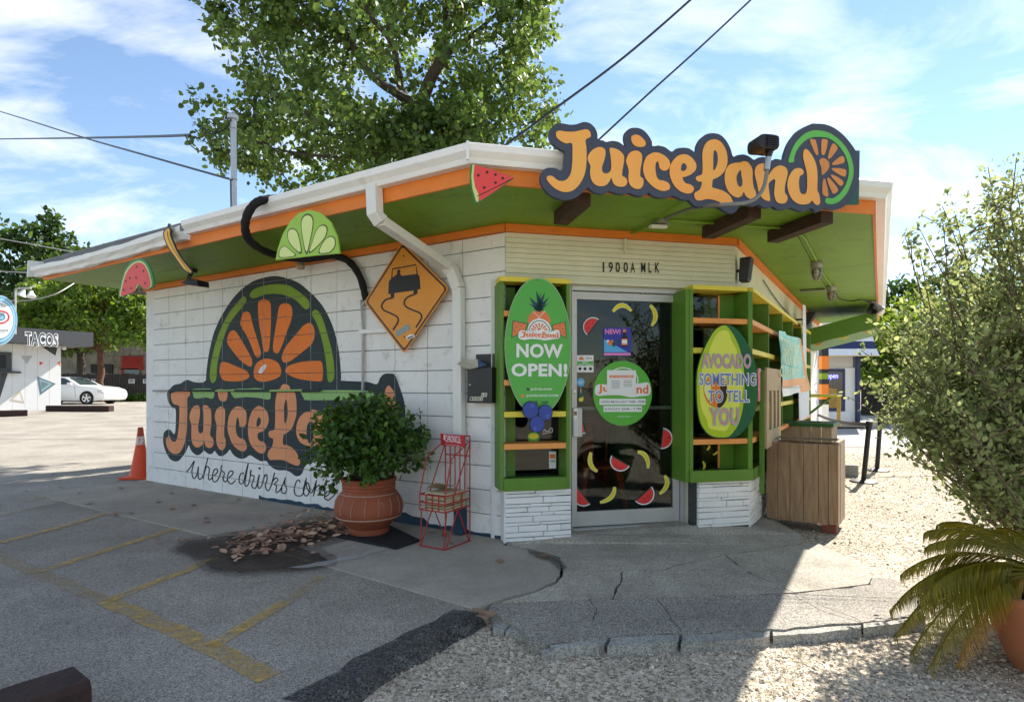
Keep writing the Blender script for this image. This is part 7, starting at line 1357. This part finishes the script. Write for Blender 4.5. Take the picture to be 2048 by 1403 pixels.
# ---- wires and the service mast on the roof
def wire(name, pts, r, lab, m=m_black, n=8):
    b = MB(); b.tube(sm([tuple(p) for p in pts], n, closed=False), r, 6); return tag(b.build(name, m, None, smooth=True), lab, 'cable', 'overhead cables')
wire('overhead_cable', [at(1000, 298, 8.0), at(1100, 225, 8.3), at(1250, 113, 8.8), at(1390, -8, 9.2), at(1500, -110, 9.6)], .018, 'thick black cable rising from the roof corner into the sky')
wire('overhead_cable', [at(1195, 282, 7.2), at(1300, 185, 7.5), at(1400, 95, 7.8), at(1510, -8, 8.1), at(1600, -95, 8.4)], .013, 'black cable rising behind the roof sign lettering')
mast = thing('service_mast', at(467, 425, 8.5), 'grey electrical service mast standing on the shop roof', 'mast'); m_mast = mat('galvanised_mast', (.42, .44, .46), .45, metal=.4)
b = MB(); b.tube([at(468, 445, 8.5), at(467, 238, 8.5)], .042, 12); b.build('pipe', m_mast, mast, smooth=True)
b = MB(); b.lathe([(.045, 0), (.075, .01), (.078, .06), (.05, .09), (.001, .1)], at(466, 240, 8.5), 14); b.build('weather_head', m_mast, mast, smooth=True)
for y in (257, 359): b = MB(); b.lathe([(.05, -.01), (.055, 0), (.05, .01)], at(467, y, 8.5), 14); b.build('clamp', m_mast, mast, smooth=True)
b = MB(); b.tube([at(462, 430, 8.46), at(461, 360, 8.46)], .008, 6); b.build('ground_wire', m_black, mast)
for k, p in enumerate(([(462, 235), (440, 240), (413, 237)], [(462, 238), (450, 258), (425, 268), (405, 255), (393, 250)], [(462, 240), (445, 262), (424, 264)], [(413, 237), (425, 248), (433, 258)], [(393, 250), (409, 265), (400, 275), (370, 272)], [(370, 270), (381, 290), (398, 302), (405, 300)])):
    b = MB(); b.tube(sm([tuple(at(x, y, 8.45)) for x, y in p], 5, closed=False), .008, 5); b.build('service_wire', m_black, mast, smooth=True)
wire('overhead_cable', [at(380, 270, 8.45), at(300, 273, 10), at(150, 276, 14), at(0, 278, 20), at(-150, 280, 28)], .02, 'twisted black service cable crossing the sky on the left')
wire('overhead_cable', [at(466, 360, 8.46), at(300, 313, 10), at(150, 270, 13), at(0, 223, 18), at(-150, 180, 26)], .016, 'thin black cable slanting up across the left sky')
wire('overhead_cable', [at(-40, 470, 24), at(100, 495, 24), at(240, 522, 25)], .02, 'pale cable in front of the left trees, upper one', m_pipe); wire('overhead_cable', [at(-40, 541, 24), at(60, 545, 24), at(110, 545, 25)], .022, 'pale cable in front of the left trees, middle one', m_pipe); wire('overhead_cable', [at(20, 601, 24), at(60, 600, 24), at(110, 588, 24), at(150, 565, 25)], .022, 'pale sagging cable above the taco hut', m_pipe)

# ================================================================== VEGETATION
def leaf_cloud(name, centers, radii, per, size, m, parent=None, seed=0, droop=.3, flat=.75, shape='oval', loc=None, up=.5):
    """leaves spread through clumps; each leaf its own little bent blade"""
    rg = np.random.default_rng(seed); cs = np.repeat(np.array(centers, float), per, 0); rs = np.repeat(np.array(radii, float), per)
    n = len(cs); d = rg.normal(size=(n, 3)); d /= np.linalg.norm(d, axis=1)[:, None]; rad = rs * rg.random(n) ** .45
    P = cs + d * rad[:, None] * np.array([1, 1, flat])
    s = size * rg.uniform(.45, 1.45, n)
    nrm = rg.normal(size=(n, 3)) + np.array([0, 0, up]); nrm /= np.linalg.norm(nrm, axis=1)[:, None]
    t = rg.normal(size=(n, 3)) + d * .8 + np.array([0, 0, -droop]); t -= nrm * (t * nrm).sum(1)[:, None]; t /= np.linalg.norm(t, axis=1)[:, None] + 1e-9
    q = np.cross(nrm, t)
    if shape == 'heart': prof_ = [(0, 0, 0), (.30, .42, .05), (.72, .34, .06), (1.0, 0, -.05), (.72, -.34, .06), (.30, -.42, .05)]
    elif shape == 'small': prof_ = [(0, 0, 0), (.5, .30, .06), (1.0, 0, 0), (.5, -.30, .06)]
    else: prof_ = [(0, 0, 0), (.35, .27, .05), (.75, .20, .03), (1.0, 0, -.08), (.75, -.20, .03), (.35, -.27, .05)]
    k = len(prof_); v = np.stack([P + (t * a + q * b_ + nrm * c) * s[:, None] for a, b_, c in prof_], 1)
    o0 = np.array(wloc(parent)) if parent is not None else np.array(loc if loc is not None else (0, 0, 0)); v = (v - o0).reshape(-1, 3)
    me = bpy.data.meshes.new(name); me.vertices.add(n * k); me.vertices.foreach_set('co', v.ravel().astype(np.float32))
    if k == 4: F = np.array([(0, 1, 2), (0, 2, 3)])
    else: F = np.array([(0, 1, 2), (0, 2, 3), (0, 3, 4), (0, 4, 5)])
    F = (F[None] + (np.arange(n) * k)[:, None, None]).reshape(-1, 3); nf = len(F)
    me.loops.add(nf * 3); me.loops.foreach_set('vertex_index', F.ravel().astype(np.int32)); me.polygons.add(nf)
    me.polygons.foreach_set('loop_start', (np.arange(nf) * 3).astype(np.int32)); me.polygons.foreach_set('loop_total', np.full(nf, 3, np.int32)); me.update(calc_edges=True); me.validate()
    me.materials.append(m); o = bpy.data.objects.new(name, me); C.objects.link(o)
    if parent is not None: o.parent = parent
    elif loc is not None: o.location = loc
    return o
m_bark = mat('grey_bark', (.085, .065, .05), .9, var=.5, scale=7, bump=.8, bscale=25, stretch=(3, 3, .8)); m_bark2 = mat('red_brown_bark', (.13, .06, .035), .9, var=.4, scale=6, bump=.6)
def bent(p0, p1, n=6, wob=.12, rr=random):
    p0, p1 = V3(p0), V3(p1); L_ = (p1 - p0).length; return [p0.lerp(p1, i / n) + (Vector((rr.uniform(-1, 1), rr.uniform(-1, 1), rr.uniform(-.5, .5))) * wob * L_ * .35 * math.sin(math.pi * i / n)) for i in range(n + 1)]
# ---- the big cottonwood behind the shop
rr = random.Random(77); TY = 13.3
ml1 = leafmat('cottonwood_leaf', (.062, .125, .026), (.12, .185, .045), .38, .5)
big = thing('cottonwood_tree', (at(838, 0, TY).x, TY, 0), 'tall leafy cottonwood tree rising behind the shop roof', 'tree')
fork = at(838, 218, TY); base = Vector((fork.x + .1, TY + .2, -.1))
limbs = []
b = MB(); b.tube(bent(base, fork, 7, .06, rr), [.36, .33, .31, .30, .29, .28, .27, .25], 12)
for pts, r0, r1 in (([(838, 222), (800, 190), (760, 165), (722, 125), (690, 60), (650, -40)], .17, .05), ([(836, 225), (806, 190), (796, 140), (783, 85), (740, 30), (700, -60)], .16, .05), ([(838, 225), (858, 165), (885, 110), (893, 50), (890, -20), (905, -140)], .22, .08), ([(885, 115), (925, 85), (980, 40), (1040, -20)], .11, .04), ([(842, 230), (900, 240), (980, 215), (1060, 170)], .09, .03), ([(830, 240), (760, 260), (660, 250), (560, 220)], .10, .03), ([(832, 260), (740, 310), (620, 310), (520, 290)], .08, .02), ([(850, 250), (930, 275), (1010, 260), (1080, 240)], .07, .02)):
    P = [at(x, y, TY + .5 * math.sin(i * 1.3 + pts[0][0]) + (pts[-1][0] - 838) * .001 * i) for i, (x, y) in enumerate(pts)]; P = [Vector(p) for p in sm([tuple(p) for p in P], 3, closed=False)]; limbs += P[3:]
    b.tube(P, list(np.linspace(r0 * .75, r1 * .5, len(P))), 8)
# crown: clumps placed through the volume the photo shows, joined by twigs to the limbs
def outline(px_):   # lower edge of the crown in photo pixels
    return np.interp(px_, [400, 440, 500, 580, 700, 800, 900, 1000, 1080, 1135], [300, 330, 380, 390, 350, 330, 330, 320, 305, 245])
cents = []; rads = []
while len(cents) < 900:
    px_ = rr.uniform(440, 1100); py_ = rr.uniform(-420, 385)
    if py_ > outline(px_) - 8: continue
    cx_ = (px_ - 772) / (338 if py_ > -60 else 300); cy_ = (py_ + 40) / 400
    if cx_ ** 2 * (1 if py_ < 100 else .85) + max(0, -cy_) ** 2 > 1: continue
    if px_ < 470 and 60 < py_ < 190: continue
    dd = rr.gauss(0, 1.5) * math.sqrt(max(.15, 1 - cx_ ** 2))
    near_fork = abs(px_ - 815) < 75 and 95 < py_ < 235
    if near_fork and rr.random() < .85: continue
    p = at(px_, py_, TY); p.y += dd; cents.append(tuple(p)); rads.append(rr.uniform(.25, .5))
for _ in range(70):
    p = at(rr.uniform(735, 960), rr.uniform(225, 335), TY - 1.3); p.y += rr.gauss(0, .4); cents.append(tuple(p)); rads.append(rr.uniform(.25, .45))
for c in cents[::4]:
    c = Vector(c); l_ = min(limbs, key=lambda q: (q - c).length); b.tube(bent(l_, c, 3, .25, rr), [.022, .016, .011, .006], 4, cap=False)
b.build('trunk', m_bark, big, smooth=True, recalc=False)
leaf_cloud('crown', cents, rads, 58, .108, ml1, big, seed=5, droop=.9, shape='heart', up=.2)
# ---- trees behind the left lot
def tree(name, lab, x, y, z0, h_trunk, crown, n_cl, per, size, lm, seed, trunk_r=.2, grp='trees beyond the lot', tm=m_bark):
    """crown: list of ellipsoids (dx, dz, rx, rz)"""
    rr = random.Random(seed); t = thing(name, (x, y, z0), lab, 'tree', grp); b = MB(); top = Vector((x, y, z0 + h_trunk)); b.tube(bent((x, y, z0 - .1), top, 5, .08, rr), list(np.linspace(trunk_r, trunk_r * .7, 6)), 10)
    cs = []; rs = []
    for dx, dz, rx, rz in crown:
        for _ in range(int(n_cl * rx * rz / sum(c[2] * c[3] for c in crown)) + 1):
            v = Vector((rr.gauss(0, 1), rr.gauss(0, 1), rr.gauss(0, 1))).normalized() * (rr.random() ** .3)
            p = Vector((x + dx + v.x * rx, y + v.y * rx, z0 + dz + v.z * rz)); cs.append(tuple(p)); rs.append(rr.uniform(.16, .30) * min(rx, rz) + .2)
        c = Vector((x + dx, y, z0 + dz)); b.tube(bent(top, c, 4, .2, rr), list(np.linspace(trunk_r * .55, trunk_r * .2, 5)), 7)
    for p in cs[::5]: b.tube(bent(top.lerp(Vector(p), .4), p, 3, .2, rr), [trunk_r * .2, trunk_r * .12, trunk_r * .08, .01], 4, cap=False)
    b.build('trunk', tm, t, smooth=True, recalc=False); leaf_cloud('crown', cs, rs, per, size, lm, t, seed=seed, droop=.3, shape='oval'); return t
mlA = leafmat('dark_tree_leaf', (.030, .070, .014), (.055, .105, .020), .3, .5); mlB = leafmat('bright_tree_leaf', (.075, .150, .018), (.130, .205, .035), .45, .45); mlC = leafmat('olive_tree_leaf', (.055, .10, .025), (.10, .14, .04), .35, .45)
def txy(px_, Y): return at(px_, 0, Y).x
tree('shade_tree', 'dark broad tree at the far left behind the taco hut', txy(35, 40), 40, .35, 4, [(0, 8.3, 4.5, 3.6), (-4, 6.5, 4, 3.2), (3.2, 6.2, 3.2, 2.8), (1, 11, 2.4, 1.8)], 190, 60, .36, mlA, 3, .35)
tree('shade_tree', 'rounded tree top left of the shop eave', txy(140, 46), 46, .35, 4.5, [(0, 8.5, 3.6, 3.2), (2.6, 9.8, 2.4, 2.0), (-2.6, 7, 3, 3)], 150, 60, .36, mlA, 4, .35)
tree('shade_tree', 'bright green street tree with reddish trunk behind the sedan', txy(201, 34.5), 34.5, .35, 3.0, [(.3, 5.2, 3.0, 1.9), (-2.3, 5.6, 2.4, 1.7), (2.4, 4.7, 2.1, 1.7), (.5, 6.6, 2.2, 1.4), (-3.6, 4.6, 1.7, 1.2)], 170, 70, .27, mlB, 5, .22, tm=m_bark2)
tree('shade_tree', 'leaning dark trunked tree just right of the taco hut', txy(150, 37), 37.5, .35, 3.0, [(-.6, 4.6, 2.4, 1.8), (.8, 6.0, 2.0, 1.6), (-2.8, 5.4, 2.2, 1.6)], 110, 60, .30, mlC, 6, .3)
tree('shade_tree', 'deep green tree against the far end of the mural wall', txy(300, 47), 48, .35, 4, [(0, 6.0, 3.4, 3.2), (-3, 7.5, 2.6, 2.2), (2.6, 7.4, 3.0, 2.4)], 130, 60, .38, mlA, 7, .35)
# ---- trees behind the kiosk on the right
tree('shade_tree', 'tall dark tree behind the kiosk awning', txy(1790, 30), 30, -.05, 3.4, [(0, 4.6, 2.4, 2.4), (1.5, 3.0, 2.0, 1.8), (-1.6, 3.6, 1.8, 2.0)], 130, 60, .28, mlA, 8, .25, 'trees behind the kiosk')
tree('shade_tree', 'yellowish green tree between the kiosk and the big shrub', txy(1815, 22), 22, -.05, 2.2, [(0, 3.3, 1.6, 1.5), (1.4, 2.4, 1.5, 1.3), (-.6, 2.2, 1.1, 1.0), (2.6, 3.6, 1.6, 1.6)], 120, 60, .2, mlB, 9, .18, 'trees behind the kiosk')
tree('shade_tree', 'broad background tree at the right edge behind the shrub', txy(1960, 27), 27, -.05, 3, [(0, 4, 3.0, 2.6), (3.2, 3.4, 3, 2.6)], 110, 55, .3, mlA, 10, .3, 'trees behind the kiosk')
tree('shade_tree', 'low dark tree filling the gap beside the kiosk wall', txy(1745, 33), 33, -.05, 1.8, [(0, 2.2, 1.9, 1.6), (1.8, 1.6, 1.8, 1.3)], 80, 55, .26, mlA, 11, .2, 'trees behind the kiosk')
b = MB(); rr = random.Random(3); f2 = thing('plank_fence', (txy(1790, 28), 26.5, ZG), 'dark plank fence in the shade right of the kiosk', 'fence')
x = txy(1722, 26.5)
while x < txy(1960, 26.5):
    b = MB(); b.box((x + .006, 26.5 + rr.uniform(-.01, .01), ZG - .05), (.188, 0, 0), (0, .025, 0), (0, 0, 1.75 + rr.uniform(-.04, .04))); b.build('plank', m_fence, f2); x += .2
# weeds along the far fence
rg = random.Random(9); cs = [(rg.uniform(x0f + 5, x1f), FY - rg.uniform(.1, .9), fz + rg.uniform(.05, .3)) for _ in range(60)]
tag(leaf_cloud('roadside_weeds', cs, [.3] * 60, 40, .16, mlB, None, 12, -1.0, .7, 'small', (0, 0, 0), .1), 'pale green weeds along the foot of the far fence', 'weeds', kind='stuff')
# ---- shrub in the terracotta pot
rr = random.Random(21); shr = thing('potted_shrub', pc0 + Vector((0, 0, .42)), 'leafy green shrub growing in the round-bellied terracotta pot', 'shrub'); ml2 = leafmat('shrub_leaf', (.035, .090, .016), (.085, .165, .028), .28, .5, .35)
b = MB(); cs = []; rs = []; pc1 = pc0 + Vector((0, 0, .40)); org = pc1 + Vector((0, 0, .02))
for k in range(120):
    a = rr.uniform(0, 6.283); el = rr.uniform(-.42, 1.45); r_ = rr.uniform(.55, 1.0) ** .6
    tip = pc1 + Vector((math.cos(a) * math.cos(el) * .50 * r_, math.sin(a) * math.cos(el) * .42 * r_, .30 + math.sin(el) * .44 * r_))
    if FL.dist(tip) < .06: tip = tip + FL.n * (.1 - FL.dist(tip))
    mid = org.lerp(tip, .5) + Vector((rr.uniform(-.05, .05), rr.uniform(-.05, .05), .06)); P = [Vector(p) for p in sm([tuple(org + Vector((math.cos(a) * .05, math.sin(a) * .05, 0))), tuple(mid), tuple(tip)], 4, closed=False)]
    if k % 2 == 0: b.tube(P, list(np.linspace(.007, .002, len(P))), 5, cap=False)
    for t_ in (.55, .75, .9, 1.0): cs.append(tuple(P[int((len(P) - 1) * t_)])); rs.append(.075)
for dx, dz, dd in ((-.5, -.12, .05), (-.42, -.22, .12), (.56, .1, -.08), (-.55, .06, .0)):
    p = pc1 + FL.u * -dx + FL.n * dd + Vector((0, 0, .15 + dz)); P = [Vector(q) for q in sm([tuple(org), tuple(org.lerp(p, .6) + Vector((0, 0, .08))), tuple(p)], 5, closed=False)]; b.tube(P, list(np.linspace(.006, .0015, len(P))), 5, cap=False)
    for t_ in (.7, .85, 1.0): cs.append(tuple(P[int((len(P) - 1) * t_)])); rs.append(.055)
b.build('stems', mat('shrub_stem', (.10, .07, .05), .8, var=.3), shr, smooth=True, recalc=False)
leaf_cloud('foliage', cs, [r * 1.25 for r in rs], 9, .062, ml2, shr, 22, .15, .9, 'oval', up=.7)
# ---- big grey-green shrub at the right edge
rr = random.Random(31); SY = 3.5; ml3 = leafmat('sage_leaf', (.135, .185, .065), (.25, .295, .13), .45, .4, .6); sage = thing('sage_bush', (3.45, SY, ZG), 'large grey-green bush with long loose shoots at the right edge', 'bush')
b = MB(); cs = []; rs = []; root = Vector((3.45, SY, ZG))
def shoot(tip, n_leafy=.55, r=.045, bend=.12):
    tip = V3(tip); mid = root.lerp(tip, .5) + Vector((rr.uniform(-bend, bend), rr.uniform(-bend, bend), rr.uniform(0, .15))); P = [Vector(q) for q in sm([tuple(root + Vector((rr.uniform(-.1, .1), rr.uniform(-.1, .1), 0))), tuple(mid), tuple(tip)], 9, closed=False)]
    if rr.random() < .6: b.tube(P, list(np.linspace(.011, .002, len(P))), 5, cap=False)
    for i in range(int(len(P) * (1 - n_leafy)), len(P)): cs.append(tuple(P[i])); rs.append(r * rr.uniform(.7, 1.3))
    for _ in range(3):
        i = rr.randrange(len(P) // 2, len(P) - 2); q = P[i] + Vector((rr.uniform(-.22, .22), rr.uniform(-.22, .22), rr.uniform(-.02, .25))); Q = [P[i].lerp(q, t) for t in (0, .33, .66, 1)]; b.tube(Q, [.004, .003, .0025, .002], 4, cap=False)
        for p in Q[1:]: cs.append(tuple(p)); rs.append(r)
lo = lambda x: np.interp(x, [1720, 1790, 1850, 1900, 1960, 2050, 2200], [720, 640, 600, 560, 520, 480, 460])
hi = lambda x: np.interp(x, [1720, 1780, 1850, 1900, 1950, 2050, 2200], [770, 880, 880, 900, 980, 1060, 1080])
for k in range(215):
    x = rr.uniform(1740, 2260) if k % 3 else rr.uniform(1780, 2060); y = rr.uniform(lo(x), hi(x)); shoot(at(x, y, SY + rr.gauss(.05, .26)), r=.055)
for _ in range(60):
    x = rr.uniform(1830, 2150); shoot(at(x, lo(x) - rr.uniform(-60, 190), SY + rr.gauss(0, .2)), .62, .030, .16)
for x, y in ((1809, 470), (1838, 505), (1885, 440), (1968, 345), (1985, 395), (2010, 365), (2040, 350), (1945, 450), (1730, 775), (1722, 700), (1745, 650), (1790, 900), (1935, 1030), (1955, 1005), (1900, 520), (1860, 560)): shoot(at(x, y, SY - .15), .6, .035, .2)
b.build('branches', mat('sage_branch', (.14, .10, .07), .85, var=.3), sage, smooth=True, recalc=False)
leaf_cloud('foliage', cs, rs, 8, .033, ml3, sage, 33, -.7, 1.0, 'oval', up=.3)
# ---- sago palm in its pot at the lower right
m_pot2 = mat('orange_terracotta', (.46, .17, .075), .6, var=.15, scale=5, bump=.15, dirt=(.35, .12, .06), dthr=(.6, .8), dscale=6); pp = Vector((2.53, 2.70, ZG))
p2 = thing('sago_pot', pp, 'tall tapered orange terracotta pot at the lower right edge', 'pot'); b = MB(); b.lathe([(0, 0), (.17, 0), (.19, .02), (.24, .14), (.285, .27), (.30, .34), (.315, .345), (.32, .375), (.30, .38), (.285, .35), (.28, .31)], pp, 44); b.build('body', m_pot2, p2, smooth=True); b = MB(); b.lathe([(0, .33), (.283, .32)], pp, 24); b.build('soil', m_soil, p2)
ml4 = leafmat('sago_leaflet', (.17, .17, .014), (.29, .24, .022), .45, .3, .4); ml5 = leafmat('dry_sago_leaflet', (.46, .27, .05), (.58, .36, .08), .35, .3, .5)
palm = thing('sago_palm', pp + Vector((0, 0, .33)), 'sago palm with arching olive and dry golden fronds in the terracotta pot', 'palm'); crown0 = pp + Vector((0, 0, .44))
b = MB(); b.lathe([(.0, -.15), (.10, -.15), (.13, -.05), (.10, .05), (.03, .10), (0, .11)], crown0, 18); b.build('trunk', mat('sago_trunk', (.06, .04, .025), .95, var=.5, scale=40, bump=1.0, bscale=60), palm, smooth=True)
def frond(a, L_, rise, drop, m, seed):
    L_ *= .74; rise *= .5; drop *= .66
    rr = random.Random(seed); b = MB(); P = []
    for i in range(25):
        t = i / 24; P.append(crown0 + Vector((math.cos(a) * L_ * (t - .08 * t * t), math.sin(a) * L_ * (t - .08 * t * t), rise * math.sin(t * 1.7) - drop * t ** 2.6)))
    b.tube(P, list(np.linspace(.010, .003, 25)), 5)
    for i in range(8 if 150 < math.degrees(a) < 200 else 3, 25):
        for h in range(5):
            f = min(24, i + h / 5); j = int(f); p = P[j].lerp(P[min(24, j + 1)], f - j); t = f / 24; tg = (P[min(24, j + 1)] - P[j - 1]).normalized(); side = tg.cross(Vector((0, 0, 1))).normalized(); upv = side.cross(tg)
            ln = (.145 * math.sin(math.pi * min(1, .18 + t * .86)) + .03) * rr.uniform(.9, 1.1)
            for s_ in (-1, 1):
                dr = (side * s_ * .8 + tg * .62 + upv * (.18 - .5 * t)).normalized(); e = p + dr * ln + Vector((0, 0, -.03 * rr.random() - .03)); w_ = tg * .0036; md = p.lerp(e, .5) + upv * .012
                b.add([p - w_, p + w_, md + w_ * .9, e, md - w_ * .9], [(0, 1, 2), (0, 2, 4), (4, 2, 3)])
    b.build('frond', m, palm, recalc=False)
for i, (deg, L_, ri, dr, m) in enumerate(((186, .98, .20, .48, ml4), (176, .95, .22, .40, ml4), (192, 1.0, .14, .60, ml4), (166, .9, .28, .30, ml4), (186, .66, .16, .80, ml5), (181, 1.0, .12, .55, ml4), (171, .98, .16, .46, ml4), (187, .9, .26, .36, ml4), (195, .92, .10, .66, ml4), (140, .75, .4, .1, ml4), (110, .8, .4, .1, ml4), (80, .8, .4, .2, ml4), (40, .85, .3, .3, ml4), (0, .85, .3, .3, ml4), (-40, .8, .3, .3, ml4), (-80, .8, .2, .4, ml4), (180, .8, .40, .12, ml4), (-60, .8, .25, .4, ml4))): frond(R(deg - 12 if deg > 155 else deg), L_, ri, dr, m, i)
# ---- fallen leaves
ml6 = leafmat('dry_leaf', (.36, .21, .13), (.50, .33, .22), .12, .45, .8)
def dryleaf(name):
    me = bpy.data.meshes.new(name); prof_ = [(-.5, 0, 0), (-.2, .28, .06), (.15, .30, .05), (.55, 0, .05), (.15, -.30, .07), (-.2, -.28, .05), (0, 0, .0)]
    me.from_pydata(prof_, [], [(0, 6, 1), (1, 6, 2), (2, 6, 3), (3, 6, 4), (4, 6, 5), (5, 6, 0)]); me.materials.append(ml6); return me
lm_ = dryleaf('fallen_leaf'); rr = random.Random(44)
for i, (x, y) in enumerate([(320, 1080), (318, 1078 - 0), (230, 1028), (228, 1030), (260, 1027), (317, 1005), (342, 985), (180, 1005), (158, 985), (55, 980), (85, 988), (125, 976), (240, 977), (345, 1017), (410, 1045), (412, 1033), (360, 1080), (433, 1092), (500, 1083), (385, 1010), (606, 1018), (660, 1110), (650, 1025), (735, 1045), (905, 1085), (886, 1068), (860, 1062), (960, 1222), (975, 1228), (480, 1000), (300, 965), (232, 947), (255, 945), (268, 962), (560, 1030), (1000, 1120), (1090, 1115), (1070, 1110), (430, 980), (390, 975)]):
    o = bpy.data.objects.new('fallen_leaf', lm_); C.objects.link(o); s_ = rr.uniform(.05, .095) if i not in (27, 28) else .12; p = gnd(x + rr.uniform(-4, 4), y + rr.uniform(-2, 2), .02 if x > 100 else .004); o.location = p; o.scale = (s_, s_, s_ * rr.uniform(.6, 1.4)); o.rotation_euler = (rr.uniform(-.25, .25), rr.uniform(-.25, .25), rr.uniform(0, 6.28))
    tag(o, 'dry brown leaf fallen on the pavement ' + ('in the gap of the broken kerb' if 940 < x < 990 and y > 1200 else 'below the newspaper rack' if x > 700 else 'near the painted parking lines' if (y > 1020 and x < 450) else 'along the foot of the mural wall' if x > 280 else 'in the lot by the traffic cone'), 'leaf', 'scattered fallen leaves')
V_ = []; F_ = []; pr_ = np.array([v.co[:] for v in lm_.vertices]); fc_ = [tuple(p.vertices) for p in lm_.polygons]
for k in range(420):
    t = rr.random(); px_, py_ = (468 + 225 * t ** .8 + rr.gauss(0, 24), 1092 - 47 * t + rr.gauss(0, 13)); hgt = .035 * max(0, 1 - abs(t - .65) * 1.6) * rr.random()
    p = gnd(px_, py_, ZS + .01); 
    if FL.dist(p) < .05: continue
    rm = Matrix.Rotation(rr.uniform(0, 6.28), 3, 'Z') @ Matrix.Rotation(rr.gauss(0, .28), 3, 'X') @ Matrix.Rotation(rr.gauss(0, .25), 3, 'Y'); s_ = rr.uniform(.03, .085); o0 = len(V_)
    V_ += [tuple(rm @ (Vector(v) * s_) + p + Vector((0, 0, hgt + .012))) for v in pr_]; F_ += [tuple(i + o0 for i in f) for f in fc_]
me = bpy.data.meshes.new('leaf_litter'); me.from_pydata(V_, [], F_); me.materials.append(ml6); o = bpy.data.objects.new('leaf_litter', me); C.objects.link(o); tag(o, 'heap of dry brown leaves blown against the terracotta pot', 'leaf litter', kind='stuff')
